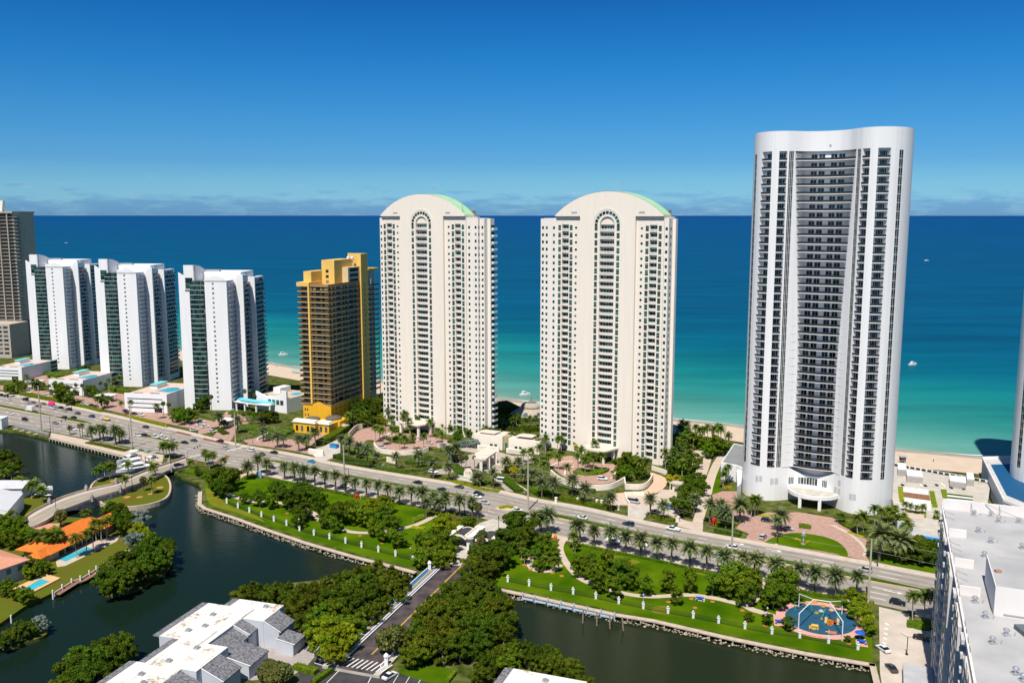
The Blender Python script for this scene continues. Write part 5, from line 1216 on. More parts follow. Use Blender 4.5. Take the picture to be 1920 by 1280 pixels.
# ================================================================== stone bridge
def stone_bridge():
    nearp = [(352, 874.7), (317, 883.4), (291, 896.5), (262.4, 907.5), (223, 921.7), (186, 932.6), (153, 944.7), (113.7, 960), (87.5, 977.5), (58, 990)]
    farp = [(347.7, 858), (328, 865), (284, 879), (251.5, 892), (218.7, 906.4), (190, 913), (153, 921.7), (118, 932.6), (91.9, 944.7), (63.4, 959), (43.7, 973)]
    def zz(t): return .25 + 2.3 * math.sin(math.pi * min(1, max(0, t))) ** .8
    def rs(pts, n=40):
        w_ = smooth([(a, b_) for a, b_ in pts], 6, False); L_ = [0]
        for a, b_ in zip(w_, w_[1:]): L_.append(L_[-1] + (b_ - a).length)
        out = []
        for i in range(n + 1):
            s = L_[-1] * i / n; k = max(j for j in range(len(L_)) if L_[j] <= s + 1e-6); k = min(k, len(w_) - 2)
            f = (s - L_[k]) / max(1e-6, L_[k + 1] - L_[k]); p = w_[k].lerp(w_[k + 1], f); out.append(G(p.x, p.y, zz(i / n)))
        return out
    A, B = rs(nearp), rs(farp); n = 40
    T = thing('stone_bridge', 'curved two-span stone bridge carrying a street over the canal', 'bridge', A[0] * 0)
    d = MB(); rl = MB()
    for i in range(n): d.quad(A[i], A[i + 1], B[i + 1], B[i])
    d.build('deck', M_road, T)
    e = MB()
    for t0, t1 in ((.10, .17), (.83, .90)):
        for i in range(n): e.quad(*[p + Vector((0, 0, .06)) for p in (A[i].lerp(B[i], t0 - .08), A[i + 1].lerp(B[i + 1], t0 - .08), A[i + 1].lerp(B[i + 1], t1), A[i].lerp(B[i], t1))])
    e.build('footway', M_walk, T)
    e = MB()
    for i in range(n):
        for o in (.485, .515): e.quad(*[p + Vector((0, 0, .03)) for p in (A[i].lerp(B[i], o - .006), A[i + 1].lerp(B[i + 1], o - .006), A[i + 1].lerp(B[i + 1], o + .006), A[i].lerp(B[i], o + .006))])
    e.build('centre_line', M_yellow, T)
    M_st = mat('dark_stone', (.11, .11, .125), .9, .5, 1.4, .5, col2=(.20, .20, .21))
    for line, oth, lab in ((A, B, 0), (B, A, 1)):
        s = MB(); pr = MB()
        for i in range(n):
            t = (i + .5) / n
            def bot(t, z):
                for c, h in ((.17, .145), (.80, .145)):
                    if abs(t - c) < h: return min(z - .7, -1.4 + 2.6 * math.sqrt(1 - ((t - c) / h) ** 2))
                return -2.0
            p, q_ = line[i], line[i + 1]; zb0, zb1 = bot(i / n, p.z), bot((i + 1) / n, q_.z)
            s.quad((p.x, p.y, p.z), (q_.x, q_.y, q_.z), (q_.x, q_.y, zb1), (p.x, p.y, zb0))
            if zb0 > -1.9 or zb1 > -1.9:
                r0, r1 = oth[i], oth[i + 1]; s.quad((p.x, p.y, zb0), (q_.x, q_.y, zb1), ((q_.x + r1.x) / 2, (q_.y + r1.y) / 2, zb1 + .01), ((p.x + r0.x) / 2, (p.y + r0.y) / 2, zb0 + .01))
            w_ = (oth[i] - p).normalized() * .45; w1 = (oth[i + 1] - q_).normalized() * .45; u_ = Vector((0, 0, .85))
            pr.quad(p + u_, q_ + u_, q_ + u_ + w1, p + u_ + w_); pr.quad(p, q_, q_ + u_, p + u_); pr.quad(p + w_, q_ + w1, q_ + u_ + w1, p + u_ + w_)
        s.build('side_wall', M_st, T); pr.build('parapet', M_cap, T)
    for k in (4, 17, 24, 33):
        for line in (A, B):
            p = line[k]; q = MB(); q.box(p.x - .6, p.x + .6, p.y - .6, p.y + .6, p.z - .5, p.z + 1.7); q.lathe([(.75, p.z + 1.7), (.7, p.z + 2.0), (.3, p.z + 2.3), (.45, p.z + 2.6), (.1, p.z + 2.9)], (p.x, p.y), 8); q.build('parapet_pier', mat('grey_stone', (.30, .29, .28), .9, .2, 1), T)
stone_bridge()

# ================================================================== gated causeway bridge, gatehouse
BA = azv(18.5); BX = Vector((BA.y, -BA.x, 0))
BO = G(743, 1180, 1.0)
def bp(s, t, z=0.0): p = BO + BA * s + BX * t; return Vector((p.x, p.y, z))
def gate_bridge():
    T = thing('causeway_bridge', 'straight dark-asphalt causeway bridge with blue side rail and pale kerbs', 'bridge')
    s0, s1 = -26, 53
    q = MB(); q.prism([bp(s0, -10.2), bp(s1, -10.2), bp(s1, 7.5), bp(s0, 7.5)], lambda x, y: -.6, lambda x, y: .85); q.build('deck', M_conc, T)
    q = MB(); q.quad(bp(s0, -5.6, .90), bp(s1, -5.6, .90), bp(s1, 5.6, .90), bp(s0, 5.6, .90)); q.build('carriageway', mat('causeway_asphalt', (.05, .044, .05), .85, .25, .3, col2=(.085, .062, .058)), T)
    q = MB()
    for t in (-.14, .14): q.quad(bp(s0 + 10, t - .08, .93), bp(s1, t - .08, .93), bp(s1, t + .08, .93), bp(s0 + 10, t + .08, .93))
    q.build('centre_line', M_yellow, T)
    q = MB(); q.prism([bp(s0, -8.3), bp(s1, -8.3), bp(s1, -5.7), bp(s0, -5.7)], .86, 1.05); q.build('footway', mat('pale_footway', (.24, .235, .23), .8, .08, .4), T)
    for t in (-5.7, -6.6, 5.9): q = MB(); q.prism([bp(s0 + 4, t - .16), bp(s1 - 2, t - .16), bp(s1 - 2, t + .16), bp(s0 + 4, t + .16)], 1.0, 1.55 if t < 0 else 1.75); q.build('kerb_wall', M_white, T)
    q = MB(); q.prism([bp(-14, -9.75), bp(46, -9.75), bp(46, -8.6), bp(-14, -8.6)], .86, 1.25); q.build('side_rail', mat('blue_rail_panel', (.03, .16, .36), .5, .15, .5), T)
    q = MB(); q.prism([bp(-14, -8.58), bp(46, -8.58), bp(46, -8.25), bp(-14, -8.25)], .86, 1.3); q.build('yellow_band', M_yellow, T)
    q = MB(); q.prism([bp(-14, -10.1), bp(46, -10.1), bp(46, -9.8), bp(-14, -9.8)], .86, 1.7); q.build('pipe', M_white, T)
    for s in (-20, 46):
        for t in (-9.2, 6.6): q = MB(); c = bp(s, t); q.box(c.x - .5, c.x + .5, c.y - .5, c.y + .5, .5, 3.4); q.lathe([(.8, 3.4), (.7, 3.8), (.2, 4.3)], (c.x, c.y), 8); q.build('end_pier', M_white, T)
    q = MB()
    for i in range(11):
        t = -8 + i * 1.5; q.quad(bp(-24.5, t, .94), bp(-19.5, t + 1, .94), bp(-19.5, t + 1.4, .94), bp(-24.5, t + .4, .94))
    q.build('zebra_crossing', M_mark, T)
gate_bridge()
def gatehouse():
    y = azv(22); x = Vector((y.y, -y.x, 0)); O = G(879, 1031.7); T = thing('gatehouse', 'white gatehouse with twin dark arched roofs over the causeway drive', 'gatehouse', O, math.atan2(x.y, x.x))
    rr = [(-1.5, -.4), (-.8, -1.2), (1.4, -1.2), (2.1, -.4), (2.1, 10.6), (1.4, 11.6), (-.8, 11.6), (-1.5, 10.6)]
    q = MB(); q.prism([(-.9, 0), (1.5, 0), (1.5, 10.5), (-.9, 10.5)], 0, 5.0); q.build('core', M_white, T)
    q = MB(); q.prism(rr, 5.0, 5.35); q.prism(rr + [rr[0]] + [((a - .3) * .72 + .3, (b_ - 5.2) * .9 + 5.2) for a, b_ in [rr[0]] + rr[::-1]], 5.36, 6.0); q.build('roof_planter', M_cream, T)
    for s in (-1, 1):
        x0, x1 = (-7.6, -1.6) if s < 0 else (2.2, 9.0)
        n = 10; q = MB(); e = MB()
        for i in range(n):
            def pt(k): t = k / n; return x0 + (x1 - x0) * t, 4.1 + 1.1 * math.sin(math.pi * t)
            (xa, za), (xb, zb) = pt(i), pt(i + 1)
            q.quad((xa, 1, za), (xb, 1, zb), (xb, 10, zb), (xa, 10, za))
            for yy in (.9, 9.95): e.box(min(xa, xb), max(xa, xb), yy, yy + .35, min(za, zb) - .45, max(za, zb) + .1)
        q.build('arched_roof', mat('dark_shingle', (.05, .05, .055), .9, .3, 1.5), T); e.build('arch_trim', M_cream, T)
    for xx in (-8.2, 9.1):
        q = MB(); q.box(xx - .5, xx + .6, .5, 10.5, 0, 4.6); q.build('side_wall', M_white, T); q = MB(); q.box(xx - 1.0, xx + 1.0, 0, 11, 4.62, 5.1); q.build('coping', M_cream, T)
    for yy in (2, 5, 8): q = MB(); q.box(-.98, -.9, yy, yy + 1.4, 1, 3.2); q.build('window', M_gls, T)
    q = MB(); q.box(-6, -1.5, -.5, -.3, .9, 1.1); q.build('barrier_arm', M_white, T)
gatehouse()

# ================================================================== seawalls with piles and rocks
def seawall(label, pts, w_=1.7, pile=3.2, rocks=True, d=0.0):
    P_ = GS(pts); T = thing('seawall', label, 'seawall', P_[0])
    o = P_[0]; L_ = [p - o for p in P_]
    q = MB(); q.prism(ribbon(L_, -w_, .05), .05, .42); q.build('cap', M_cap, T)
    ln = rough_line(L_, pile); face = offs(ln, -w_ + .35); pl = []
    for p in face: m = MB(); m.box(p.x - .18, p.x + .18, p.y - .18, p.y + .18, -2.5, .04); pl.append(m)
    many(T, 'pile', pl, M_conc)
    if rocks:
        r = MB(); st_ = rough_line(L_, .75); fo = offs(st_, -w_ - .2)
        for p in fo:
            for k in range(3):
                if rnd.random() < .30: continue
                nrmv = offs([p, p + Vector((1, 0, 0))], 0)[0]
                c = Vector((p.x + rnd.uniform(-.6, .6), p.y + rnd.uniform(-1.3, .9), -1.25 + rnd.uniform(0, .7))); s = rnd.uniform(.25, .62)
                vs_ = [c + Vector((rnd.uniform(.6, 1) * a * s, rnd.uniform(.6, 1) * b_ * s, rnd.uniform(.5, .8) * e_ * s)) for a, b_, e_ in ((1, 0, 0), (0, 1, 0), (-1, 0, 0), (0, -1, 0), (.1, .1, 1), (0, 0, -1))]
                n0 = len(r.v); r.v += [tuple(v_) for v_ in vs_]
                for a, b_ in ((0, 1), (1, 2), (2, 3), (3, 0)): r.f += [(n0 + a, n0 + b_, n0 + 4), (n0 + b_, n0 + a, n0 + 5)]; r.m += [0, 0]
        r.build('riprap', M_rock, T, kind='stuff')
    return T
seawall('long pale seawall with rocks below, edging the left waterfront lawn', NEAR[10:18] + [(782, 1073)])
seawall('pale seawall with pilings and rocks, edging the lawn by the playground', NEAR[21:28])
seawall('concrete seawall along the car park, right of the playground', [(1641, 1246), (1652, 1290), (1668, 1400)], rocks=False)
seawall('low seawall below the pale walkway beside the docked yachts', NEAR[3:8], w_=.8, rocks=False)
def culvert():
    A, B = G(28, 801), G(93, 818); u = (B - A).normalized(); T = thing('culvert_headwall', 'dark concrete culvert wall with round pipe outlets at the canal end', 'culvert', A, math.atan2(u.y, u.x))
    Ln = (B - A).length; q = MB(); q.box(0, Ln, -.6, .3, -3, 1.2); q.build('headwall', mat('dark_concrete', (.20, .17, .14), .9, .2, .5), T)
    for i in range(4):
        x_ = 4 + i * 7.6; q = MB(); q.tube((x_, -3.2, -.9), (x_, -.55, -.9), 1.15, 1.15, 14, cap=False); q.tube((x_, -3.2, -.9), (x_, -2.5, -.9), .95, .95, 14, cap=False); q.build('pipe', M_conc, T)
        q = MB(); q.tube((x_, -3.0, -.9), (x_, -2.9, -.9), .96, .96, 14); q.build('pipe_mouth', M_black, T)
    q = MB(); q.box(0, Ln, -.45, -.3, 1.2, 2.3); q.build('guard_rail', M_grey, T)
culvert()
# house dock fence with white posts, along the peninsula
def dock():
    pts = GS(ZP(0, 1000, 4.5725, [(480, 520), (560, 470), (640, 420), (715, 395), (790, 350), (850, 310), (1050, 215), (1150, 140)])); T = thing('dock', 'brown boardwalk dock with white posts along the house lawns', 'dock', pts[0])
    L_ = [p - pts[0] for p in pts]; q = MB(); q.prism(ribbon(L_, -1.6, .2), -.1, .15); q.build('boardwalk', mat('boardwalk', (.24, .13, .085), .9, .2, 1), T); q = MB(); q.prism(ribbon(L_, .25, .7), -.8, .75); q.build('wall', M_cap, T)
    for p in rough_line(L_, 3.6): m = MB(); m.tube((p.x - .5, p.y - 1, -2.2), (p.x - .5, p.y - 1, 1.9), .28); m.build('post', M_white, T)
dock()
for i, (px, py) in enumerate(ZP(0, 1000, 4.5725, [(825, 400), (98, 765), (1045, 235), (1110, 170)])):
    thing('mooring_post', 'white mooring post standing in the water off the house lawns', 'mooring post', G(px, py, -1.2), group='white posts off the house lawns', data=MB().tube((0, 0, -1), (0, 0, 2.6), .25).mesh('mooring_post', M_white))
for i, (px, py) in enumerate(ZP(900, 960, 4.5725, [(880, 945), (1002, 970), (1115, 993), (1233, 1012)])):
    m = MB(); m.tube((0, 0, -1), (rnd.uniform(-.3, .3) - (.8 if i == 3 else 0), 0, 4.4), .26, .22); thing('mooring_pile', 'wooden mooring pile standing alone in the dark canal', 'mooring pile', G(px, py, -1.2), group='mooring piles off the blue dock', data=m.mesh('mooring_pile', mat('pile_wood', (.26, .21, .16), .9, .25, 1.5)))
def blue_dock():
    a, b_ = G(983, 1116), G(1155, 1153); u = (b_ - a).normalized(); T = thing('boat_dock', 'pale blue timber docking rack on posts below the seawall', 'dock', a, math.atan2(u.y, u.x)); Ln = (b_ - a).length
    M_bl = mat('blue_timber', (.36, .47, .60), .7, .12, 1)
    for i in range(8): x_ = i * Ln / 7; q = MB(); q.tube((x_, -1.3, -2), (x_, -1.3, 1.7), .2); q.build('post', M_bl, T)
    for i in range(7): x_ = i * Ln / 7; q = MB(); q.box(x_ + .3, x_ + Ln / 7 - .3, -2.6, -2.3, -.1, .15); q.box(x_ + .3, x_ + Ln / 7 - .3, -1.9, -1.6, -.1, .15); q.box(x_ + .8, x_ + 1.1, -2.6, -1.3, -.3, -.05); q.build('fender_rail', M_bl, T)
blue_dock()

# ================================================================== park fence: white pillars with lamps and dark railings
def park_fence(label, px):
    P_ = GS(px); T = thing('park_fence', label, 'fence', P_[0]); o = P_[0]
    for i, p in enumerate(P_):
        p = p - o; q = MB(); q.box(p.x - .36, p.x + .36, p.y - .36, p.y + .36, 0, 1.6); q.box(p.x - .46, p.x + .46, p.y - .46, p.y + .46, 1.6, 1.8); pl = q.build('pillar', M_white, T)
        q = MB(); q.lathe([(.16, 1.8), (.16, 1.92), (.32, 2.05), (.36, 2.25), (.24, 2.45), (.04, 2.52)], (p.x, p.y), 10); q.build('globe', mat('globe_grey', (.55, .56, .58), .5, .05, 1), pl)
    for a, b_ in zip(P_, P_[1:]):
        a, b_ = a - o, b_ - o; u = (b_ - a).normalized(); n_ = Vector((-u.y, u.x, 0)) * .025; q = MB()
        for z in (.15, .75, 1.35): q.prism([a + u * .4 + n_, b_ - u * .4 + n_, b_ - u * .4 - n_, a + u * .4 - n_], z, z + .07)
        L_ = (b_ - a).length; k = int(L_ / .45)
        for j in range(k): c = a + u * (.4 + (L_ - .8) * j / k); q.prism([c - n_, c + u * .045 - n_, c + u * .045 + n_, c + n_], .1, 1.5)
        q.build('railing', M_black, T)
park_fence('white pillared fence with dark rails along the left waterfront lawn', [(425.6, 943), (446.5, 951.7), (468, 960), (490.6, 968.3), (513.8, 976.7), (537.5, 984.6), (561.7, 994.4), (588.8, 1002.7), (618, 1010), (648, 1017.7), (678, 1025.6), (709.6, 1034), (741.7, 1041.9), (774.4, 1051)])
park_fence('white pillared fence with dark rails along the right lawn and playground', [(952, 1090), (992, 1097.8), (1033, 1106), (1074.5, 1113), (1117, 1121.8), (1160, 1131), (1206, 1140.4), (1252.3, 1149), (1299.5, 1158), (1347, 1167.4), (1396.4, 1178), (1447, 1187.8), (1499, 1195), (1553, 1205), (1608, 1217)])
for i, (px, py) in enumerate([(276, 930)] and [(561, 993), (770, 1049), (1206, 1139), (1438, 1165)]):
    q = MB(); q.tube((0, 0, 0), (0, 0, 4.2), .09, .07); q.lathe([(.3, 4.2), (.34, 4.5), (.1, 4.9)], (0, 0), 8); thing('path_lamp', 'slim pole lamp beside the park fence', 'lamp post', G(px, py), group='path lamps in the waterfront park', data=q.mesh('path_lamp', M_grey))

# ================================================================== utility poles, street lamps, lines
POLES = []
def upole(px, py, h, label, r=.42):
    p = G(px, py); q = MB(); q.tube((0, 0, 0), (0, 0, h), r, r * .62, 10)
    T = thing('utility_pole', label, 'utility pole', p)
    q.build('shaft', M_pole, T); POLES.append((p, h)); return T
upole(1627.8, 1128.6, 21.5, 'tall concrete pole standing right behind the playground hedge'); upole(1371, 1066, 21, 'tall concrete pole in front of the wavy tower driveway')
upole(990, 956, 24, 'tall concrete pole between the gatehouse trees and the resort drive'); upole(646.4, 923, 22, 'tall concrete pole among the kerbside date palms left of the arched towers')
upole(442, 838, 19, 'concrete pole on the far kerb, before the club house'); upole(247.5, 839, 24, 'tall grey pole on the kerb strip near the docked yachts', .5); upole(77.6, 808.5, 27, 'tall grey pole above the culvert wall by the avenue', .5)
for i in range(len(POLES) - 1):
    if i >= 4: break
    (a, ha), (b_, hb) = POLES[i], POLES[i + 1]
    for k, zf in enumerate((1.0, .82, .66)):
        q = MB(); pts = []
        for j in range(13): t = j / 12; p = a.lerp(b_, t); pts.append(Vector((p.x, p.y, (ha * (1 - t) + hb * t) * zf - 2.2 * 4 * t * (1 - t) * .5)) - a)
        q.path(pts, .035, 4); thing('power_line', '%s power line slung between two concrete poles, %s' % (('topmost', 'middle', 'lowest')[k], ('right span', 'span before the wavy tower', 'span by the gatehouse', 'left span')[i]), 'power line', a, data=q.mesh('power_line', M_grey))
a, ha = POLES[0]
for k, zf in enumerate((1.0, .82, .66)):
    q = MB(); q.path([Vector((0, 0, ha * zf)), U * 30 + Vector((0, 0, ha * zf - 1)), U * 60 + Vector((0, 0, ha * zf))], .035, 4); thing('power_line', '%s power line running off right past the slab block' % ('topmost', 'middle', 'lowest')[k], 'power line', a, data=q.mesh('power_line', M_grey))
def street_lamp(px, py, h, side, label, m=None):
    q = MB(); q.lathe([(.28, 0), (.26, .9), (.14, 1.1), (.11, h)], (0, 0), 8); T = thing('street_lamp', label, 'street lamp', G(px, py), group='black street lamps along the avenue')
    q.build('post', m or M_black, T); d = V * side; q = MB(); q.tube((0, 0, h), tuple(d * 2.2 + Vector((0, 0, h + .5))), .07); q.build('arm', m or M_black, T)
    q = MB(); c = d * 2.2; q.box(c.x - .45, c.x + .45, c.y - .25, c.y + .25, h + .3, h + .5); q.build('head', m or M_black, T)
for i, (px, py, h, s, l) in enumerate([(95, 811, 9.5, 1, 'black street lamp on the kerb above the culvert wall'), (322, 846, 9, 1, 'black street lamp beside the queue of cars near the bridge'), (871, 965, 9, 1, 'black street lamp at the end of the left kerbside palm row'), (654, 905, 7, -1, 'black street lamp in the avenue median among the left palms'), (1645, 1061, 8, -1, 'black street lamp on the far kerb by the pool hedge'), (1458, 1017, 8, -1, 'black street lamp on the far kerb before the wavy tower'), (243, 822, 9, 1, 'black street lamp behind the grey pole near the yachts'), (135, 772, 8, -1, 'black street lamp on the far kerb by the bright hedge')]):
    street_lamp(px, py, h, s, l)
for px, py, z0, l in ((248.6, 921, 1.6, 'black lamp post on the bridge island'), (105.4, 961, 1.2, 'black lamp post at the house end of the stone bridge'), (935, 1000, 0, 'thin dark lamp post behind the gatehouse roofs')):
    q = MB(); q.tube((0, 0, 0), (0, 0, 6.2), .13, .09); q.lathe([(.2, 6.2), (.32, 6.5), (.2, 7.0), (.03, 7.2)], (0, 0), 8); thing('lamp_post', l, 'lamp post', G(px, py, z0 if z0 < 1.5 else .4), data=q.mesh('lamp_post', M_black))
q = MB(); q.tube((0, 0, 0), (0, 0, 5.5), .12); q.tube((0, 0, 5.4), (2.2, -.9, 6.0), .06); q.tube((0, 0, 5.4), (-1.7, 1.2, 6.0), .06); q.box(-.3, .3, -.3, .3, 0, .5)
thing('parking_lamp', 'thin twin-arm lamp in the pale car park', 'lamp post', G(1700, 1227), data=q.mesh('parking_lamp', M_black))
def traffic_mast(px, py, tx, ty, label, sh=6.3):
    p = G(px, py); d = (G(tx, ty) - p); d = d.normalized() * d.length; q = MB(); q.tube((0, 0, 0), (0, 0, sh), .17, .14); T = thing('traffic_signal', label, 'traffic signal', p); q.build('post', M_grey, T)
    q = MB(); q.tube((0, 0, sh - .4), tuple(d + Vector((0, 0, sh))), .2, .13); q.build('mast_arm', M_grey, T)
    for f in (.55, .8, 1.0): c = d * f; q = MB(); q.box(c.x - .2, c.x + .2, c.y - .2, c.y + .2, sh - .9, sh + .2); q.build('signal_head', M_black, T)
traffic_mast(474, 835, 452, 845, 'grey traffic signal mast on the far kerb by the brick crossing'); traffic_mast(352, 867, 376, 856, 'grey traffic signal mast at the stone bridge corner'); traffic_mast(100, 813, 130, 803, 'grey traffic signal mast over the lanes by the culvert')
# ================================================================== vegetation: one mesh per kind and variant, every plant its own object
def frond_strip(mb, base, az, elev, length, droop, wid, segs, rng, mi=0, lf=.55):
    """a feathered palm leaf: leaflets along a drooping midrib"""
    p = Vector(base); a = az; e = elev; sl = length / segs; side = Vector((-math.sin(a), math.cos(a), 0))
    for i in range(segs):
        d = Vector((math.cos(a) * math.cos(e), math.sin(a) * math.cos(e), math.sin(e))); n = p + d * sl
        t = (i + .5) / segs; wl = wid * (math.sin(math.pi * min(1, .18 + t * .86)) ** .7)
        up = side.cross(d)
        for s in (-1, 1):
            tip = (side * s * .8 + d * lf - up * .28 + Vector((rng.uniform(-.1, .1), rng.uniform(-.1, .1), rng.uniform(-.1, .1)))) * wl
            k = len(mb.v); mb.v += [tuple(p), tuple(n), tuple(n + tip), tuple(p.lerp(n, .35) + tip * .95)]; mb.f.append((k, k + 1, k + 2, k + 3)); mb.m.append(mi)
        p = n; e -= droop / segs
def palm_crown(n, length, e_lo, e_hi, droop, wid, segs, rng, m, top=0.0):
    mb = MB()
    for i in range(n):
        t = i / n; e = R(e_hi + (e_lo - e_hi) * t ** .9 + rng.uniform(-8, 8)); az = i * 2.39996 + rng.uniform(-.25, .25)
        frond_strip(mb, (0.12 * math.cos(az), .12 * math.sin(az), top), az, e, length * rng.uniform(.85, 1.1), R(droop * rng.uniform(.8, 1.2)), wid, segs, rng)
    return mb
def fan_crown(n, rad, rng, leaf=1.0):
    mb = MB()
    for i in range(n):
        z = 1 - 1.75 * (i + .5) / n; az = i * 2.39996; r = math.sqrt(max(0, 1 - z * z)); d = Vector((r * math.cos(az), r * math.sin(az), z)); c = d * rad * rng.uniform(.75, 1.0)
        a = d.orthogonal().normalized(); b_ = d.cross(a); a.rotate(Matrix.Rotation(rng.uniform(0, 6), 3, d)); b_ = d.cross(a)
        nn2 = 7
        for k in range(nn2):
            t0 = -2.2 + 4.4 * k / nn2; t1 = t0 + .42
            p0 = c * .72; p1 = c + (a * math.cos(t0) + b_ * math.sin(t0)) * leaf * .9 + d * .2; p2 = c + (a * math.cos(t1) + b_ * math.sin(t1)) * leaf * .9 + d * .2
            p1.z -= .25 * leaf; p2.z -= .25 * leaf
            kk = len(mb.v); mb.v += [tuple(p0), tuple(p1), tuple(p2)]; mb.f.append((kk, kk + 1, kk + 2)); mb.m.append(0)
    return mb
def leaf_cloud(blobs, n, size, rng, flat=.35):
    """leaves spread through a crown built of many overlapping clumps"""
    mb = MB(); tot = sum(r * r for _, r in blobs)
    for (c, r) in blobs:
        k = int(n * r * r / tot)
        for _ in range(k):
            while True:
                d = Vector((rng.gauss(0, 1), rng.gauss(0, 1), rng.gauss(0, 1)))
                if d.length > .01: break
            d.normalize()
            if d.z < -.55 and rng.random() < .7: continue
            rr = r * (rng.random() ** .28) * rng.uniform(.82, 1.10); p = Vector(c) + Vector((d.x * rr, d.y * rr, d.z * rr * .82))
            nrm = (d + Vector((rng.uniform(-1, 1), rng.uniform(-1, 1), rng.uniform(-.2, 1))) * .75).normalized(); a = nrm.orthogonal().normalized(); a.rotate(Matrix.Rotation(rng.uniform(0, 6.28), 3, nrm)); b_ = nrm.cross(a)
            s = size * rng.uniform(.6, 1.25); kk = len(mb.v)
            mb.v += [tuple(p - a * s), tuple(p - b_ * s * .55 + a * s * .2), tuple(p + a * s * 1.05), tuple(p + b_ * s * .55 + a * s * .1)]; mb.f.append((kk, kk + 1, kk + 2, kk + 3)); mb.m.append(0)
    return mb
def crown_blobs(rad, hgt, rng, k=16, narrow=1.0):
    """an uneven crown: leafy limbs reaching out at their own heights, with gaps between"""
    bl = [((rng.uniform(-.2, .2) * rad, rng.uniform(-.2, .2) * rad, rng.uniform(-.15, .15) * hgt), rad * .42 * narrow)]
    ax, ay = rng.uniform(.85, 1.15), rng.uniform(.85, 1.15)
    for i in range(k * 2):
        z = rng.uniform(0, 1); w_ = (math.sin(math.pi * (.14 + .78 * z)) ** .7) * rad * narrow * rng.uniform(.8, 1.12)
        a = i * 2.4 + rng.uniform(-.7, .7); q = w_ * (rng.uniform(.62, .92) if rng.random() < .72 else rng.uniform(.1, .6))
        bl.append(((q * math.cos(a) * ax, q * math.sin(a) * ay, (z - .5) * hgt * rng.uniform(.85, 1.1)), rad * rng.uniform(.13, .27)))
    return bl
VR = random.Random(31)
MESH = {}
def reg(kind, crown, trunk, h): MESH.setdefault(kind, []).append((crown, trunk, h))
def trunk_mesh(h, r0, r1, m, lean=0.0, limbs=0, rng=VR):
    q = MB(); n = 6; pts = [Vector((lean * (i / n) ** 2, 0, h * i / n)) for i in range(n + 1)]
    for i in range(n): q.tube(pts[i], pts[i + 1], r0 + (r1 - r0) * i / n, r0 + (r1 - r0) * (i + 1) / n, 7, cap=(i in (0, n - 1)))
    for i in range(limbs):
        a = rng.uniform(0, 6.28); q.tube(pts[-2], pts[-1] + Vector((math.cos(a) * h * .45, math.sin(a) * h * .45, h * .55)), r1 * .7, r1 * .25, 5)
    return q.mesh('trunk', m), pts[-1].copy()
for v_ in range(3):
    rg = random.Random(v_ + 1); c = palm_crown(60, 3.7, -38, 80, 50, .66, 7, rg, F_date); fr = MB()
    for i in range(46):
        a, b_ = rg.uniform(0, 6.28), rg.uniform(-1.2, .1); rr = rg.uniform(.4, 1.15); p = Vector((rr * math.cos(a), rr * math.sin(a), b_)); s = rg.uniform(.2, .36)
        fr.quad(p - Vector((s, 0, 0)), p + Vector((0, s * .6, -s)), p + Vector((s, 0, 0)), p + Vector((0, -s * .6, s)))
    tm, tp = trunk_mesh(1, .34, .30, M_ptrunk); reg('date_palm', (c.mesh('crown', F_date), fr.mesh('date_stalks', M_dates)), tm, 7.2)
for v_ in range(3):
    rg = random.Random(v_ + 11); c = palm_crown(26, 3.0, -30, 80, 75, .85, 6, rg, F_palm); tm, tp = trunk_mesh(1, .19, .14, M_gtrunk); reg('royal_palm', (c.mesh('crown', F_palm), None), tm, 8.0)
for v_ in range(2):
    rg = random.Random(v_ + 21); c = fan_crown(46, 1.55, rg, 1.05); tm, tp = trunk_mesh(1, .24, .2, M_ptrunk); reg('fan_palm', (c.mesh('crown', F_fan), None), tm, 6.0)
    c = fan_crown(34, 1.9, rg, 1.45); tm, tp = trunk_mesh(1, .3, .26, M_gtrunk); reg('silver_palm', (c.mesh('crown', F_silver), None), tm, 2.4)
def broad(kind, m, nvar, rad, hgt, n, size, k, seed, narrow=1.0, bark=None, th=3.2):
    for v_ in range(nvar):
        rg = random.Random(seed + v_); c = leaf_cloud(crown_blobs(rad, hgt, rg, k, narrow), n, size, rg); tm, tp = trunk_mesh(th, .34, .2, bark or M_trunk, 0, 5, rg); reg(kind, (c.mesh('crown', m), None), tm, th)
broad('dark_tree', F_dark, 4, 5.0, 6.0, 5200, .34, 20, 100)
broad('green_tree', F_mid, 4, 5.0, 6.6, 5000, .34, 20, 200)
broad('upright_tree', F_mid, 3, 5.0, 9.0, 4200, .34, 18, 300, .72)
broad('lime_tree', F_lime, 2, 5.0, 6.0, 4600, .34, 18, 400)
broad('mangrove', F_olive, 6, 5.0, 7.0, 5600, .33, 20, 500, 1.0, M_gtrunk)
broad('yellow_tree', F_yel, 1, 5.0, 5.4, 3200, .36, 14, 600)
broad('silver_tree', F_silver, 1, 5.0, 6.0, 3600, .36, 16, 700)
NICE = {'date_palm': 'date palm', 'royal_palm': 'green feather palm', 'fan_palm': 'round-headed fan palm', 'silver_palm': 'silvery fan palm', 'dark_tree': 'dark green tree', 'green_tree': 'leafy green tree', 'upright_tree': 'upright light-crowned tree', 'lime_tree': 'lime green tree', 'mangrove': 'olive green mangrove', 'yellow_tree': 'yellow-leaved tree', 'silver_tree': 'grey-green tree'}
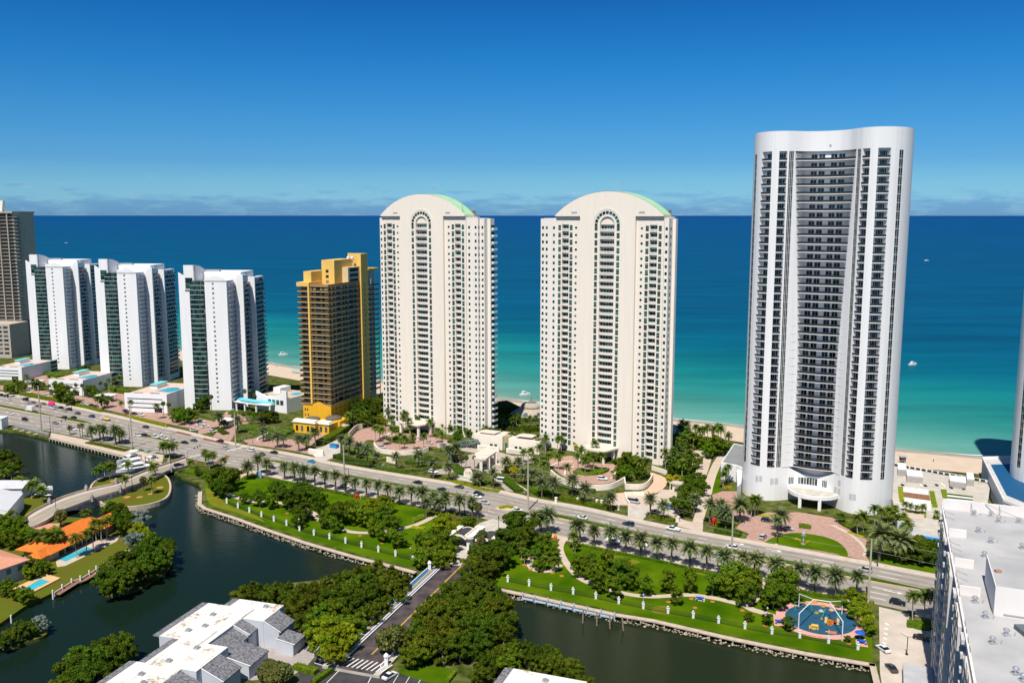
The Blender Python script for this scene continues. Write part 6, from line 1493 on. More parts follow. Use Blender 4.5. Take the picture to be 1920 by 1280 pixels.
def plant(kind, p, where, size=1.0, rot=None, h=None, rad=None):
    crown, trunk, h0 = VR.choice(MESH[kind]); palm = 'palm' in kind
    T = thing(kind, NICE[kind] + ' ' + where, 'palm' if palm else 'tree', p, VR.uniform(0, 6.28) if rot is None else rot, NICE[kind] + 's ' + where); T.rotation_euler.x = VR.uniform(-.05, .05); T.rotation_euler.y = VR.uniform(-.05, .05)
    if palm:
        hh = (h or h0) * (1 if h else VR.uniform(.82, 1.16))
        t = link('trunk', trunk, T); t.scale = (size, size, hh)
        if kind == 'royal_palm':
            t.rotation_euler = (VR.uniform(-.07, .07), VR.uniform(-.07, .07), 0)
            top = Matrix.Rotation(t.rotation_euler.y, 4, 'Y') @ Matrix.Rotation(0, 4, 'X') @ Vector((0, 0, hh)); top = t.rotation_euler.to_matrix() @ Vector((0, 0, hh))
        else: top = Vector((0, 0, hh))
        c = link('crown', crown[0], T, top); s = size * VR.uniform(.82, 1.16); c.scale = (s, s, s)
        if crown[1] is not None: d = link('date_stalks', crown[1], T, top); d.scale = (s, s, s)
    else:
        r = rad or 5.0; s = r / 5.0
        t = link('trunk', trunk, T); t.scale = (s, s, s if h is None else h / 3.2)
        c = link('crown', crown[0], T, (0, 0, (h or 3.2 * s) + 2.2 * s)); c.scale = (s * VR.uniform(.9, 1.1), s * VR.uniform(.9, 1.1), s * VR.uniform(.88, 1.1))
    return T
def palms(kind, where, pts, size=1.0, h=None, z=0):
    for q in pts: plant(kind, G(q[0], q[1], z), where, q[2] if len(q) > 2 else size, h=q[3] if len(q) > 3 else h)
def trees(kind, where, pts, zc=4.6):
    for q in pts:
        p = G(q[0], q[1], zc); plant(kind, (p.x, p.y, 0 if len(q) < 4 else q[3]), where, rad=q[2])
palms('date_palm', 'in the kerbside row along the left park', [(464, 898.5), (484, 888.5), (500, 892), (534, 899), (553, 902.7), (571, 906.5), (589.8, 911.3), (609.4, 915.6), (629.3, 920.2), (649, 924.5), (666.6, 928), (687, 932.5), (709.6, 937), (727.3, 940), (748.5, 945), (771.7, 949.5), (792, 953), (799, 971, .95), (815, 958), (824, 969, .9), (836, 963.5), (862, 968), (885.5, 969)], 1.0)
palms('date_palm', 'in the kerbside row along the right park', [(1001, 1006), (1015, 1001), (1028, 1000, 1.1), (1080, 1017.5), (1087.6, 1018.5), (1114.5, 1024), (1144.3, 1030), (1174, 1037), (1201, 1043), (1232, 1049.5), (1258, 1055), (1294.2, 1062), (1325, 1070), (1354.8, 1075), (1392, 1083), (1414.5, 1088.5), (1421, 1084), (1452.6, 1094.5), (1459, 1091), (1496, 1101), (1528, 1112), (1566, 1120.5), (1605, 1115)], 1.02)
palms('date_palm', 'planted before the left arched tower drive', [(639, 850), (655, 855), (673, 859), (690, 871.5), (705.5, 877), (743, 881), (785.5, 879), (812.8, 897), (842, 871), (855, 866), (842, 901), (948, 889), (925, 913), (895.5, 910, 1.25, 4)], 1.02)
palms('date_palm', 'before the yellow tower forecourt', [(493.7, 828), (520, 839), (531.7, 840), (560.5, 846), (574.7, 841.5), (592, 837), (410.6, 806), (446, 812)], .98)
palms('date_palm', 'before the right arched tower drive', [(972, 889), (982, 911), (999, 914.5), (1016, 932), (1037, 936), (1073, 929), (1096, 947), (1144, 957), (1219.4, 970.5), (1243.3, 974.7)], 1.02)
palms('date_palm', 'by the wavy tower entrance drive', [(1301, 962), (1331, 982), (1349, 979), (1360.7, 991), (1387, 978, 1.5, 7.5), (1463, 995.5, 1.3), (1457, 1009, .9)], 1.05)
palms('date_palm', 'on the lawn by the pool hedge', [(1648, 1050, 1.55, 10), (1684, 1053, 1.55, 8.5)])
palms('royal_palm', 'around the left arched tower driveway', [(652, 806), (663.5, 800), (679, 796), (718.7, 835), (734, 812), (742.8, 825), (749, 843), (756, 811), (761, 802), (770, 815), (780, 801), (785, 806), (804, 821), (817, 831), (824.8, 838), (759, 851), (775.6, 844), (794, 846), (703.4, 830), (730, 795), (745, 793), (712, 824), (690, 800), (830, 842), (735, 830), (768, 828)], 1.0)
palms('royal_palm', 'in front of the spa pavilion wall', [(908, 830), (918, 831), (929, 832), (938, 833.5), (960, 838.5), (970, 840), (980, 841), (989, 842), (912, 826), (976, 836)], .95, 7)
palms('royal_palm', 'in the gardens between the arched towers', [(930, 805), (942, 808), (950, 803), (962, 806), (975, 802), (985, 806), (995, 803), (1005, 800), (958, 800), (968, 796), (981, 868), (996, 866), (940, 800), (1012, 806), (892, 800), (880, 815), (866, 812)], .9, 6)
palms('royal_palm', 'around the right arched tower driveway', [(1084, 884.5), (1097, 890), (1116.5, 862), (1129, 884.5), (1113.7, 885.6), (1023, 848), (1044, 853), (1052.5, 846), (1048, 881), (1106, 878), (1090, 872), (1060, 905), (1030, 880), (1012, 865), (1008, 850), (1209.5, 899), (1201, 896), (1194, 893), (1018, 905), (1005, 895)], 1.0)
palms('royal_palm', 'in the garden beside the beach path', [(1247.5, 879), (1281, 862), (1270, 857), (1278.5, 899), (1262, 870), (1290, 885), (1272, 885), (1286, 850), (1255, 890), (1294, 870)], 1.05)
palms('royal_palm', 'at the sand edge left of the wavy tower', [(1304, 828), (1314, 832), (1321, 836), (1327, 828), (1346, 828), (1275, 826), (1285, 832), (1292, 838), (1280, 842), (1268, 848), (1363, 841), (1299, 845), (1352, 833), (1288, 820), (1278, 815), (1338, 826)], 1.15)
palms('royal_palm', 'against the white wall left of the wavy tower', [(1355, 915.6), (1358.6, 910), (1365.7, 907)], .9)
palms('royal_palm', 'against the wavy tower base', [(1415, 967), (1421, 965), (1408, 968), (1570, 980, .7, 3.5), (1578, 982, .7, 3.5), (1608, 1003), (1619, 1001, 1.1), (1640, 985), (1652, 990)], 1.0, 7)
palms('royal_palm', 'on the slope below the terraced deck', [(1672, 985), (1684, 992), (1700, 1002), (1664, 978), (1678, 975), (1692, 990)], .95, 5)
palms('royal_palm', 'in the planters of the terraced deck', [(1696, 957), (1708, 961), (1718, 964), (1730, 963), (1755, 974)], .62, 3, 4)
palms('royal_palm', 'by the pale car park corner', [(1710.7, 1163), (1733, 1161), (1746, 1158)], 1.05, 8)
palms('royal_palm', 'on the forecourt of the white podiums', [(12, 745), (30, 736), (52, 727), (95, 724), (140, 753), (205, 737), (215, 732), (226, 730), (85, 742), (110, 753), (40, 748), (230, 775), (247, 779), (295, 786), (64, 733), (184, 768)], .95)
palms('fan_palm', 'before the podium garage nearest the yellow tower', [(262, 764), (271, 766), (283, 767), (307, 779), (317, 781), (145, 741), (155, 743), (190, 738), (200, 741)], .82, 8)
palms('fan_palm', 'in the club house forecourt', [(397, 778, .9, 12), (461, 762, .95, 11), (468.7, 764, .95, 11), (479.5, 767, .8, 9), (500, 767, .85, 9), (468, 790), (456, 791.6), (440, 795), (486, 800), (495, 797)], .9)
palms('date_palm', 'on the kerb strip above the yachts', [(173, 827), (188, 823.5), (194, 827.5), (217.6, 833), (229.6, 833), (224, 829), (151, 819.5, .6), (155, 821.5, .6), (131, 815, .6, 4)], 1.05)
palms('royal_palm', 'at the stone bridge corner by the avenue', [(308, 859), (318, 861), (327, 858), (386, 871), (393, 879), (358.6, 881, .9, 4), (312, 856), (422, 886), (400, 876)], 1.0, 6.5)
palms('royal_palm', 'on the bridge island in front', [(236, 926), (285.5, 927.5)], 1.0, 7); palms('fan_palm', 'on the bridge island in front', [(269.5, 922)], 1.0, 6)
palms('royal_palm', 'on the bridge island behind', [(211, 897), (190, 901), (197, 895), (206, 899), (241, 892), (287, 899), (182, 905)], 1.0, 6)
palms('royal_palm', 'around the orange-roofed house', [(144, 1046), (162, 1039), (175, 1030), (105, 1030), (72, 1040), (92, 1041), (161, 996), (181, 1014), (190, 1016), (200, 1010), (84, 1035), (110, 1036)], 1.05, 7.5)
palms('royal_palm', 'by the plain white house dock', [(80, 942), (60, 935), (48, 926), (38, 925), (70, 930), (10, 908), (22, 900)], 1.0, 6)
palms('fan_palm', 'beside the orange-roofed house drive', [(114, 987)], 1.25, 5)
palms('fan_palm', 'by the gatehouse', [(888, 1043, 1.0, 4), (902, 1036, 1.0, 5), (896, 971, 1.2, 5), (886, 968, 1.1, 5), (905, 1030, 1.0, 6)]); palms('fan_palm', 'beside the zebra crossing', [(728, 1232, 1.7, 6), (742, 1226, 1.5, 6.5), (755, 1222, 1.4, 5.5)])
palms('fan_palm', 'in front of the condo court', [(505, 1282, 1.5, 4), (520, 1286, 1.5, 4), (535, 1284, 1.4, 4), (512, 1292, 1.5, 4)]); palms('fan_palm', 'by the resort gate canopy', [(873.6, 879), (890, 879), (862, 870), (866, 880)], .7, 6)
palms('silver_palm', 'before the spa pavilion', [(881, 838), (892, 839), (872, 836), (852, 863), (866, 838), (1020, 842), (1026, 838)], 1.0)
trees('dark_tree', 'at the left end of the waterfront park', [(415, 897, 5.5), (428, 903, 5.5), (408, 910, 4.5), (436, 893, 4.5), (422, 915, 4.2)])
trees('dark_tree', 'in the left waterfront park', [(458, 925, 2.8), (488, 930, 4.3), (518, 918, 4.6), (541, 937, 5.4), (562, 927, 6), (586, 932, 5.6), (566, 956, 4.6), (559, 970, 3.2), (640, 963, 5.6), (600, 948, 4)])
trees('green_tree', 'in the left waterfront park', [(510, 934, 3.5), (612, 968, 3.8), (680, 967, 5.3), (662, 954, 4.4), (718, 966, 4.6), (718, 993, 4.1), (747.5, 1005, 4.1), (736, 975, 3.8), (630, 978, 3.4), (700, 985, 3.4)])
trees('lime_tree', 'in the left waterfront park', [(694, 945, 4), (724, 944, 4.4), (712, 952, 3.8), (833, 987, 5.4), (845, 995, 4)], 4.2)
trees('green_tree', 'on the left of the gatehouse', [(831, 1022, 5.6), (805, 1031, 5.2), (820, 1046, 5), (795, 1015, 4.6), (848, 1012, 3.6), (790, 1043, 4.4), (840, 1033, 3.8), (812, 1008, 4.6), (881, 974, 3.6)])
trees('dark_tree', 'on the right of the gatehouse', [(974, 986, 6.5), (952, 1012, 5.8), (985, 998, 5), (960, 972, 4.5), (932, 1026, 5), (945, 1038, 4.6), (970, 1010, 5)], 5.4)
trees('mangrove', 'on the right of the gatehouse', [(908, 1044, 5.4), (890, 1055, 4.8), (920, 1056, 5), (882, 1072, 4), (905, 1070, 4.5), (928, 1045, 4.5)], 4.6)
trees('green_tree', 'around the paved circle of the right park', [(1022, 1019, 4.8), (1034, 1030, 3.6), (1010, 1028, 3.6), (1012, 1048, 2.4)])
palms('royal_palm', 'around the paved circle of the right park', [(1040, 1072, .8, 4), (1022, 1070, .7, 4), (983, 1058, .7, 5), (997, 1066, .7, 5), (1075, 1028, .8, 5), (1078, 1036, .7, 4), (978, 1048, .7, 5)])
trees('upright_tree', 'in the middle of the right park', [(1083, 1058, 4.2), (1098, 1062, 4.2), (1140, 1056, 5), (1115, 1078, 4.6), (1162, 1080, 5), (1150, 1100, 4.4), (1186, 1082, 4.2), (1212, 1094, 3.8), (1254, 1088, 4.4), (1268, 1110, 3.4), (1296, 1086, 4.2), (1336, 1092, 4.2), (1108, 1050, 4), (1128, 1088, 4), (1175, 1065, 4)], 4.4)
trees('green_tree', 'near the playground', [(1382, 1083, 5.4), (1371, 1100, 5), (1410, 1094, 5), (1397, 1113, 4.2), (1461, 1102, 5.4), (1450, 1120, 4.8), (1476, 1089, 4.6), (1490, 1110, 3.4), (1440, 1108, 4), (1362, 1088, 4)], 4.0)
trees('lime_tree', 'beside the playground hedge', [(1596, 1128, 4.4), (1612, 1133, 4), (1621, 1158, 3.6), (1628, 1172, 2.8), (1605, 1143, 3.4)], 3.2)
trees('dark_tree', 'small beside the playground path', [(1439, 1161, 2.0), (1478, 1172, 2.4), (1404, 1155, 1.7), (1590, 1194, 1.2)], 1.6)
trees('dark_tree', 'in the round clump off the house dock', [(198, 1088, 4.4), (215, 1072, 5), (238, 1060, 5.4), (262, 1046, 5.4), (288, 1030, 5.4), (306, 1036, 4.6), (300, 1056, 5), (276, 1068, 5.4), (250, 1082, 5.2), (222, 1098, 4.6), (312, 1022, 3.6), (232, 1078, 5), (205, 1102, 3.4), (272, 1050, 5)], 3.6)
trees('dark_tree', 'in the clump beside the condo roof', [(135, 1252, 4.6), (160, 1232, 4.6), (190, 1216, 4.6), (220, 1212, 4.6), (236, 1222, 3.8), (150, 1268, 4.4), (185, 1248, 5), (212, 1240, 4.6), (170, 1268, 5), (125, 1278, 4), (230, 1208, 3.4)], 4.4)
trees('mangrove', 'on the canal bank left of the causeway', [(450, 1112, 3.4), (468, 1106, 3.8), (492, 1106, 3.8), (512, 1114, 4.2), (536, 1108, 3.8), (548, 1122, 4), (572, 1112, 4.4), (560, 1136, 4.2), (596, 1116, 4.6), (622, 1100, 4.4), (650, 1094, 4.6), (676, 1084, 4.6), (702, 1078, 4.8), (728, 1080, 4.4), (750, 1088, 4.2), (690, 1100, 5), (664, 1114, 5), (636, 1122, 5), (610, 1134, 4.8), (584, 1140, 4.6), (718, 1100, 4.6), (742, 1108, 4), (700, 1120, 4.8), (676, 1136, 4.8), (650, 1146, 4.6), (718, 1128, 3.6), (694, 1148, 4), (572, 1158, 4)], 4.4)
trees('green_tree', 'behind the car park left of the causeway', [(600, 1158, 5), (625, 1150, 5), (590, 1176, 4.4), (648, 1170, 4.6), (668, 1160, 4)], 5.2)
trees('lime_tree', 'behind the car park left of the causeway', [(612, 1180, 5.2), (634, 1196, 5), (612, 1208, 4.6), (650, 1190, 4.6), (628, 1220, 4)], 5.2)
trees('mangrove', 'in the thicket right of the causeway', [(822, 1120, 4), (845, 1106, 4.6), (868, 1096, 4.6), (890, 1098, 4.4), (912, 1108, 4.6), (934, 1120, 4.6), (948, 1140, 4.6), (950, 1162, 4.4), (926, 1144, 5), (900, 1130, 5), (872, 1122, 5), (846, 1132, 5), (818, 1144, 4.8), (796, 1158, 4.6), (832, 1158, 5), (862, 1148, 5.2), (892, 1156, 5.2), (920, 1170, 5), (944, 1184, 4.2), (906, 1186, 5), (876, 1178, 5), (846, 1184, 5), (816, 1182, 5), (788, 1182, 4.6), (800, 1202, 4.6), (830, 1208, 4.6), (862, 1206, 4.8), (892, 1208, 4.6), (768, 1196, 4)], 5.4)
trees('green_tree', 'by the thicket right of the causeway', [(770, 1230, 3.8), (786, 1222, 3.6), (950, 1244, 3.6), (962, 1230, 3.8)], 3.4)
trees('mangrove', 'on the bank behind the cut-off condo', [(918, 1250, 3.6), (935, 1238, 3.8), (985, 1224, 3.8), (1008, 1232, 3.8), (1030, 1228, 3.6), (1046, 1244, 3.8), (1066, 1256, 3.8), (1086, 1268, 3.6), (1060, 1274, 3.4), (900, 1262, 3.4), (1018, 1246, 3.4), (1096, 1284, 3)], 3.6)
trees('mangrove', 'on the far left canal bank', [(-8, 872, 5.4), (12, 864, 5), (24, 878, 4.6), (4, 886, 5), (-14, 890, 5)], 3.4)
trees('green_tree', 'in front of the plain white house', [(-4, 985, 5), (18, 978, 4.4), (10, 1000, 5), (38, 992, 4.4), (52, 1000, 3.6), (24, 1012, 4.4), (-10, 1008, 5)], 3.8)
trees('dark_tree', 'at the water end of the orange-roofed house', [(206, 958, 4.6), (222, 962, 4.8), (238, 970, 4.6), (228, 985, 4.2), (242, 983, 3.6), (214, 975, 4.0)], 4.4)
trees('silver_tree', 'at the water end of the orange-roofed house', [(262, 972, 4), (256, 985, 3.4), (248, 1012, 3.6), (258, 1008, 3)], 3.4); trees('lime_tree', 'at the water end of the orange-roofed house', [(262, 998, 4), (274, 1004, 3)], 3.4)
trees('green_tree', 'between the two canal houses', [(62, 1060, 3.4), (76, 1068, 3), (55, 1074, 3), (84, 1058, 2.6), (48, 1116, 3), (30, 1110, 3), (12, 1104, 3.4)], 2.6)
trees('mangrove', 'on the small spit at lower left', [(20, 1196, 2.8), (40, 1184, 3), (55, 1180, 2.6), (5, 1204, 2.4)], 2.2); trees('silver_tree', 'on the small spit at lower left', [(72, 1168, 2.6), (82, 1172, 2)], 2)
trees('dark_tree', 'between the yellow and arched towers', [(672, 770, 6), (690, 764, 6.5), (702, 772, 5.5), (680, 785, 5), (710, 758, 6), (660, 782, 4.5), (700, 786, 4)], 5); trees('lime_tree', 'between the yellow and arched towers', [(712.7, 786, 3.4), (722, 790, 2.6)], 3)
trees('green_tree', 'beside the left arched tower foot', [(836, 798, 4), (848, 800, 4), (860, 804, 3.6), (879, 806, 3.6), (868, 800, 3.4), (858, 814, 3.4)], 4.2)
trees('yellow_tree', 'around the arched towers', [(957, 876, 3.6), (966, 882, 3), (1085, 836, 3), (1260, 899, 3.4), (1274, 896, 2.6)], 3.2)
trees('green_tree', 'beside the right arched tower canopy', [(1168, 866, 5.4), (1182, 860, 5), (1194, 866, 4.4), (1176, 880, 4), (1160, 878, 3.6), (1200, 878, 3.4)], 5.4)
trees('dark_tree', 'in the garden beside the beach path', [(1298, 911, 5.2), (1287, 930, 5.2), (1314, 913, 4.4), (1290, 874, 5.2), (1282, 950, 4.6), (1300, 928, 4.6), (1272, 940, 4), (1278, 866, 4.6), (1262, 876, 4), (1312, 892, 3.2), (1300, 862, 4.4)], 4.2)
trees('green_tree', 'beside the sand end of the beach path', [(1335, 838, 6), (1348, 842, 5), (1326, 846, 4.6), (1310, 830, 4.6), (1296, 826, 4.4), (1360, 840, 4)], 3.6)
trees('dark_tree', 'massed as the pool hedge', [(1700, 1032, 5), (1716, 1030, 5.4), (1732, 1034, 5.4), (1746, 1038, 5), (1724, 1042, 4.6), (1690, 1038, 3.6), (1756, 1044, 4.6)], 3.4)
trees('green_tree', 'before the white podiums', [(118, 742, 6.4), (105, 730, 6), (130, 748, 5), (196, 752, 5.2), (170, 732, 5), (182, 738, 4.4), (345, 782, 5.6), (330, 778, 5), (360, 780, 4.6), (18, 728, 4.4), (70, 720, 4), (40, 722, 4)], 4.4)
trees('dark_tree', 'at the foot of the bladed towers', [(384, 756, 5), (372, 762, 4.4), (366, 748, 4), (500, 778, 4.6), (512, 780, 4.4), (490, 782, 4), (160, 690, 4), (150, 695, 4), (420, 790, 3)], 4.2)
trees('green_tree', 'beside the bridge landing by the park', [(390, 898, 2.6), (384, 890, 2.4), (372, 886, 2.2), (400, 890, 2.4)], 1.6)

# hedges: clipped leafy blocks, each a thing
def hedge(label, pts, w_, h, m=F_mid, seed=0, z=0, closed=False, cat='hedge'):
    P_ = [G(a, b_, z) for a, b_ in pts]; rg = random.Random(seed + len(label)); o = P_[0]; mb = MB(); L_ = rough_line([p - o for p in P_], .8)
    poly = offs([p - o for p in P_], 0)
    lf, rt = offs(L_, w_ / 2), offs(L_, -w_ / 2)
    for i in range(len(L_) - 1):
        seg = (L_[i + 1] - L_[i]).length
        for k in range(int(26 * seg * (w_ + h) / 3) + 6):
            t = rg.random(); s = rg.uniform(0, w_ + 2 * h)
            a, b_ = lf[i].lerp(lf[i + 1], t), rt[i].lerp(rt[i + 1], t)
            if s < h: p = Vector((b_.x, b_.y, s)); n_ = (b_ - a).normalized()
            elif s < h + w_: p = b_.lerp(a, (s - h) / w_); p.z = h * rg.uniform(.93, 1.05); n_ = Vector((0, 0, 1))
            else: p = Vector((a.x, a.y, w_ + 2 * h - s)); n_ = (a - b_).normalized()
            n_ = (n_ + Vector((rg.uniform(-1, 1), rg.uniform(-1, 1), rg.uniform(-.3, 1))) * .6).normalized(); u = n_.orthogonal().normalized(); u.rotate(Matrix.Rotation(rg.uniform(0, 6), 3, n_)); v_ = n_.cross(u); q = rg.uniform(.18, .34)
            mb.quad(p - u * q, p - v_ * q * .6, p + u * q, p + v_ * q * .6)
    core = MB(); core.prism(list(offs(L_, w_ / 2 - .12)) + list(reversed(offs(L_, -w_ / 2 + .12))), 0, h - .1, bottom=False)
    k = len(mb.v); mb.v += core.v; mb.f += [tuple(k + i for i in f) for f in core.f]; mb.m += core.m
    return thing('hedge', label, cat, o, data=mb.mesh('hedge', m))
hedge('bright clipped hedge along the far kerb at left, before the middle podium', [(12, 731), (60, 742), (100, 750), (140, 759), (193, 773)], 2.2, 1.6, F_lime)
hedge('bright clipped hedge along the far kerb, before the podium garage', [(238, 781), (270, 790), (316, 801)], 2.2, 1.6, F_lime)
hedge('low rust-brown hedge behind the bright kerb hedge at left', [(55, 739), (95, 748), (150, 757)], 2.4, 1.2, foliage('rust_leaves', (.07, .045, .02), (.16, .10, .03)))
hedge('dark hedge on the kerb left of the arched tower drive', [(630, 858), (660, 868), (700, 876)], 4, 2.2, F_dark, 3)
hedge('green hedge bank before the left arched tower drive', [(706, 878), (740, 884), (760, 885), (790, 882), (830, 876)], 2.6, 1.4, F_mid, 4)
hedge('hedge with white piers on the kerb, before the right arched tower', [(1050, 936), (1075, 941), (1100, 947), (1152, 957)], 2.2, 2.0, F_mid, 5)
hedge('clipped hedge on the kerb before the service yard', [(1215, 968), (1240, 973), (1268, 979)], 2.2, 1.5, F_mid, 6)
hedge('dark clipped hedge along the lawn by the left palm row', [(505, 900), (560, 909), (620, 922), (680, 935), (740, 947)], 1.2, .9, F_mid, 7)
hedge('clipped hedge along the lawn by the right palm row', [(1090, 1023), (1160, 1038), (1240, 1054), (1320, 1074), (1370, 1085)], 1.3, .9, F_mid, 8)
hedge('clipped hedge behind the playground along the kerb', [(1500, 1110), (1540, 1118), (1590, 1125)], 1.3, 1.0, F_mid, 9)
hedge('square hedge block under the wavy tower canopy', [(1498, 988), (1525, 991)], 2.2, 1.4, F_mid, 10)
hedge('yellow hedge ring on the oval lawn, behind the statue', [(1489, 1010), (1500, 1014), (1508, 1021)], 1.4, .5, F_yel, 11)
hedge('yellow hedge arm on the oval lawn, right of the statue', [(1508, 1021), (1516, 1016), (1524, 1014)], 1.2, .5, F_yel, 12)
hedge('yellow flower hedge by the wavy tower drive', [(1590, 998), (1605, 1004), (1624, 1008)], 1.2, .5, F_yel, 13)
hedge('yellow flower hedge left of the wavy tower canopy', [(1424, 967), (1440, 968), (1460, 966)], 1.4, .6, F_yel, 14)
hedge('dark hedge with sign, left of the wavy tower drive', [(1340, 996), (1365, 1000), (1392, 1006)], 3, 1.6, F_dark, 15)
hedge('low hedge under the condo palms at the bottom', [(553, 1252), (575, 1258), (598, 1264)], 2.4, 1.4, F_mid, 16)
hedge('diagonal clipped hedge by the bottom drive', [(588, 1282), (608, 1268), (626, 1256)], 1.6, 1.3, F_mid, 17)
hedge('hedge edging the small bottom lawn', [(838, 1280), (848, 1268), (853, 1258)], 1.4, 1.0, F_mid, 18)
hedge('lime groundcover mound on the avenue island', [(936, 952), (950, 950), (966, 952)], 2.6, .5, F_lime, 19, .15)
hedge('dark hedge along the ramp wall beside the yellow tower', [(600, 835), (625, 822), (645, 808), (658, 795)], 5, 3, F_mid, 20)
hedge('green hedge in the car park corner', [(1700, 1172), (1725, 1176), (1748, 1180)], 3, 1.3, F_mid, 21)
hedge('yellow shrubs by the white wall left of the wavy tower', [(1355, 914), (1364, 915), (1372, 918)], 2, 1.2, F_yel, 22)
hedge('yellow shrubs behind the red sculpture', [(1345, 975), (1358, 980), (1370, 984)], 3, 1.6, F_yel, 23)
hedge('hedge bank above the resort drive', [(930, 893), (945, 900), (960, 912), (975, 924)], 4, 1.6, F_dark, 24)
hedge('round planted island in the left arched tower loop', [(733, 822), (745, 828), (760, 830), (778, 828)], 7, 1.3, F_mid, 25)
hedge('round planted island in the right arched tower loop', [(1082, 884), (1100, 888), (1120, 886), (1132, 880)], 7, 1.3, F_mid, 26)
hedge('low sea grape thicket at the sand edge left of the wavy tower', [(1288, 836), (1310, 838), (1340, 842), (1365, 846)], 8, 1.8, F_lime, 27)
hedge('dark thicket in the arched tower shadow on the sand', [(932, 766), (945, 772), (955, 778)], 14, 5, F_dark, 28)
hedge('scrub along the resort wall between the arched towers', [(925, 800), (950, 806), (985, 808), (1012, 806)], 8, 2.0, F_olive, 29)
hedge('ivy bank beside the stone bridge landing', [(352, 884), (372, 888), (392, 888)], 6, 1.2, F_mid, 30)
hedge('kerb strip shrubs above the yachts', [(165, 830), (195, 836), (225, 843), (240, 846)], 3.5, .8, F_olive, 31)
hedge('dark bank of shrubs in the club house forecourt', [(470, 815), (500, 812), (530, 815), (545, 808)], 7, 1.6, F_mid, 32)
hedge('shrub bank along the yellow lodge terrace', [(505, 822), (525, 812), (540, 805)], 5, 1.2, F_dark, 33)
hedge('shrub bed below the palms of the left arched tower drive', [(660, 846), (690, 856), (720, 864)], 6, 1.0, F_mid, 41)
hedge('shrub bed at the bend of the left arched tower drive', [(760, 868), (790, 866), (815, 858)], 6, 1.0, F_dark, 42)
hedge('shrub bed between resort gate canopy and sign', [(850, 872), (862, 884), (878, 890)], 5, 1.0, F_dark, 43)
hedge('shrub bed behind the resort sign palms', [(886, 900), (905, 905), (920, 908)], 4, 1.0, F_dark, 44)
hedge('low green verge along the far kerb by the resort sign', [(835, 898), (870, 908), (905, 917), (940, 922)], 3.4, .4, F_lime, 45)
hedge('shrub bed above the curved wall of the right arched tower', [(1030, 905), (1050, 913), (1080, 920), (1120, 922)], 3, 1.0, F_dark, 46)
hedge('planted bank between the gate drive and the curved wall', [(985, 905), (1005, 918), (1025, 930)], 8, 1.2, F_mid, 47)
hedge('planted bank at the foot of the curved cream wall', [(1030, 930), (1060, 936), (1095, 940)], 5, 1.0, F_dark, 48)
hedge('shrub bed in the middle of the resort gardens', [(830, 845), (850, 850), (870, 852)], 5, 1.2, F_mid, 49)
hedge('shrub bed left of the spa pavilion', [(845, 828), (865, 832), (885, 836)], 6, 1.4, F_dark, 50)
hedge('garden thicket behind the beach path wall', [(1262, 866), (1275, 885), (1285, 905)], 7, 2.0, F_dark, 51)
hedge('shrubs along the foot of the wavy tower, right of its canopy', [(1575, 978), (1592, 988), (1615, 1000), (1640, 1000)], 3.4, 1.0, F_mid, 52)
hedge('shrub slope below the terraced deck', [(1655, 1000), (1675, 1002), (1700, 1008)], 7, 1.4, F_mid, 53)
hedge('shrub bed beside the club house drive', [(452, 800), (475, 806), (500, 806)], 5, 1.0, F_mid, 54)
hedge('shrub bed beside the white guard canopy', [(402, 803), (415, 809), (425, 815)], 4, .9, F_dark, 55)
hedge('garden strip between the bladed tower and club house', [(430, 775), (455, 775), (480, 778)], 6, 1.2, F_mid, 56)
hedge('green strip behind the podium pool terrace', [(190, 725), (215, 730), (240, 738)], 6, 2.0, F_mid, 57)
hedge('green strip behind the middle podium', [(70, 700), (95, 703), (115, 708)], 6, 2.0, F_mid, 58)
hedge('mulched shrub strip at the edge of the left park path', [(770, 978), (795, 968), (815, 962)], 4, .7, F_mid, 59)
hedge('yellow flower bed in the left park near the gatehouse', [(772, 988), (785, 990), (800, 991)], 2.2, .5, F_yel, 60)
hedge('red-brown flower bed at the end of the left park', [(838, 970), (850, 974), (862, 977)], 3, .5, foliage('rust_leaves', (.07, .045, .02), (.16, .10, .03)), 61)
# ================================================================== resort walls, canopies, pavilions
def wall_line(label, pts, h, th, m, name='retaining_wall', z=0.0, closed=False, n=5):
    P_ = smooth(GS(pts), n, False); o = P_[0].copy(); q = MB(); q.prism(ribbon([p - o for p in P_], -th / 2, th / 2), 0, h); o.z = z
    return thing(name, label, 'wall', o, data=q.mesh(name, m))
wall_line('curved cream retaining wall below the right arched tower driveway', Z4([(300, 640), (420, 740), (560, 810), (760, 870), (1000, 905), (1290, 890), (1450, 830), (1570, 760)]), 2.6, .6, M_cream)
wall_line('curved cream retaining wall below the left arched tower driveway', Z2([(560, 700), (620, 790), (780, 830), (1000, 850), (1200, 840), (1380, 815), (1490, 780)]), 2.4, .6, M_cream)
wall_line('tall cream curved wall beside the terracotta ramp', Z4([(1560, 770), (1580, 880)]) + Z5([(0, 690), (150, 690), (250, 650), (310, 550)]), 2.6, .5, M_cream)
wall_line('cream wall along the outer side of the terracotta ramp', Z5([(300, 430), (420, 470), (500, 500)]), 2.2, .5, M_cream); wall_line('cream wall of the service yard, behind the silver van', Z5([(0, 905), (-60, 770), (200, 775)]), 1.6, .5, M_cream, n=2)
wall_line('stone-faced ramp wall beside the yellow tower hedge', Z2([(130, 560), (250, 430), (360, 400)]), 3.2, .7, M_pole); wall_line('white sign wall on the kerb before the left arched tower drive', Z2([(780, 960), (870, 985), (940, 1000)]), 2.6, .6, M_cream, n=2)
wall_line('white service wall by the blue dumpster, left of the concrete pole', [(580, 850), (594, 853), (607, 854)], 2.8, 1.4, M_cream, n=2); wall_line('long white garden wall right of the yellow lodge steps', Z1([(760, 1000), (860, 950), (1000, 880)]), 1.4, .8, M_white, n=2)
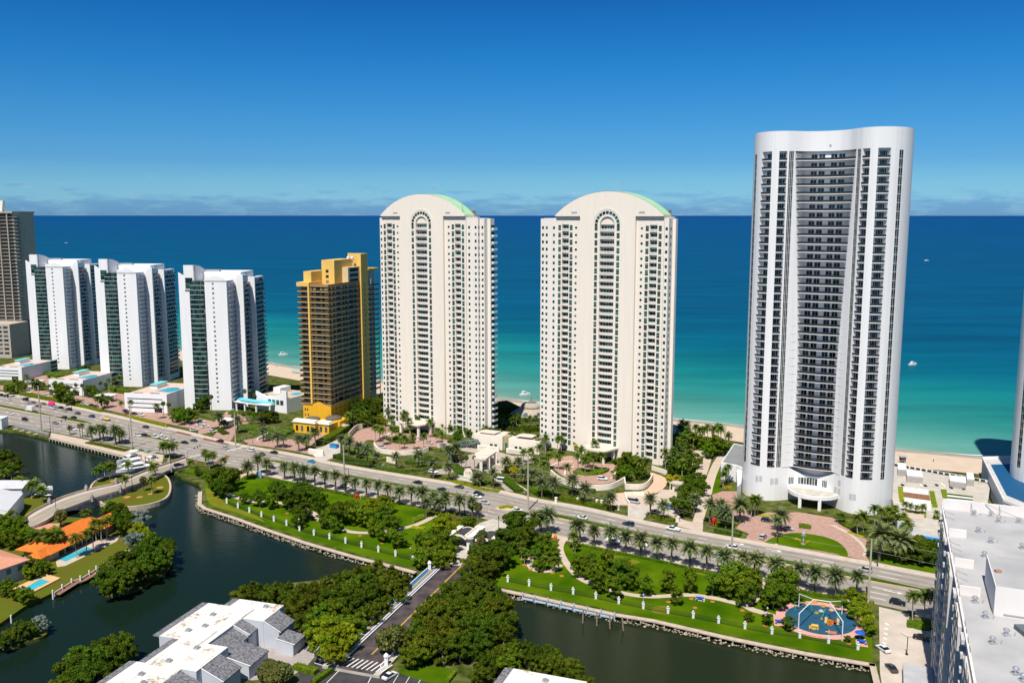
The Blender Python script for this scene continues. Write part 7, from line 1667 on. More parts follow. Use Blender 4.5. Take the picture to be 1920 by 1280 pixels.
wall_line('cream curved kerb wall of the resort gate drive', Z3([(1070, 960), (1110, 1040), (1200, 1110), (1400, 1200), (1540, 1290)]), .7, .7, M_walk)
for i, (px, py) in enumerate(Z4([(390, 1120), (765, 1130), (885, 1120), (1010, 1130), (1090, 1160), (1170, 1170), (1460, 1240)]) + Z5([(650, 1130)])):
    q = MB(); q.box(-.45, .45, -.45, .45, 0, 2.3); q.box(-.6, .6, -.6, .6, 2.3, 2.55); thing('gate_pier', 'square cream pier before the right arched tower', 'pier', G(px, py), math.atan2(U.y, U.x), 'cream piers on the far kerb', q.mesh('gate_pier', M_cream))
def gate_canopy():
    P_ = GS(Z3([(625, 735), (740, 760), (835, 752), (885, 715), (1015, 625), (955, 580), (860, 550), (650, 655)]), 5.6); T = thing('gate_canopy', 'angular cream canopy roof over the resort gate drive', 'canopy', Vector((P_[0].x, P_[0].y, 0))); L_ = [p - T.location for p in P_]
    q = MB(); q.prism(L_, 5.3, 6.3); q.build('roof', MATS['canopy_roof'], T)
    for i in (1, 3, 4, 6): p = L_[i] * .9 + sum(L_, Vector()) / 8 * .1; q = MB(); q.box(p.x - .7, p.x + .7, p.y - .7, p.y + .7, 0, 5.3); q.build('column', M_cream, T)
    c = sum(L_, Vector()) / 8; q = MB(); q.box(c.x - 2, c.x + 2, c.y - 4.5, c.y - 1, 0, 3.2); q.build('booth', M_cream, T); q = MB(); q.box(c.x - 1.2, c.x + 1.2, c.y - 4.56, c.y - 4.48, 1, 2.6); q.build('window', M_gls, T)
    q = MB(); q.box(L_[4].x, L_[4].x + 14, L_[4].y - 9.4, L_[4].y - 9, 2.0, 2.5); q.build('gate_beam', M_cream, T)
gate_canopy()
def spa():
    a, b_ = G(886, 840), G(1002, 853); u = (b_ - a).normalized(); T = thing('spa_pavilion', 'cream pavilion with olive centre bay between the arched towers', 'building', a, math.atan2(u.y, u.x)); Ln = (b_ - a).length
    q = MB(); q.box(0, Ln * .46, 2.5, 14, 0, 7.5); q.box(Ln * .56, Ln + 2, 2.5, 14, 0, 7.0); q.build('wall', M_cream, T)
    q = MB(); q.box(Ln * .462, Ln * .558, 3.6, 13.8, 0, 7.6); q.build('centre_bay', mat('olive_stone', (.36, .31, .16), .85, .1, .8), T)
    q = MB(); q.box(.3, Ln * .45, 2.8, 13.7, 7.5, 7.58); q.box(Ln * .57, Ln + 1.7, 2.8, 13.7, 7.0, 7.08); q.build('roof', MATS['canopy_roof'], T)
    for x in (Ln * .2, Ln * .8): q = MB(); q.prism([(x - 5, 3.5), (x + 4.5, 3.2), (x + 5.5, 9.5), (x - 4, 9.8)], 8.2, 8.6); q.build('roof_canopy', MATS['canopy_roof'], T)
    for x in (Ln * .28, Ln * .35, Ln * .68, Ln * .75): q = MB(); q.box(x - .8, x + .8, 2.42, 2.55, .8, 3.0); q.build('window', M_gteal, T)
    q = MB(); q.box(Ln * .49, Ln * .53, 3.5, 3.65, .3, 4); q.build('door', M_gteal, T)
    for x0, x1 in ((Ln * .1, Ln * .45), (Ln * .57, Ln * .93)):
        q = MB(); q.box(x0, x1, -1.5, -.8, 0, 2.6); pl = q.build('planter_wall', M_cream, T); q = MB(); n = int((x1 - x0 - 2) / .9)
        for i in range(n):
            for k in range(2): c = x0 + 1 + i * .9 + .4 * k; q.prism([(c - .25, -1.53), (c + .25, -1.53), (c + .25, -1.5), (c - .25, -1.5)], .55 + k * .85, 1.1 + k * .85)
        q.build('lattice_opening', M_grey, pl)
spa()
def beach_pavilion():
    T = thing('beach_pavilion', 'round tent-roofed beach pavilion on the sand between the arched towers', 'pavilion', G(996, 782))
    q = MB(); q.lathe([(13.5, 2.2), (12.6, 2.9), (6.2, 6.4)], (0, 0), 12); q.build('lower_roof', mat('shake_roof', (.40, .34, .27), .9, .12, .8, .3), T); q = MB(); q.lathe([(6.6, 7.0), (6.0, 8.4), (3.6, 9.4)], (0, 0), 12); q.build('upper_roof', MATS['shake_roof'], T)
    q = MB(); q.lathe([(3.6, 9.42), (.3, 10.6), (.12, 13), (.02, 13.2)], (0, 0), 12); q.build('spire', mat('slate_cone', (.15, .14, .14), .8, .1, 1), T); q = MB(); q.lathe([(5.8, 6.2), (5.8, 7.2)], (0, 0), 12); q.build('clerestory', M_gls, T); q = MB(); q.lathe([(11, 0), (11, 2.3)], (0, 0), 12); q.build('wall', M_cream, T)
    for a in (205, 250, 295, 335): q = MB(); c = Vector((math.cos(R(a)), math.sin(R(a)), 0)); s = Vector((-c.y, c.x, 0)); q.quad(c * 12.2 - s * 1.8 + Vector((0, 0, 3.3)), c * 12.2 + s * 1.8 + Vector((0, 0, 3.3)), c * 9.6 + s * .9 + Vector((0, 0, 4.8)), c * 9.6 - s * .9 + Vector((0, 0, 4.8))); q.build('skylight', M_gls, T)
beach_pavilion()
def resort_sign():
    a = G(*Z3([(345, 1065)])[0]); u = U; T = thing('resort_sign', 'cream arched sign with blue emblem above a pale green fountain wall', 'sign', a, math.atan2(u.y, u.x))
    q = MB(); q.box(0, 11, 0, .7, 0, 1.6); q.build('fountain_wall', mat('pale_green_tile', (.42, .52, .42), .6, .08, 1), T); q = MB(); q.xz([(3.6, 1.6), (8.6, 1.6), (8.6, 3.4)] + arc_pts(6.1, 3.4, 2.3, 0, 180, 10)[1:-1] + [(3.6, 3.4)], .1, .6); q.build('sign_panel', M_cream, T)
    q = MB(); q.xz(arc_pts(7.2, 3.9, .42, 0, 342, 10), .04, .09); q.build('emblem', mat('emblem_blue', (.02, .05, .15), .6, .1, 1), T); q = MB(); q.box(4.4, 6.3, .05, .09, 3.5, 3.75); q.box(5.2, 8.0, .05, .09, 2.7, 2.85); q.build('gold_lines', mat('gold_line', (.45, .26, .06), .6, .1, 1), T)
    q = MB(); q.box(-1.5, 12, -2.2, -.1, 0, .5); q.build('basin', M_plaza, T)
resort_sign()
def pav(label, px, py, w_, d, h, az, m, cat='kiosk'):
    u = azv(az); T = thing('pavilion', label, cat, G(px, py), math.atan2(u.y, u.x))
    q = MB(); n_ = MB(); n_.quad((-w_ / 2, -d / 2, h), (w_ / 2, -d / 2, h), (w_ * .1, 0, h + .9), (-w_ * .1, 0, h + .9)); n_.quad((w_ / 2, -d / 2, h), (w_ / 2, d / 2, h), (w_ * .1, 0, h + .9)); n_.quad((w_ / 2, d / 2, h), (-w_ / 2, d / 2, h), (-w_ * .1, 0, h + .9), (w_ * .1, 0, h + .9)); n_.quad((-w_ / 2, d / 2, h), (-w_ / 2, -d / 2, h), (-w_ * .1, 0, h + .9)); n_.box(-w_ / 2, w_ / 2, -d / 2, d / 2, h - .3, h - .01); n_.build('roof', m, T)
    q.box(-w_ * .32, w_ * .32, -d * .3, d * .32, 0, h - .3); q.build('booth', M_cream, T)
    for a in (-1, 1):
        for b_ in (-1, 1): q = MB(); q.box(a * w_ * .43 - .15, a * w_ * .43 + .15, b_ * d * .43 - .15, b_ * d * .43 + .15, 0, h - .3); q.build('post', M_cream, T)
pav('small hip-roofed guard hut above the service yard', *Z5([(650, 690)])[0], 7, 5, 3.2, 122, M_pole); pav('grey-roofed guard hut by the ramp wall, beside the yellow tower hedge', 644, 806, 6, 5, 3, 122, M_pole); pav('white flat guard canopy in the club house drive', *Z1([(340, 800)])[0], 9, 7, 4.2, 118, M_white)
pav('white porte-cochere canopy beside the bladed tower podium', 200, 752, 12, 8, 4.6, 101, M_white, 'canopy'); pav('white porte-cochere canopy on the far left forecourt', 66, 725, 12, 8, 4.6, 101, M_white, 'canopy')
# ------------------------------------------------------------------ terraced deck, annex, court building beside the wavy towers
def deck():
    P_ = GS([(1668, 872), (1857, 907), (1850, 955), (1815, 1010), (1760, 1004), (1683, 977), (1672, 930)], 4.0); o = Vector((P_[0].x, P_[0].y, 0)); T = thing('terraced_deck', 'raised pool terrace with planters, steps and cabanas beside the wavy tower', 'terrace', o)
    def L(px, py, z=4.0): return G(px, py, z) - o
    Zq = lambda pts: [L(*p) for p in ZP(1660, 860, 9.145, pts)]
    q = MB(); q.prism([p - o for p in P_], 0, 4.0, mi=0, mi_top=1); q.build('podium', [M_white, M_conc], T)
    def slab(name, pts, z0, z1, m): q = MB(); q.prism(Zq(pts), z0, z1); q.build(name, m, T)
    for pts in ([(215, 490), (300, 490), (310, 680), (235, 680)], [(755, 565), (835, 570), (880, 770), (790, 770)], [(950, 530), (1050, 545), (1060, 690), (990, 690)], [(800, 785), (890, 790), (895, 835), (810, 830)], [(240, 700), (320, 700), (320, 740), (250, 740)], [(340, 885), (700, 935), (700, 1010), (670, 1010), (670, 955), (340, 905)], [(820, 980), (935, 990), (930, 1045), (830, 1040)]): slab('planter', pts, 4.01, 4.55, F_lime)
    slab('planter', [(300, 570), (755, 630), (770, 715), (310, 650)], 4.01, 4.2, mat('brown_bed', (.22, .11, .05), .95, .2, .8))
    for k in range(4): slab('step', [(305, 510 + k * 16), (730, 560 + k * 16), (730, 566 + k * 16), (305, 516 + k * 16)], 4.01, 4.9 - k * .2, M_white)
    for k in range(4): slab('step', [(330, 680 + k * 42), (770, 740 + k * 40), (775, 756 + k * 40), (330, 700 + k * 42)], 4.01, 4.5, M_white)
    for k in range(4): slab('step', [(1060, 610 + k * 26), (1500, 665 + k * 22), (1500, 675 + k * 22), (1060, 620 + k * 26)], 4.01, 4.7 - .1 * k, M_white if k % 2 else F_dark)
    for pts in ([(210, 180), (350, 190), (355, 300), (205, 290)], [(360, 300), (620, 330), (640, 430), (365, 400)], [(1090, 400), (1370, 430), (1380, 530), (1100, 490)], [(1385, 350), (1500, 360), (1520, 470), (1390, 460)]):
        slab('cabana', pts, 4.01, 6.6, mat('cabana_screen', (.36, .34, .32), .7, .1, 1)); slab('cabana_roof', [(a, b_ - 22) for a, b_ in pts], 6.62, 6.8, M_white)
    slab('pool_basin', [(300, 920), (660, 960), (640, 1050), (310, 1010)], 4.01, 4.3, M_plaza)
    q = MB(); A, B = L(1664, 871, 4), L(1857, 906, 4); u = (B - A).normalized(); n_ = Vector((-u.y, u.x, 0)); Ln = (B - A).length
    q.prism([A, B, B + n_ * .4, A + n_ * .4], 4.0, 5.3); w_ = q.build('beach_wall', M_white, T); q = MB(); k = int(Ln / 2.6)
    for i in range(k): c = A + u * (i * 2.6 + .4) - n_ * .04; q.prism([c, c + u * 1.9, c + u * 1.9 + n_ * .03, c + n_ * .03], 4.2, 5.2)
    q.build('dark_panel', M_black, w_)
    rg = random.Random(5)
    for i in range(16): c = Zq([(rg.uniform(260, 1400), rg.uniform(440, 470) + rg.choice((0, 0, 60)))])[0]; q = MB(); q.box(c.x - .5, c.x + .5, c.y - .9, c.y + .9, 4.05, 4.5); q.build('lounge_chair', M_black if i % 3 else M_cream, T)
deck()
def annex():
    T = thing('annex', 'low white annex with grey roof deck, left of the wavy tower', 'building', (0, 0, 0)); P_ = GS([(1352, 867), (1376, 831), (1402, 836), (1420, 845), (1400, 880), (1380, 872)], 8)
    q = MB(); q.prism(P_, 0, 8); q.build('wall', M_white, T); c = sum(P_, Vector()) / 6; q = MB(); q.prism([c.lerp(p, .93) for p in P_], 8.01, 8.06, bottom=False); q.build('roof', mat('dark_flat_roof', (.22, .22, .215), .9, .1, .2), T)
    q = MB(); q.prism(GS([(1381, 873), (1392, 878), (1390, 905), (1383, 912)], 6), 0, 6.0); q.build('link_block', M_white, T)
annex()
def court():
    T = thing('court_building', 'grey podium with blue court on its roof, beside the cut-off wavy tower', 'building', (0, 0, 0)); P_ = GS([(1842, 860), (1905, 858), (1950, 905), (1930, 960), (1882, 940)], 9)
    q = MB(); q.prism(P_, 0, 9); q.build('wall', mat('podium_grey', (.58, .58, .58), .8, .05, .2), T); c = sum(P_, Vector()) / 5; q = MB(); q.prism([c.lerp(p, .97) for p in P_] , 9.0, 9.05, bottom=False); q.build('roof', M_flat, T)
    q = MB(); q.prism([c.lerp(p, .72) for p in P_], 9.06, 9.1, bottom=False); q.build('blue_court', mat('blue_court', (.006, .075, .18), .7, .06, .3), T)  # court blue darkened in its base colour to stand for the tower's shadow
    for a, b_ in zip(P_, P_[1:] + P_[:1]): u = (b_ - a).normalized(); n_ = Vector((-u.y, u.x, 0)) * .3; q = MB(); q.prism([a, b_, b_ + n_, a + n_], 9.0, 10.1); q.build('parapet', M_white, T)
court()
q = MB(); q.box(-5, 5, -2.2, 2.2, 0, .25); thing('pool_awning', 'bright blue awning on the pool deck behind the hedge', 'awning', G(1754, 1012, 3), math.atan2(U.y, U.x), data=q.mesh('pool_awning', mat('bright_blue', (.02, .22, .55), .6, .05, 1)))
# ------------------------------------------------------------------ playground
C = G(*ZP(1240, 980, 4.5725, [(1364, 828)])[0]); RB = 10.6
def disc(name, r, z, m, c=C):
    q = MB(); q.prism([(c.x + r * math.cos(R(a)), c.y + r * math.sin(R(a))) for a in range(0, 360, 6)], z, z + .04, bottom=False); return struct(name, q, m)
M_pink = mat('pink_rubber', (.60, .31, .25), .9, .08, .6)
disc('playground_ring', 13.4, .06, M_pink); disc('playground_surface', RB, .12, mat('blue_rubber', (.012, .075, .135), .9, .15, .5))
sheet('playground_pad', GS(ZP(1240, 980, 4.5725, [(960, 800), (1080, 720), (1130, 820), (1080, 890), (970, 880)])), .05, M_pink); sheet('playground_pad', GS([(1604, 1199), (1622, 1196), (1628, 1213), (1606, 1210)]), .05, M_pink); sheet('picnic_pad', GS([(1303, 1124), (1306, 1119), (1322, 1122), (1321, 1128)]), .07, M_plaza)
ZG = lambda x, y: G(*ZP(1420, 1080, 8.0, [(x, y)])[0])
M_yp = mat('yellow_plastic', (.75, .46, .06), .5, .05, 1); M_op = mat('orange_plastic', (.75, .22, .01), .5, .06, 1); M_gp = mat('green_plastic', (.03, .38, .10), .5, .05, 1); M_rp = mat('red_plastic', (.60, .03, .02), .5, .05, 1); M_bp = mat('blue_canvas', (.01, .09, .50), .6, .06, 1)
def play_bus():
    T = thing('play_bus', 'yellow bus-shaped climbing panel on the blue playground', 'play structure', ZG(845, 790), -.35); T.scale = (.66,) * 3
    for y in (-.9, .9):
        q = MB(); q.xz([(-2, .2), (2, .2), (2.1, 1.0), (1.9, 2.1), (-.9, 2.1), (-1.2, 1.3), (-2.1, 1.1)], y - .07, y + .07); pn = q.build('side_panel', M_yp, T)
        for x in (-.4, .5, 1.35): q = MB(); q.box(x - .3, x + .3, y - .09, y + .09, 1.25, 1.8); q.build('window', MATS['blue_rubber'], pn)
        for x in (-1.2, 1.2): q = MB(); q.xz(arc_pts(x, .35, .35, 0, 330, 11), y - .1, y + .1); q.build('wheel', M_black, T)
    q = MB(); q.box(-1.6, 1.8, -.85, .85, .8, .95); q.build('deck', M_rp, T); q = MB(); q.box(-1, 1.9, -.85, .85, 2.0, 2.1); q.build('roof', M_yp, T)
play_bus()
def climber():
    T = thing('play_tower', 'big orange disc climber with cream panels and purple slide', 'play structure', ZG(1090, 740), -.3); T.scale = (.66,) * 3; h = []
    q = MB(); q.xz(arc_pts(0, 1.6, 1.55, 0, 345, 23), -.1, .1); d = q.build('disc', M_op, T)
    for a, r in ((0, 0), (40, .9), (110, .9), (180, .9), (250, .9), (320, .9)): q = MB(); q.xz(arc_pts(r * math.cos(R(a)), 1.6 + r * math.sin(R(a)), .26, 0, 324, 9), -.13, .13); q.build('hole', M_black, d)
    for x in (-1.9, 3.4): q = MB(); q.xz([(x - .6, .4), (x + .7, .4), (x + .7, 3.2), (x - .4, 3.4)], 1.6, 1.75); q.build('panel', mat('cream_plastic', (.66, .62, .30), .5, .06, 1), T)
    q = MB(); q.box(-1.2, 3, 1.5, 3.2, 1.3, 1.45); q.build('deck', M_rp, T); q = MB(); q.quad((3, 1.6, 1.4), (3, 2.6, 1.4), (6, 2.4, .15), (6, 1.4, .15)); q.quad((3, 1.5, 1.7), (3, 1.6, 1.4), (6, 1.4, .15), (6, 1.3, .45)); q.build('slide', mat('purple_plastic', (.10, .04, .25), .5, .1, 1), T)
    for x, y in ((-1.1, 1.6), (2.9, 1.6), (-1.1, 3.1), (2.9, 3.1)): q = MB(); q.tube((x, y, 0), (x, y, 3), .08); q.build('post', M_rp, T)
climber()
def bench_panel():
    T = thing('activity_panel', 'low orange and yellow activity panel near the front of the playground', 'play structure', ZG(1115, 868), -.25); T.scale = (.66,) * 3
    q = MB(); q.box(-1.6, 2, -.1, .1, .1, 1.5); q.build('panel', M_op, T)
    for x in (-.6, 1.0): q = MB(); q.box(x - .5, x + .5, -.14, .14, .35, 1.2); q.build('inset', mat('lilac_plastic', (.36, .22, .42), .5, .1, 1), T)
    q = MB(); q.tube((-2.6, .4, .8), (-.8, .2, 1.0), .22); q.tube((-1.2, 0, .2), (-1.2, 0, 1.9), .25); q.build('bollard', M_yp, T)
bench_panel()
def swings():
    T = thing('swing_frame', 'green tubular swing frame at the back of the playground', 'swing', ZG(670, 500), -.15)
    q = MB(); q.tube((-2.3, 0, 2.5), (2.8, 0, 2.5), .08); q.build('beam', M_gp, T)
    for x in (-2.3, 2.8):
        for y in (-1, 1): q = MB(); q.tube((x, 0, 2.5), (x, y, 0), .07); q.build('leg', M_gp, T)
    for x in (-1, 1.2):
        q = MB(); q.box(x - .3, x + .3, -.12, .12, .5, .56); q.tube((x - .25, 0, .55), (x - .25, 0, 2.5), .02); q.tube((x + .25, 0, .55), (x + .25, 0, 2.5), .02); q.build('swing_seat', M_black, T)
swings()
for x, y, l in ((985, 640, 'green slanted spinner pole with orange foot, middle of the playground'), (1195, 690, 'green slanted spinner pole with orange foot, beside the orange disc')):
    q = MB(); q.tube((.8, .6, 3.2), (-.6, -.4, .2), .10); q.tube((-.6, -.4, 0), (-.6, -.4, .5), .35, .3, 10, mi=1); thing('spinner_pole', l, 'play structure', ZG(x, y), data=q.mesh('spinner_pole', [M_gp, M_op]))
for x, y, m, l in ((860, 395, M_op, 'orange rocker at the back edge of the playground'), (985, 462, mat('ochre_plastic', (.42, .22, .03), .6, .1, 1), 'ochre bouncer left of the middle of the playground'), (1112, 518, mat('tan_plastic', (.55, .30, .20), .6, .1, 1), 'tan drum stool behind the orange disc'), (955, 535, M_grey, 'small grey stepping disc on the playground'), (888, 560, mat('olive_plastic', (.25, .25, .04), .6, .1, 1), 'small olive talk post on the playground')):
    q = MB(); q.lathe([(.7, 0), (.85, .35), (.6, .7), (.15, .8)], (0, 0), 12); q.box(-.9, .9, -.15, .15, .1, .4); thing('spring_rider', l, 'play structure', ZG(x, y), data=q.mesh('spring_rider', m))
def shade_frame():
    T = thing('shade_frame', 'tall pale five-sided shade frame standing over the playground', 'shade frame', C * 1); zt = 6.0
    tops = [G(*p, zt) - C for p in ZP(1420, 1080, 8.0, [(628, 555), (845, 345), (1085, 380), (1285, 680)])]; tops = [Vector((t.x, t.y, 0)) for t in tops]
    extra = [G(*p, 4.5) - C for p in ZP(1420, 1080, 8.0, [(1278, 368), (630, 262)])]
    b = MB()
    for a, c_ in zip(tops, tops[1:]): b.tube((a.x, a.y, zt), (c_.x, c_.y, zt), .14)
    b.build('beam', M_white, T)
    for i, t in enumerate(tops):
        if i in (0, 3): q = MB(); q.tube((t.x, t.y, 0), (t.x, t.y, zt), .17, .15); q.build('post', M_white, T)
    for i, e_ in ((2, extra[0]), (1, extra[1])): q = MB(); q.tube((tops[i].x, tops[i].y, zt), (e_.x, e_.y, 4.5), .12); q.tube((e_.x, e_.y, 0), (e_.x, e_.y, 4.5), .15); q.build('post', M_white, T)
shade_frame()
def umbrella(px, py, l, up=2.7):
    q = MB(); q.lathe([(1.55, up - .55), (.8, up - .12), (.05, up + .1)], (0, 0), 10); T = thing('picnic_umbrella', 'blue umbrella ' + l, 'umbrella', G(px, py)); q.build('canopy', M_bp, T); q = MB(); q.tube((0, 0, 0), (0, 0, up), .05); q.build('pole', M_grey, T)
def ptable(px, py, l):
    T = thing('picnic_table', 'round blue picnic table ' + l, 'table', G(px, py)); q = MB(); q.lathe([(.1, 0), (.1, .7), (.85, .72), (.85, .78)], (0, 0), 14); q.build('table_top', M_bp, T)
    for a in (0, 90, 180, 270): c = (1.35 * math.cos(R(a + 30)), 1.35 * math.sin(R(a + 30))); q = MB(); q.lathe([(.06, 0), (.06, .42), (.36, .44), (.36, .5)], c, 10); q.build('seat', M_bp, T)
umbrella(1612, 1198, 'on the pink pad beside the playground'); ptable(1616, 1205, 'on the pink pad beside the playground'); ptable(1312, 1123.5, 'on the pale pad in the right park'); ptable(1461, 1167, 'at the left rim of the playground'); ptable(579, 968, 'under the trees of the left park')
def sculpture(px, py, m, l, s=1.0):
    q = MB()
    for a in (0, 72, 144, 216, 288): q.tube((.9 * s * math.cos(R(a)), .9 * s * math.sin(R(a)), 0), (.4 * s * math.cos(R(a + 20)), .4 * s * math.sin(R(a + 20)), 1.3 * s), .16 * s, .22 * s, 6)
    q.lathe([(.2 * s, 1.0 * s), (.75 * s, 1.35 * s), (.6 * s, 1.9 * s), (.1 * s, 2.1 * s)], (0, 0), 9); thing('sculpture', l, 'sculpture', G(px, py), rnd.uniform(0, 6), data=q.mesh('sculpture', m))
sculpture(669, 934, M_rp, 'red sculpture on the lawn edge below the left palm row'); sculpture(677, 934, mat('cream_sculpt', (.62, .48, .2), .5, .1, 1), 'cream and yellow sculpture next to a red one on the lawn'); sculpture(456, 887, M_rp, 'red sculpture at the top of the left park path'); sculpture(1041, 1011, M_op, 'orange sculpture by the kerb at the paved circle'); sculpture(1339, 982, M_rp, 'bright red sculpture on the lawn left of the wavy tower drive', 1.3)
q = MB(); q.tube((0, 0, .3), (0, 0, 3.2), .45, .25, 8); q.box(-.8, .8, -.8, .8, 0, .35); q.lathe([(.3, 3.2), (.9, 3.6), (.7, 4.6), (.2, 5.2)], (0, 0), 10); thing('statue', 'silver abstract statue on the oval lawn', 'statue', G(*ZP(1340, 740, 4.267, [(708, 1195)])[0]), data=q.mesh('statue', mat('silver', (.6, .6, .62), .3, .05, 1, metal=.7)))
q = MB(); q.box(-1.7, 1.7, -.2, .2, .2, 1.9); q.xz(arc_pts(0, 1.9, 1.7, 0, 180, 12), -.2, .2); thing('park_sign', 'blue and white park sign at the lawn corner by the palm row', 'sign', G(486, 896), math.atan2(U.y, U.x), data=q.mesh('park_sign', mat('sign_teal', (.16, .32, .42), .6, .1, 1)))
def stop_sign(px, py, l):
    T = thing('stop_sign', l, 'road sign', G(px, py), math.atan2(U.y, U.x)); q = MB(); q.tube((0, 0, 0), (0, 0, 2.2), .04); q.build('post', M_grey, T); q = MB(); q.xz(arc_pts(0, 2.55, .42, 22.5, 337.5, 7), -.06, -.02); pl = q.build('plate', M_rp, T)
    f = bpy.data.curves.new('lettering', 'FONT'); f.body = 'STOP'; f.size = .32; f.align_x = 'CENTER'; f.align_y = 'CENTER'; f.materials.append(M_white); t_ = bpy.data.objects.new('lettering', f); COL.objects.link(t_); bpy.context.view_layer.update(); me = bpy.data.meshes.new_from_object(t_.evaluated_get(bpy.context.evaluated_depsgraph_get())); bpy.data.objects.remove(t_); o = link('lettering', me, pl, (0, -.07, 2.55)); o.rotation_euler = (math.pi / 2, 0, 0)
stop_sign(*Z5([(1425, 1275)])[0], 'red octagonal stop sign by the wavy tower drive'); stop_sign(*Z2([(1195, 1150)])[0], 'red octagonal stop sign at the resort gate drive')
for px, py, m, l in ((627, 839, 'd1', 'large blue dumpster in the service drive by the yellow tower'), (1249, 953, 'd2', 'blue dumpster in the service yard beside the kerb palms')):
    T = thing('dumpster', l, 'dumpster', G(px, py), math.atan2(U.y, U.x)); q = MB(); q.prism([(-2.4, -1.2), (2.4, -1.2), (2.4, 1.2), (-2.4, 1.2)], 0, 1.9); q.build('bin', mat('dumpster_blue', (.02, .22, .48), .6, .1, 1), T); q = MB(); q.box(-2.45, 2.45, -1.25, 0, 1.92, 2.0); q.box(-2.45, 2.45, .05, 1.25, 1.92, 2.02); q.build('lid', mat('dumpster_lid', (.03, .12, .25), .6, .1, 1), T)
for px, py, l in ((260, 846, 'grey-green utility cabinet on the kerb strip by the yachts'), (716, 876, 'olive utility cabinet on the kerb before the left arched tower drive'), (276, 849, 'grey utility cabinet nearest the stone bridge')):
    T = thing('utility_cabinet', l, 'utility box', G(px, py), math.atan2(U.y, U.x)); q = MB(); q.box(-1.5, 1.5, -1, 1, .15, 1.7); q.build('cabinet', mat('cabinet_green', (.24, .30, .22), .6, .1, 1), T); q = MB(); q.box(-1.7, 1.7, -1.2, 1.2, 0, .15); q.build('plinth', M_conc, T)
for px, py, l in ((1660.7, 1062.5, 'yellow fire hydrant on the kerb grass by the pool hedge'), (918, 956, 'yellow fire hydrant by the left palm row end')):
    q = MB(); q.lathe([(.22, 0), (.2, .1), (.16, .6), (.22, .65), (.12, .9), (.03, .95)], (0, 0), 8); q.tube((-.3, 0, .5), (.3, 0, .5), .09); thing('fire_hydrant', l, 'hydrant', G(px, py), data=q.mesh('fire_hydrant', M_yp))
for i, (px, py) in enumerate(ZP(1040, 740, 4.5725, [(1595, 1245)]) + [(1456, 1020), (1587, 1050), (1628, 1058), (1433, 1019)]): q = MB(); q.prism(GS([(px - 2.5, py - 1.2), (px + 2.5, py - .4), (px + 2, py + 1.6), (px - 3, py + .8)]), .152, .16, bottom=False); struct('tactile_paving', q, M_yp)
for i, (x, y) in enumerate([(360, 400), (382, 452), (432, 490), (527, 515), (620, 520), (700, 545)]):
    disc('mulch_ring', .8, .04, M_mulch, G(*ZP(900, 960, 4.5725, [(x, y)])[0]))
for px, py in [(1253.5, 1128), (1303, 1139), (1336, 1127.5), (1392, 1144), (1404, 1164), (1435, 1172), (1592, 1206), (1296, 1122), (450, 940), (568, 982), (612, 987), (637, 991), (675, 1004), (717, 1018), (747, 1024), (538, 962), (490, 948)]: disc('mulch_ring', .75, .045, M_mulch, G(px, py))
for px, py, r in ((238, 933, 1.6), (262, 933, 1.4), (282, 927, 1.2), (300, 915, 1.6), (213, 903, 1.6), (232, 899, 1.2)): disc('mulch_patch', r, .37, mat('pale_mulch', (.42, .22, .06), .95, .2, .6), G(px, py))
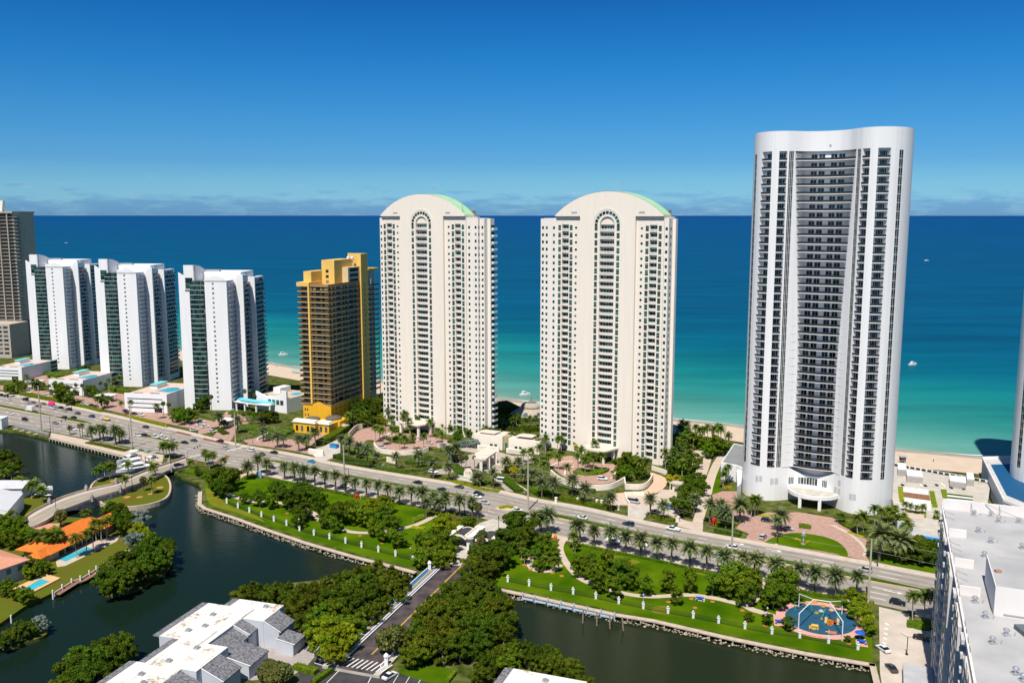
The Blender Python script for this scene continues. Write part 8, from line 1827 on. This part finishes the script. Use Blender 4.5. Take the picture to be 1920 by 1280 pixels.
# ------------------------------------------------------------------ boats
def loft(mb, secs, mi=0):
    """skin between cross-sections of equal length"""
    k = len(secs[0]); n = len(mb.v)
    for s in secs: mb.v += [tuple(p) for p in s]
    for i in range(len(secs) - 1):
        for j in range(k - 1): mb.f.append((n + i * k + j, n + i * k + j + 1, n + (i + 1) * k + j + 1, n + (i + 1) * k + j)); mb.m.append(mi)
    mb.f.append(tuple(n + j for j in reversed(range(k)))); mb.m.append(mi); mb.f.append(tuple(n + (len(secs) - 1) * k + j for j in range(k))); mb.m.append(mi)
def boat(label, p, rz, Ln, B, hull, cabin=True, fly=False):
    T = thing('motor_yacht' if cabin else 'speedboat', label, 'boat', p, rz); q = MB(); secs = []
    for t in (0, .25, .5, .72, .88, 1.0):
        x = -Ln / 2 + Ln * t; w_ = B / 2 * (1 if t < .5 else max(.03, 1 - ((t - .5) / .5) ** 2)); zs = 1.15 + .55 * t * t; secs.append([(x, -w_, zs), (x + .1, -w_ * .78, -.3), (x + .1, 0, -.5), (x + .1, w_ * .78, -.3), (x, w_, zs)])
    loft(q, secs); q.build('hull', hull, T)
    q = MB(); q.prism([(-Ln / 2 + .2, -B * .44), (0, -B * .46), (Ln * .25, -B * .33), (Ln * .44, -.1), (Ln * .44, .1), (Ln * .25, B * .33), (0, B * .46), (-Ln / 2 + .2, B * .44)], 1.1, 1.3); q.build('deck', M_white, T)
    if cabin:
        q = MB(); loft(q, [[(x, -B * w_ * .5, 1.25), (x, -B * w_ * .42, z), (x, B * w_ * .42, z), (x, B * w_ * .5, 1.25)] for x, w_, z in ((-Ln * .28, .78, 3.0), (-Ln * .05, .8, 3.1), (Ln * .12, .72, 2.6), (Ln * .30, .45, 1.5))]); q.build('cabin', M_white, T)
        for s in (-1, 1): q = MB(); q.quad((-Ln * .25, s * B * .388, 2.0), (Ln * .06, s * B * .382, 2.0), (Ln * .05, s * B * .36, 2.75), (-Ln * .25, s * B * .36, 2.75)); q.build('window', M_gls, T)
        q = MB(); q.quad((Ln * .13, -B * .30, 2.62), (Ln * .13, B * .30, 2.62), (Ln * .22, B * .26, 2.15), (Ln * .22, -B * .26, 2.15)); q.build('windscreen', M_gls, T)
    if fly: q = MB(); q.box(-Ln * .3, Ln * .02, -B * .4, B * .4, 4.6, 4.75); q.build('flybridge_roof', fly, T); q = MB(); [q.tube((x, y, 3), (x, y, 4.6), .05) for x in (-Ln * .26, 0) for y in (-B * .34, B * .34)]; q.build('flybridge_frame', M_grey, T)
    if not cabin: q = MB(); q.quad((Ln * .05, -B * .35, 1.3), (Ln * .05, B * .35, 1.3), (-Ln * .02, B * .3, 2.0), (-Ln * .02, -B * .3, 2.0)); q.build('windscreen', M_gls, T); q = MB(); q.box(-Ln * .25, -Ln * .1, -B * .3, B * .3, 1.3, 1.75); q.build('seat', M_cream, T)
ZB = lambda x, y, z=-1.2: G(*ZP(200, 840, 12.8, [(x, y)])[0], z)
uu = ZB(330, 300) - ZB(880, 180); ang = math.atan2(uu.y, uu.x)
boat('white flybridge yacht moored farthest from the stone bridge', ZB(560, 290), ang + .05, 14, 4.4, M_white, True, M_white); boat('white yacht with dark cockpit ring, middle of the three docked boats', ZB(610, 400), ang - .1, 15, 4.6, M_white, True)
boat('large white yacht with dark hull flank, nearest the stone bridge', ZB(650, 515), ang - .2, 17, 5.0, M_white, True); boat('smaller white boat under a grey canopy beside the walkway', ZB(1060, 330), ang + .1, 10, 3.4, M_white, True, M_grey); boat('small white boat with blue cover, behind the bigger yachts', ZB(400, 330), ang + .2, 8, 2.8, M_white, False)
for x, y in ((832, 345), (935, 385), (1023, 410), (1120, 350)): thing('mooring_pile', 'dark mooring pile between the docked yachts', 'mooring pile', ZB(x, y), group='piles between the docked yachts', data=MB().tube((0, 0, -1), (0, 0, 4.2), .28).mesh('mooring_pile', MATS['pile_wood']))
boat('dark-hulled speedboat at the plain white house dock', G(84, 932, -1.2), -.35, 10, 3, mat('dark_hull', (.03, .025, .03), .3, .1, 1), False); boat('white boat with round canopy at the plain white house dock', G(68, 912, -1.2), -.2, 9, 3, M_white, True); boat('short white boat with tan seats farthest out at the white house dock', G(88, 917, -1.2), -.15, 6, 2.4, M_white, False)
# ------------------------------------------------------------------ vehicles
M_tyre = mat('tyre', (.015, .015, .015), .8, .1, 2); M_cglass = mat('car_glass', (.012, .016, .02), .06, .1, 1, spec=.6)
def paint(n, c, rough=.25): return mat('paint_' + n, c, rough, .03, .5, spec=.5)
PAINT = {k: paint(k, c) for k, c in dict(white=(.72, .72, .72), black=(.012, .012, .014), silver=(.42, .43, .44), grey=(.16, .165, .17), dark_grey=(.06, .06, .065), blue=(.02, .07, .24), bright_blue=(.0, .30, .62), dark_blue=(.015, .03, .075), red=(.28, .015, .015), pink=(.70, .03, .20)).items()}
CARS = {}
def car_meshes(kind):
    if kind in CARS: return CARS[kind]
    Ln, W_, prof, cab = {'sedan': (4.8, 1.85, [(-2.4, .35, .78), (-2.3, .3, .98), (-1.5, .28, 1.02), (1.0, .28, .98), (2.1, .3, .82), (2.4, .38, .62)], [(-1.75, 1.0, .98), (-.95, 1.43, .74), (.25, 1.46, .74), (1.15, .98, .96)]),
                         'suv': (4.9, 1.95, [(-2.45, .45, 1.0), (-2.4, .4, 1.12), (-1.5, .35, 1.15), (1.0, .35, 1.12), (2.2, .4, .98), (2.45, .5, .75)], [(-2.3, 1.13, .97), (-2.0, 1.72, .78), (.2, 1.76, .78), (1.15, 1.12, .96)]),
                         'van': (5.6, 2.0, [(-2.8, .4, 1.1), (-2.75, .4, 1.25), (-1.5, .35, 1.25), (1.2, .35, 1.22), (2.4, .4, 1.05), (2.8, .5, .8)], [(-2.75, 1.22, .98), (-2.7, 2.15, .82), (1.0, 2.18, .82), (2.1, 1.2, .95)]),
                         'pickup': (5.8, 2.0, [(-2.9, .5, 1.0), (-2.85, .5, 1.1), (-1.0, .45, 1.12), (1.1, .45, 1.15), (2.6, .5, 1.05), (2.9, .55, .8)], [(-.6, 1.13, .96), (-.4, 1.8, .78), (.9, 1.82, .78), (1.7, 1.14, .95)])}[kind]
    b_ = MB(); loft(b_, [[(x, -W_ / 2 * k, zb), (x, -W_ / 2, (zb + zt) / 2), (x, -W_ * .46, zt), (x, W_ * .46, zt), (x, W_ / 2, (zb + zt) / 2), (x, W_ / 2 * k, zb)] for (x, zb, zt), k in zip(prof, (.86, .95, .97, .97, .95, .8))])
    rf = cab[1:3]; b_.box(rf[0][0] + .05, rf[1][0] - .05, -W_ / 2 * rf[0][2] + .02, W_ / 2 * rf[0][2] - .02, rf[0][1] + .005, rf[0][1] + .06)
    if kind == 'pickup': b_.box(-2.85, -.7, -W_ / 2, -W_ / 2 + .12, 1.1, 1.3); b_.box(-2.85, -.7, W_ / 2 - .12, W_ / 2, 1.1, 1.3)
    g = MB(); loft(g, [[(x, -W_ / 2 * k, z - .02 if i in (1, 2) else z), (x, W_ / 2 * k, z - .02 if i in (1, 2) else z)] for i, (x, z, k) in enumerate(cab)])
    n0 = len(g.v); pts = [(x, -W_ / 2 * k, z) for x, z, k in cab]; g.v += pts + [(x, -y, z) for x, y, z in pts]; g.f += [(n0, n0 + 1, n0 + 2, n0 + 3), (n0 + 7, n0 + 6, n0 + 5, n0 + 4)]; g.m += [0, 0]
    wh = MB(); r = .33 if kind == 'sedan' else .38; wh.tube((0, -.11, 0), (0, .11, 0), r, r, 12); wh.tube((0, -.12, 0), (0, .12, 0), r * .55, r * .55, 10, mi=1)
    li = MB(); li.box(-Ln / 2 - .01, -Ln / 2 + .12, -W_ * .45, -W_ * .28, prof[0][2] - .12, prof[0][2]); hl = MB(); hl.box(Ln / 2 - .2, Ln / 2 + .01, -W_ * .42, -W_ * .25, prof[-1][2] - .12, prof[-1][2] + .02)
    CARS[kind] = (b_.mesh('body', PAINT['white']), g.mesh('windows', M_cglass), wh.mesh('wheel', [M_tyre, M_grey]), li.mesh('tail_light', M_rp), hl.mesh('headlight', M_white), r, Ln, W_); return CARS[kind]
def car(kind, col, px, py, head, where, z=.05, road=True):
    b_, g, wh, tl, hl, r, Ln, W_ = car_meshes(kind); d = head if isinstance(head, (int, float)) else None
    T = thing({'van': 'passenger_van', 'pickup': 'pickup_truck'}.get(kind, kind), '%s %s %s' % (col.replace('_', ' '), {'van': 'van', 'pickup': 'pickup truck', 'sedan': 'car', 'suv': 'SUV'}[kind], where), {'van': 'van', 'pickup': 'pickup'}.get(kind, 'car'), G(px, py, z), d, 'cars on the avenue' if road else 'parked and turning cars')
    o = link('body', b_, T); o.material_slots[0].link = 'OBJECT'; o.material_slots[0].material = PAINT[col]; link('windows', g, T)
    for x in (-Ln * .31, Ln * .31):
        for y in (-W_ / 2 + .08, W_ / 2 - .08): link('wheel', wh, T, (x, y, r))
    for s in (0, W_ * .73): link('tail_light', tl, T, (0, s, 0)); link('headlight', hl, T, (0, s * .92, 0))
AU = math.atan2(U.y, U.x); AR = AU + math.pi; AL = math.atan2(-.53, .83); ALR = AL + math.pi
S_ = 'sedan'; V_ = 'suv'
N1 = 'in the near lanes above the culvert wall'; F1 = 'in the far lanes before the middle podium'; Q1 = 'queued at the median near the stone bridge'; P1 = 'waiting on the far slip lane at the left edge'
for k, c, x, y, h, w_ in [(S_, 'white', 20.8, 776.5, AL, N1), (V_, 'black', 47, 788, AL, N1), (V_, 'white', 100.6, 766, ALR, F1), (S_, 'black', 113.7, 765.5, ALR, F1), (S_, 'silver', 120, 771.5, ALR, F1), (V_, 'black', 129, 769, ALR, F1), (V_, 'black', 120, 784.5, ALR, F1), (S_, 'black', 138, 784, ALR, F1), (S_, 'dark_grey', 145.4, 776, ALR, F1), (V_, 'blue', 171.7, 782, ALR, F1), (S_, 'grey', 104, 794.5, AL, N1), (S_, 'white', 137, 806, AL, 'in the near lanes behind the kerb strip palms'),
    (S_, 'black', 273, 801.5, ALR, 'in the far lanes before the podium garage'), (V_, 'black', 272, 818, AL, Q1), (V_, 'white', 291, 820.5, AL, Q1), (S_, 'white', 299, 816, AL, Q1), (S_, 'white', 309, 823.5, AL, Q1), (S_, 'silver', 325, 827.5, AL, Q1), (S_, 'black', 346.6, 831, AL, Q1), (S_, 'dark_grey', 363, 827, ALR, 'in the far lanes by the left brick crossing'), (S_, 'white', 258, 817.5, AL, Q1), (S_, 'grey', 212, 823.5, AL, 'in the near lanes behind the kerb strip palms'),
    (S_, 'grey', 62, 756, ALR, P1), (S_, 'silver', 53, 757, ALR, P1), (S_, 'grey', 81, 758.5, ALR, P1), (V_, 'black', 48, 750.5, ALR, P1), (S_, 'red', 71, 762.5, ALR, P1), (V_, 'black', 11, 743.5, ALR, P1), (V_, 'black', 1, 742, ALR, P1), (S_, 'white', 17, 750, ALR, P1),
    (S_, 'black', 412.8, 828, ALR, 'in the far lanes below the club house drive'), (S_, 'silver', 421.5, 840.5, ALR, 'in the far lanes below the club house drive'), (V_, 'white', 470, 845.5, AU + math.pi, 'in the far lanes below the yellow lodge'), (S_, 'black', 513.4, 849.5, AR, 'in the far lanes below the yellow lodge'), (S_, 'black', 509, 877.5, AU, 'in the near lanes behind the first palms of the left row'), (S_, 'bright_blue', 583.4, 866.5, AR, 'alone in the far lanes by the concrete pole'), (S_, 'dark_grey', 490, 853, AR, 'in the far lanes below the yellow lodge'), (V_, 'white', 606, 894.5, AU, 'in the near lanes behind the left palm row'), (S_, 'white', 646, 912, AU, 'in the near lanes behind the left palm row'),
    (S_, 'black', 783, 906, AR, 'in the far lanes below the resort sign'), (S_, 'dark_grey', 860.7, 914.3, AR, 'in the far lanes below the resort sign'), (S_, 'dark_blue', 828, 919, AR, 'at the median behind the left palm row'), (V_, 'black', 898, 928, AU, 'side by side with others near the avenue island'), (S_, 'white', 894.6, 932.5, AU, 'side by side with others near the avenue island'), (S_, 'silver', 908.9, 943.8, AU, 'side by side with others near the avenue island'), (S_, 'white', 811.5, 940, AU, 'in the near lanes behind the end of the left palm row'), (S_, 'white', 970, 958, AU, 'just right of the avenue island'),
    (V_, 'dark_blue', 1178, 984, AR, 'in the far lanes before the service yard'), ('pickup', 'white', 1262, 993.5, AR, 'in the far lanes below the beach path'), (S_, 'white', 1091.4, 972, AR, 'in the far lanes before the right arched tower'), ('pickup', 'white', 1148, 1017, AU, 'in the near lanes behind the right palm row'), (V_, 'white', 1204, 1022.5, AU, 'in the near lanes behind the right palm row'), (V_, 'white', 1371, 1028, AR, 'in the far lanes by the wavy tower lawn pole'), (S_, 'silver', 1341, 1043.5, AU, 'in the near lanes behind the right palm row'), (V_, 'silver', 1621.6, 1070.5, AR, 'in the far lanes by the pool hedge'), (V_, 'black', 1682.8, 1132, AU, 'nearest the car park, in the near lanes')]:
    car(k, c, x, y, h, w_)
for k, c, x, y, h, w_ in [(V_, 'black', 335.7, 874, .75, 'crossing the stone bridge'), (V_, 'white', 1129.7, 899, AU + .3, 'rounding the right arched tower driveway'), (V_, 'black', 1166.8, 897, AR + .5, 'under the tree of the right arched tower driveway'), ('van', 'silver', 1188.3, 942, AU, 'in the service yard below the cream wall'), (S_, 'dark_grey', 1230, 961, AU, 'parked behind the service yard hedge'), (S_, 'white', 788.6, 825, .9, 'by the left arched tower canopy'), (S_, 'silver', 805, 831, AU, 'by the left arched tower canopy'), (S_, 'white', 726, 820, AR, 'rounding the left arched tower driveway'), (S_, 'silver', 716, 839.5, AU, 'rounding the left arched tower driveway'), (V_, 'white', 812, 886, AU, 'leaving the resort gate drive'),
    (V_, 'silver', 1430.7, 1008.5, 1.0, 'turning out of the wavy tower drive'), (S_, 'silver', 1477, 992, AU, 'stopped before the wavy tower canopy'), (V_, 'black', 1438.4, 977.5, AU, 'beside the yellow flowers of the wavy tower drive'), (S_, 'white', 1656, 1218.5, 1.86, 'facing the avenue in the pale car park'), (S_, 'dark_grey', 1671.4, 1254.5, 1.62, 'behind a white car in the pale car park'), (S_, 'black', 1728, 1198, AU, 'in the shaded stalls of the car park'), (S_, 'white', 731, 1269, .95, 'parked by the small bottom lawn'), (S_, 'grey', 606, 1238, AU, 'half hidden under the lime trees left of the causeway'), (S_, 'black', 462, 1256, .9, 'parked under the condo overhang'),
    (S_, 'white', 364, 807, .6, 'waiting in the club house side street'), (S_, 'white', 385, 801, .6, 'waiting in the club house side street'), (V_, 'white', 399.7, 810, .75, 'waiting in the club house side street'), (V_, 'white', 439, 772, .5, 'at the turquoise canopy'), (S_, 'white', 376, 797, .6, 'waiting in the club house side street'),
    (S_, 'grey', 36, 733, AL, 'on the podium forecourt'), (S_, 'red', 45, 735, AL, 'on the podium forecourt'), (S_, 'white', 54, 736, AL, 'on the podium forecourt'), (S_, 'white', 88, 743, AL, 'on the podium forecourt'), (S_, 'black', 148, 754, AL, 'on the podium forecourt'), (S_, 'silver', 156, 757.5, AL, 'on the podium forecourt'), (S_, 'white', 166, 759, AL, 'on the podium forecourt'), (S_, 'black', 172, 761, AL, 'on the podium forecourt'), (S_, 'dark_grey', 180, 763, AL, 'on the podium forecourt'), (S_, 'black', 236, 771, AL, 'on the podium forecourt'), (S_, 'black', 252, 776.5, AL, 'on the podium forecourt'), (V_, 'white', 265, 779, AL, 'on the podium forecourt'), (S_, 'red', 241, 777, AL, 'on the podium forecourt'), (S_, 'silver', 354, 791, AL, 'under the trees by the side street'), (S_, 'white', 378, 790, AL, 'under the trees by the side street')]:
    car(k, c, x, y, h, w_, 2.9 if 'stone bridge' in w_ else .95 if 0 else .07, False)
def truck(px, py, rz, label, box=None, bed=None):
    T = thing('box_truck' if box else 'flatbed_truck', label, 'truck', G(px, py, .05), rz); q = MB(); loft(q, [[(x, -1.1, .6), (x, -1.1 * k, z), (x, 1.1 * k, z), (x, 1.1, .6)] for x, z, k in ((2.0, 2.4, .95), (3.2, 2.4, .9), (3.7, 1.5, .98), (4.1, 1.2, .95))]); q.build('cab', PAINT['white'], T)
    q = MB(); q.quad((3.24, -.85, 2.3), (3.24, .85, 2.3), (3.74, .95, 1.52), (3.74, -.95, 1.52)); q.box(2.4, 3.1, -1.13, 1.13, 1.5, 2.2); q.build('windows', M_cglass, T)
    q = MB(); q.box(-3.8, 1.9, -1.2, 1.2, .95, 3.7) if box else q.box(-3.8, 1.9, -1.15, 1.15, .95, 1.15); q.build('cargo_box' if box else 'flat_bed', box or bed, T)
    for x in (-2.6, 2.9):
        for y in (-1, 1): q = MB(); q.tube((x, y - .14, .45), (x, y + .14, .45), .45, .45, 12); q.build('wheel', M_tyre, T)
truck(57, 771, AL + math.pi, 'white box truck beside the median in the far lanes', PAINT['white']); truck(198, 787.5, AL + math.pi, 'flatbed tow truck with a yellow deck in the far lanes', None, M_yp)
T = thing('golf_cart', 'white-roofed shuttle cart in the resort gate drive', 'cart', G(939, 903, .06), AU + .2); q = MB(); q.box(-2, 2, -.9, .9, .35, 1.1); q.build('body', PAINT['white'], T); q = MB(); q.box(-1.9, 1.7, -.95, .95, 2.2, 2.32); q.build('roof', PAINT['white'], T); q = MB(); [q.tube((x, y, 1.1), (x, y, 2.2), .05) for x in (-1.7, 1.5) for y in (-.8, .8)]; q.build('roof_post', M_grey, T); q = MB(); q.box(-1.4, 1.2, -.8, .8, 1.1, 1.6); q.build('seat', M_black, T)
for x in (-1.3, 1.3):
    for y in (-.85, .85): link('wheel', CARS['sedan'][2], T, (x, y, .33))
T = thing('party_trolley', 'bright pink round-topped trolley behind a white SUV', 'trolley', G(97, 760.5, .05), ALR); q = MB(); secs = []
for x, s in ((-3, .35), (-2.4, .8), (0, 1), (2.2, .85), (2.9, .4)): secs.append([(x, -1.2 * s, .7), (x, -1.3 * s, 1.8), (x, -.8 * s, 1.6 + 1.5 * s), (x, .8 * s, 1.6 + 1.5 * s), (x, 1.3 * s, 1.8), (x, 1.2 * s, .7)])
loft(q, secs); q.build('canopy', PAINT['pink'], T); q = MB(); q.box(-2.6, 2.4, -1, 1, .4, .75); q.build('chassis', M_black, T)
for x in (-1.8, 1.8):
    for y in (-.95, .95): link('wheel', CARS['suv'][2], T, (x, y, .38))
# people on the sand and paths, small in the photo
def person(px, py, z, top, bot, label, rz=0.0):
    T = thing('person', label, 'person', G(px, py, z), rz); me = bpy.data.meshes.new('person'); me.from_pydata([(0, 0, .95), (0, 0, 1.25), (0, 0, 1.48), (0, 0, 1.66), (.1, 0, .9), (.11, .05, .48), (.12, 0, .06), (-.1, 0, .9), (-.12, -.08, .48), (-.13, -.05, .06), (.2, 0, 1.42), (.28, .02, 1.12), (.3, .08, .86), (-.2, 0, 1.42), (-.28, .02, 1.12), (-.3, .1, .88)], [(0, 1), (1, 2), (2, 3), (0, 4), (4, 5), (5, 6), (0, 7), (7, 8), (8, 9), (2, 10), (10, 11), (11, 12), (2, 13), (13, 14), (14, 15)], []); me.materials.append(mat('skin', (.36, .20, .13), .6, .05, 1))
    o = link('body', me, T); o.modifiers.new('skin', 'SKIN'); sv = me.skin_vertices[0].data
    for i, r in enumerate((.15, .15, .13, .11, .09, .07, .05, .09, .07, .05, .06, .045, .04, .06, .045, .04)): sv[i].radius = (r, r * .8)
    sv[0].use_root = True; o.modifiers.new('smooth', 'SUBSURF').levels = 1
    q = MB(); q.lathe([(.2, .92), (.19, 1.1), (.22, 1.42), (.1, 1.5)], (0, 0), 10); q.build('shirt', top, T); q = MB(); q.lathe([(.13, .5), (.17, .7), (.2, .95)], (0, 0), 10); q.build('shorts', bot, T); q = MB(); q.lathe([(.125, 1.68), (.12, 1.76), (.03, 1.81)], (0, 0), 8); q.build('hair', M_black, T)
for px, py, z, a, b_, l in ((1007.5, 764, .1, M_white, M_bp, 'person in white standing on the sand right of the beach pavilion'), (1004.5, 763.5, .1, M_black, M_grey, 'person in black beside one in white on the sand'), (1016, 764, .1, M_bp, M_black, 'person in blue on the sand by the right arched tower'), (311, 802.5, .15, M_white, M_grey, 'person in white on the far sidewalk before the podium garage'), (519, 689, .1, M_black, M_black, 'person in black walking on the sand left of the yellow tower'), (1352, 905, .1, M_black, M_grey, 'person in black on the beach path beside the annex'), (1750, 866, .2, M_rp, M_black, 'person in red on the sand right of the wavy tower')): person(px, py, z, a, b_, l, rnd.uniform(0, 6))
# ------------------------------------------------------------------ boats at sea, beach loungers, lifeguard hut
for px, py, l in ((124, 456, 'tiny white boat far out beyond the brown tower'), (1395, 414, 'tiny ship on the horizon at the wavy tower edge'), (1738, 489, 'tiny white boat right of the wavy tower'), (1712, 684, 'small white boat over the teal water right of the wavy tower'), (531, 666, 'small white boat off the beach left of the yellow tower'), (985, 741, 'white surf boat just off the sand between arched towers')):
    p = G(px, py, -.5); boat(l, p, .4, 8 if p.length < 2000 else 16, 3 if p.length < 2000 else 5, M_white, True)
for i in range(7):
    p = G(548 + i * 4.2, 698 + i * .7, .2); T = thing('beach_umbrella', 'aqua umbrella on the sand beside the yellow tower', 'umbrella', p, 0, 'aqua umbrellas on the sand'); q = MB(); q.lathe([(1.5, 1.9), (.7, 2.3), (.05, 2.5)], (0, 0), 8); q.build('canopy', mat('aqua_canvas2', (.10, .45, .42), .7, .06, 1), T); q = MB(); q.tube((0, 0, 0), (0, 0, 2.4), .04); q.build('pole', M_grey, T)
T = thing('lifeguard_hut', 'small dark lifeguard hut on the sand right of the wavy tower', 'hut', G(1692, 868, .3)); q = MB(); q.box(-1.2, 1.2, -1.2, 1.2, 1.4, 3.4); q.build('cabin', mat('hut_brown', (.10, .085, .06), .8, .2, 1), T); q = MB(); q.box(-1.6, 1.6, -1.6, 1.6, 3.42, 3.6); q.build('roof', M_grey, T)
for x in (-1, 1):
    for y in (-1, 1): q = MB(); q.tube((x, y, -.2), (x, y, 1.4), .1); q.build('leg', M_trunk, T)
# ------------------------------------------------------------------ labels: where several share a description, say which one counting from the left
ORD = ['leftmost', 'second from the left', 'third from the left', 'fourth from the left', 'fifth from the left', 'sixth from the left', 'seventh from the left', 'eighth from the left', 'ninth from the left', 'tenth from the left']
ROrd = ['rightmost', 'second from the right', 'third from the right', 'fourth from the right', 'fifth from the right', 'sixth from the right', 'seventh from the right', 'eighth from the right', 'ninth from the right', 'tenth from the right']
NUMW = ['eleventh', 'twelfth', 'thirteenth', 'fourteenth', 'fifteenth', 'sixteenth', 'seventeenth', 'eighteenth', 'nineteenth', 'twentieth', 'twenty-first', 'twenty-second', 'twenty-third', 'twenty-fourth', 'twenty-fifth', 'twenty-sixth', 'twenty-seventh', 'twenty-eighth', 'twenty-ninth', 'thirtieth']
by = {}
for o in THINGS: by.setdefault(o['label'], []).append(o)
for lab, os_ in by.items():
    if len(os_) < 2: continue
    os_.sort(key=lambda o: project(o.location)[0]); n = len(os_)
    for i, o in enumerate(os_):
        if n == 2: w_ = ('left-hand ', 'right-hand ')[i]; o['label'] = w_ + lab
        elif i < (n + 1) // 2: o['label'] = lab + ', ' + (ORD[i] if i < 10 else NUMW[i - 10] + ' from the left')
        else: j = n - 1 - i; o['label'] = lab + ', ' + (ROrd[j] if j < 10 else NUMW[j - 10] + ' from the right')
        if 'group' not in o: o['group'] = lab

for o in THINGS:
    if len(o['label'].split()) > 16: print('LONG', o['label'])
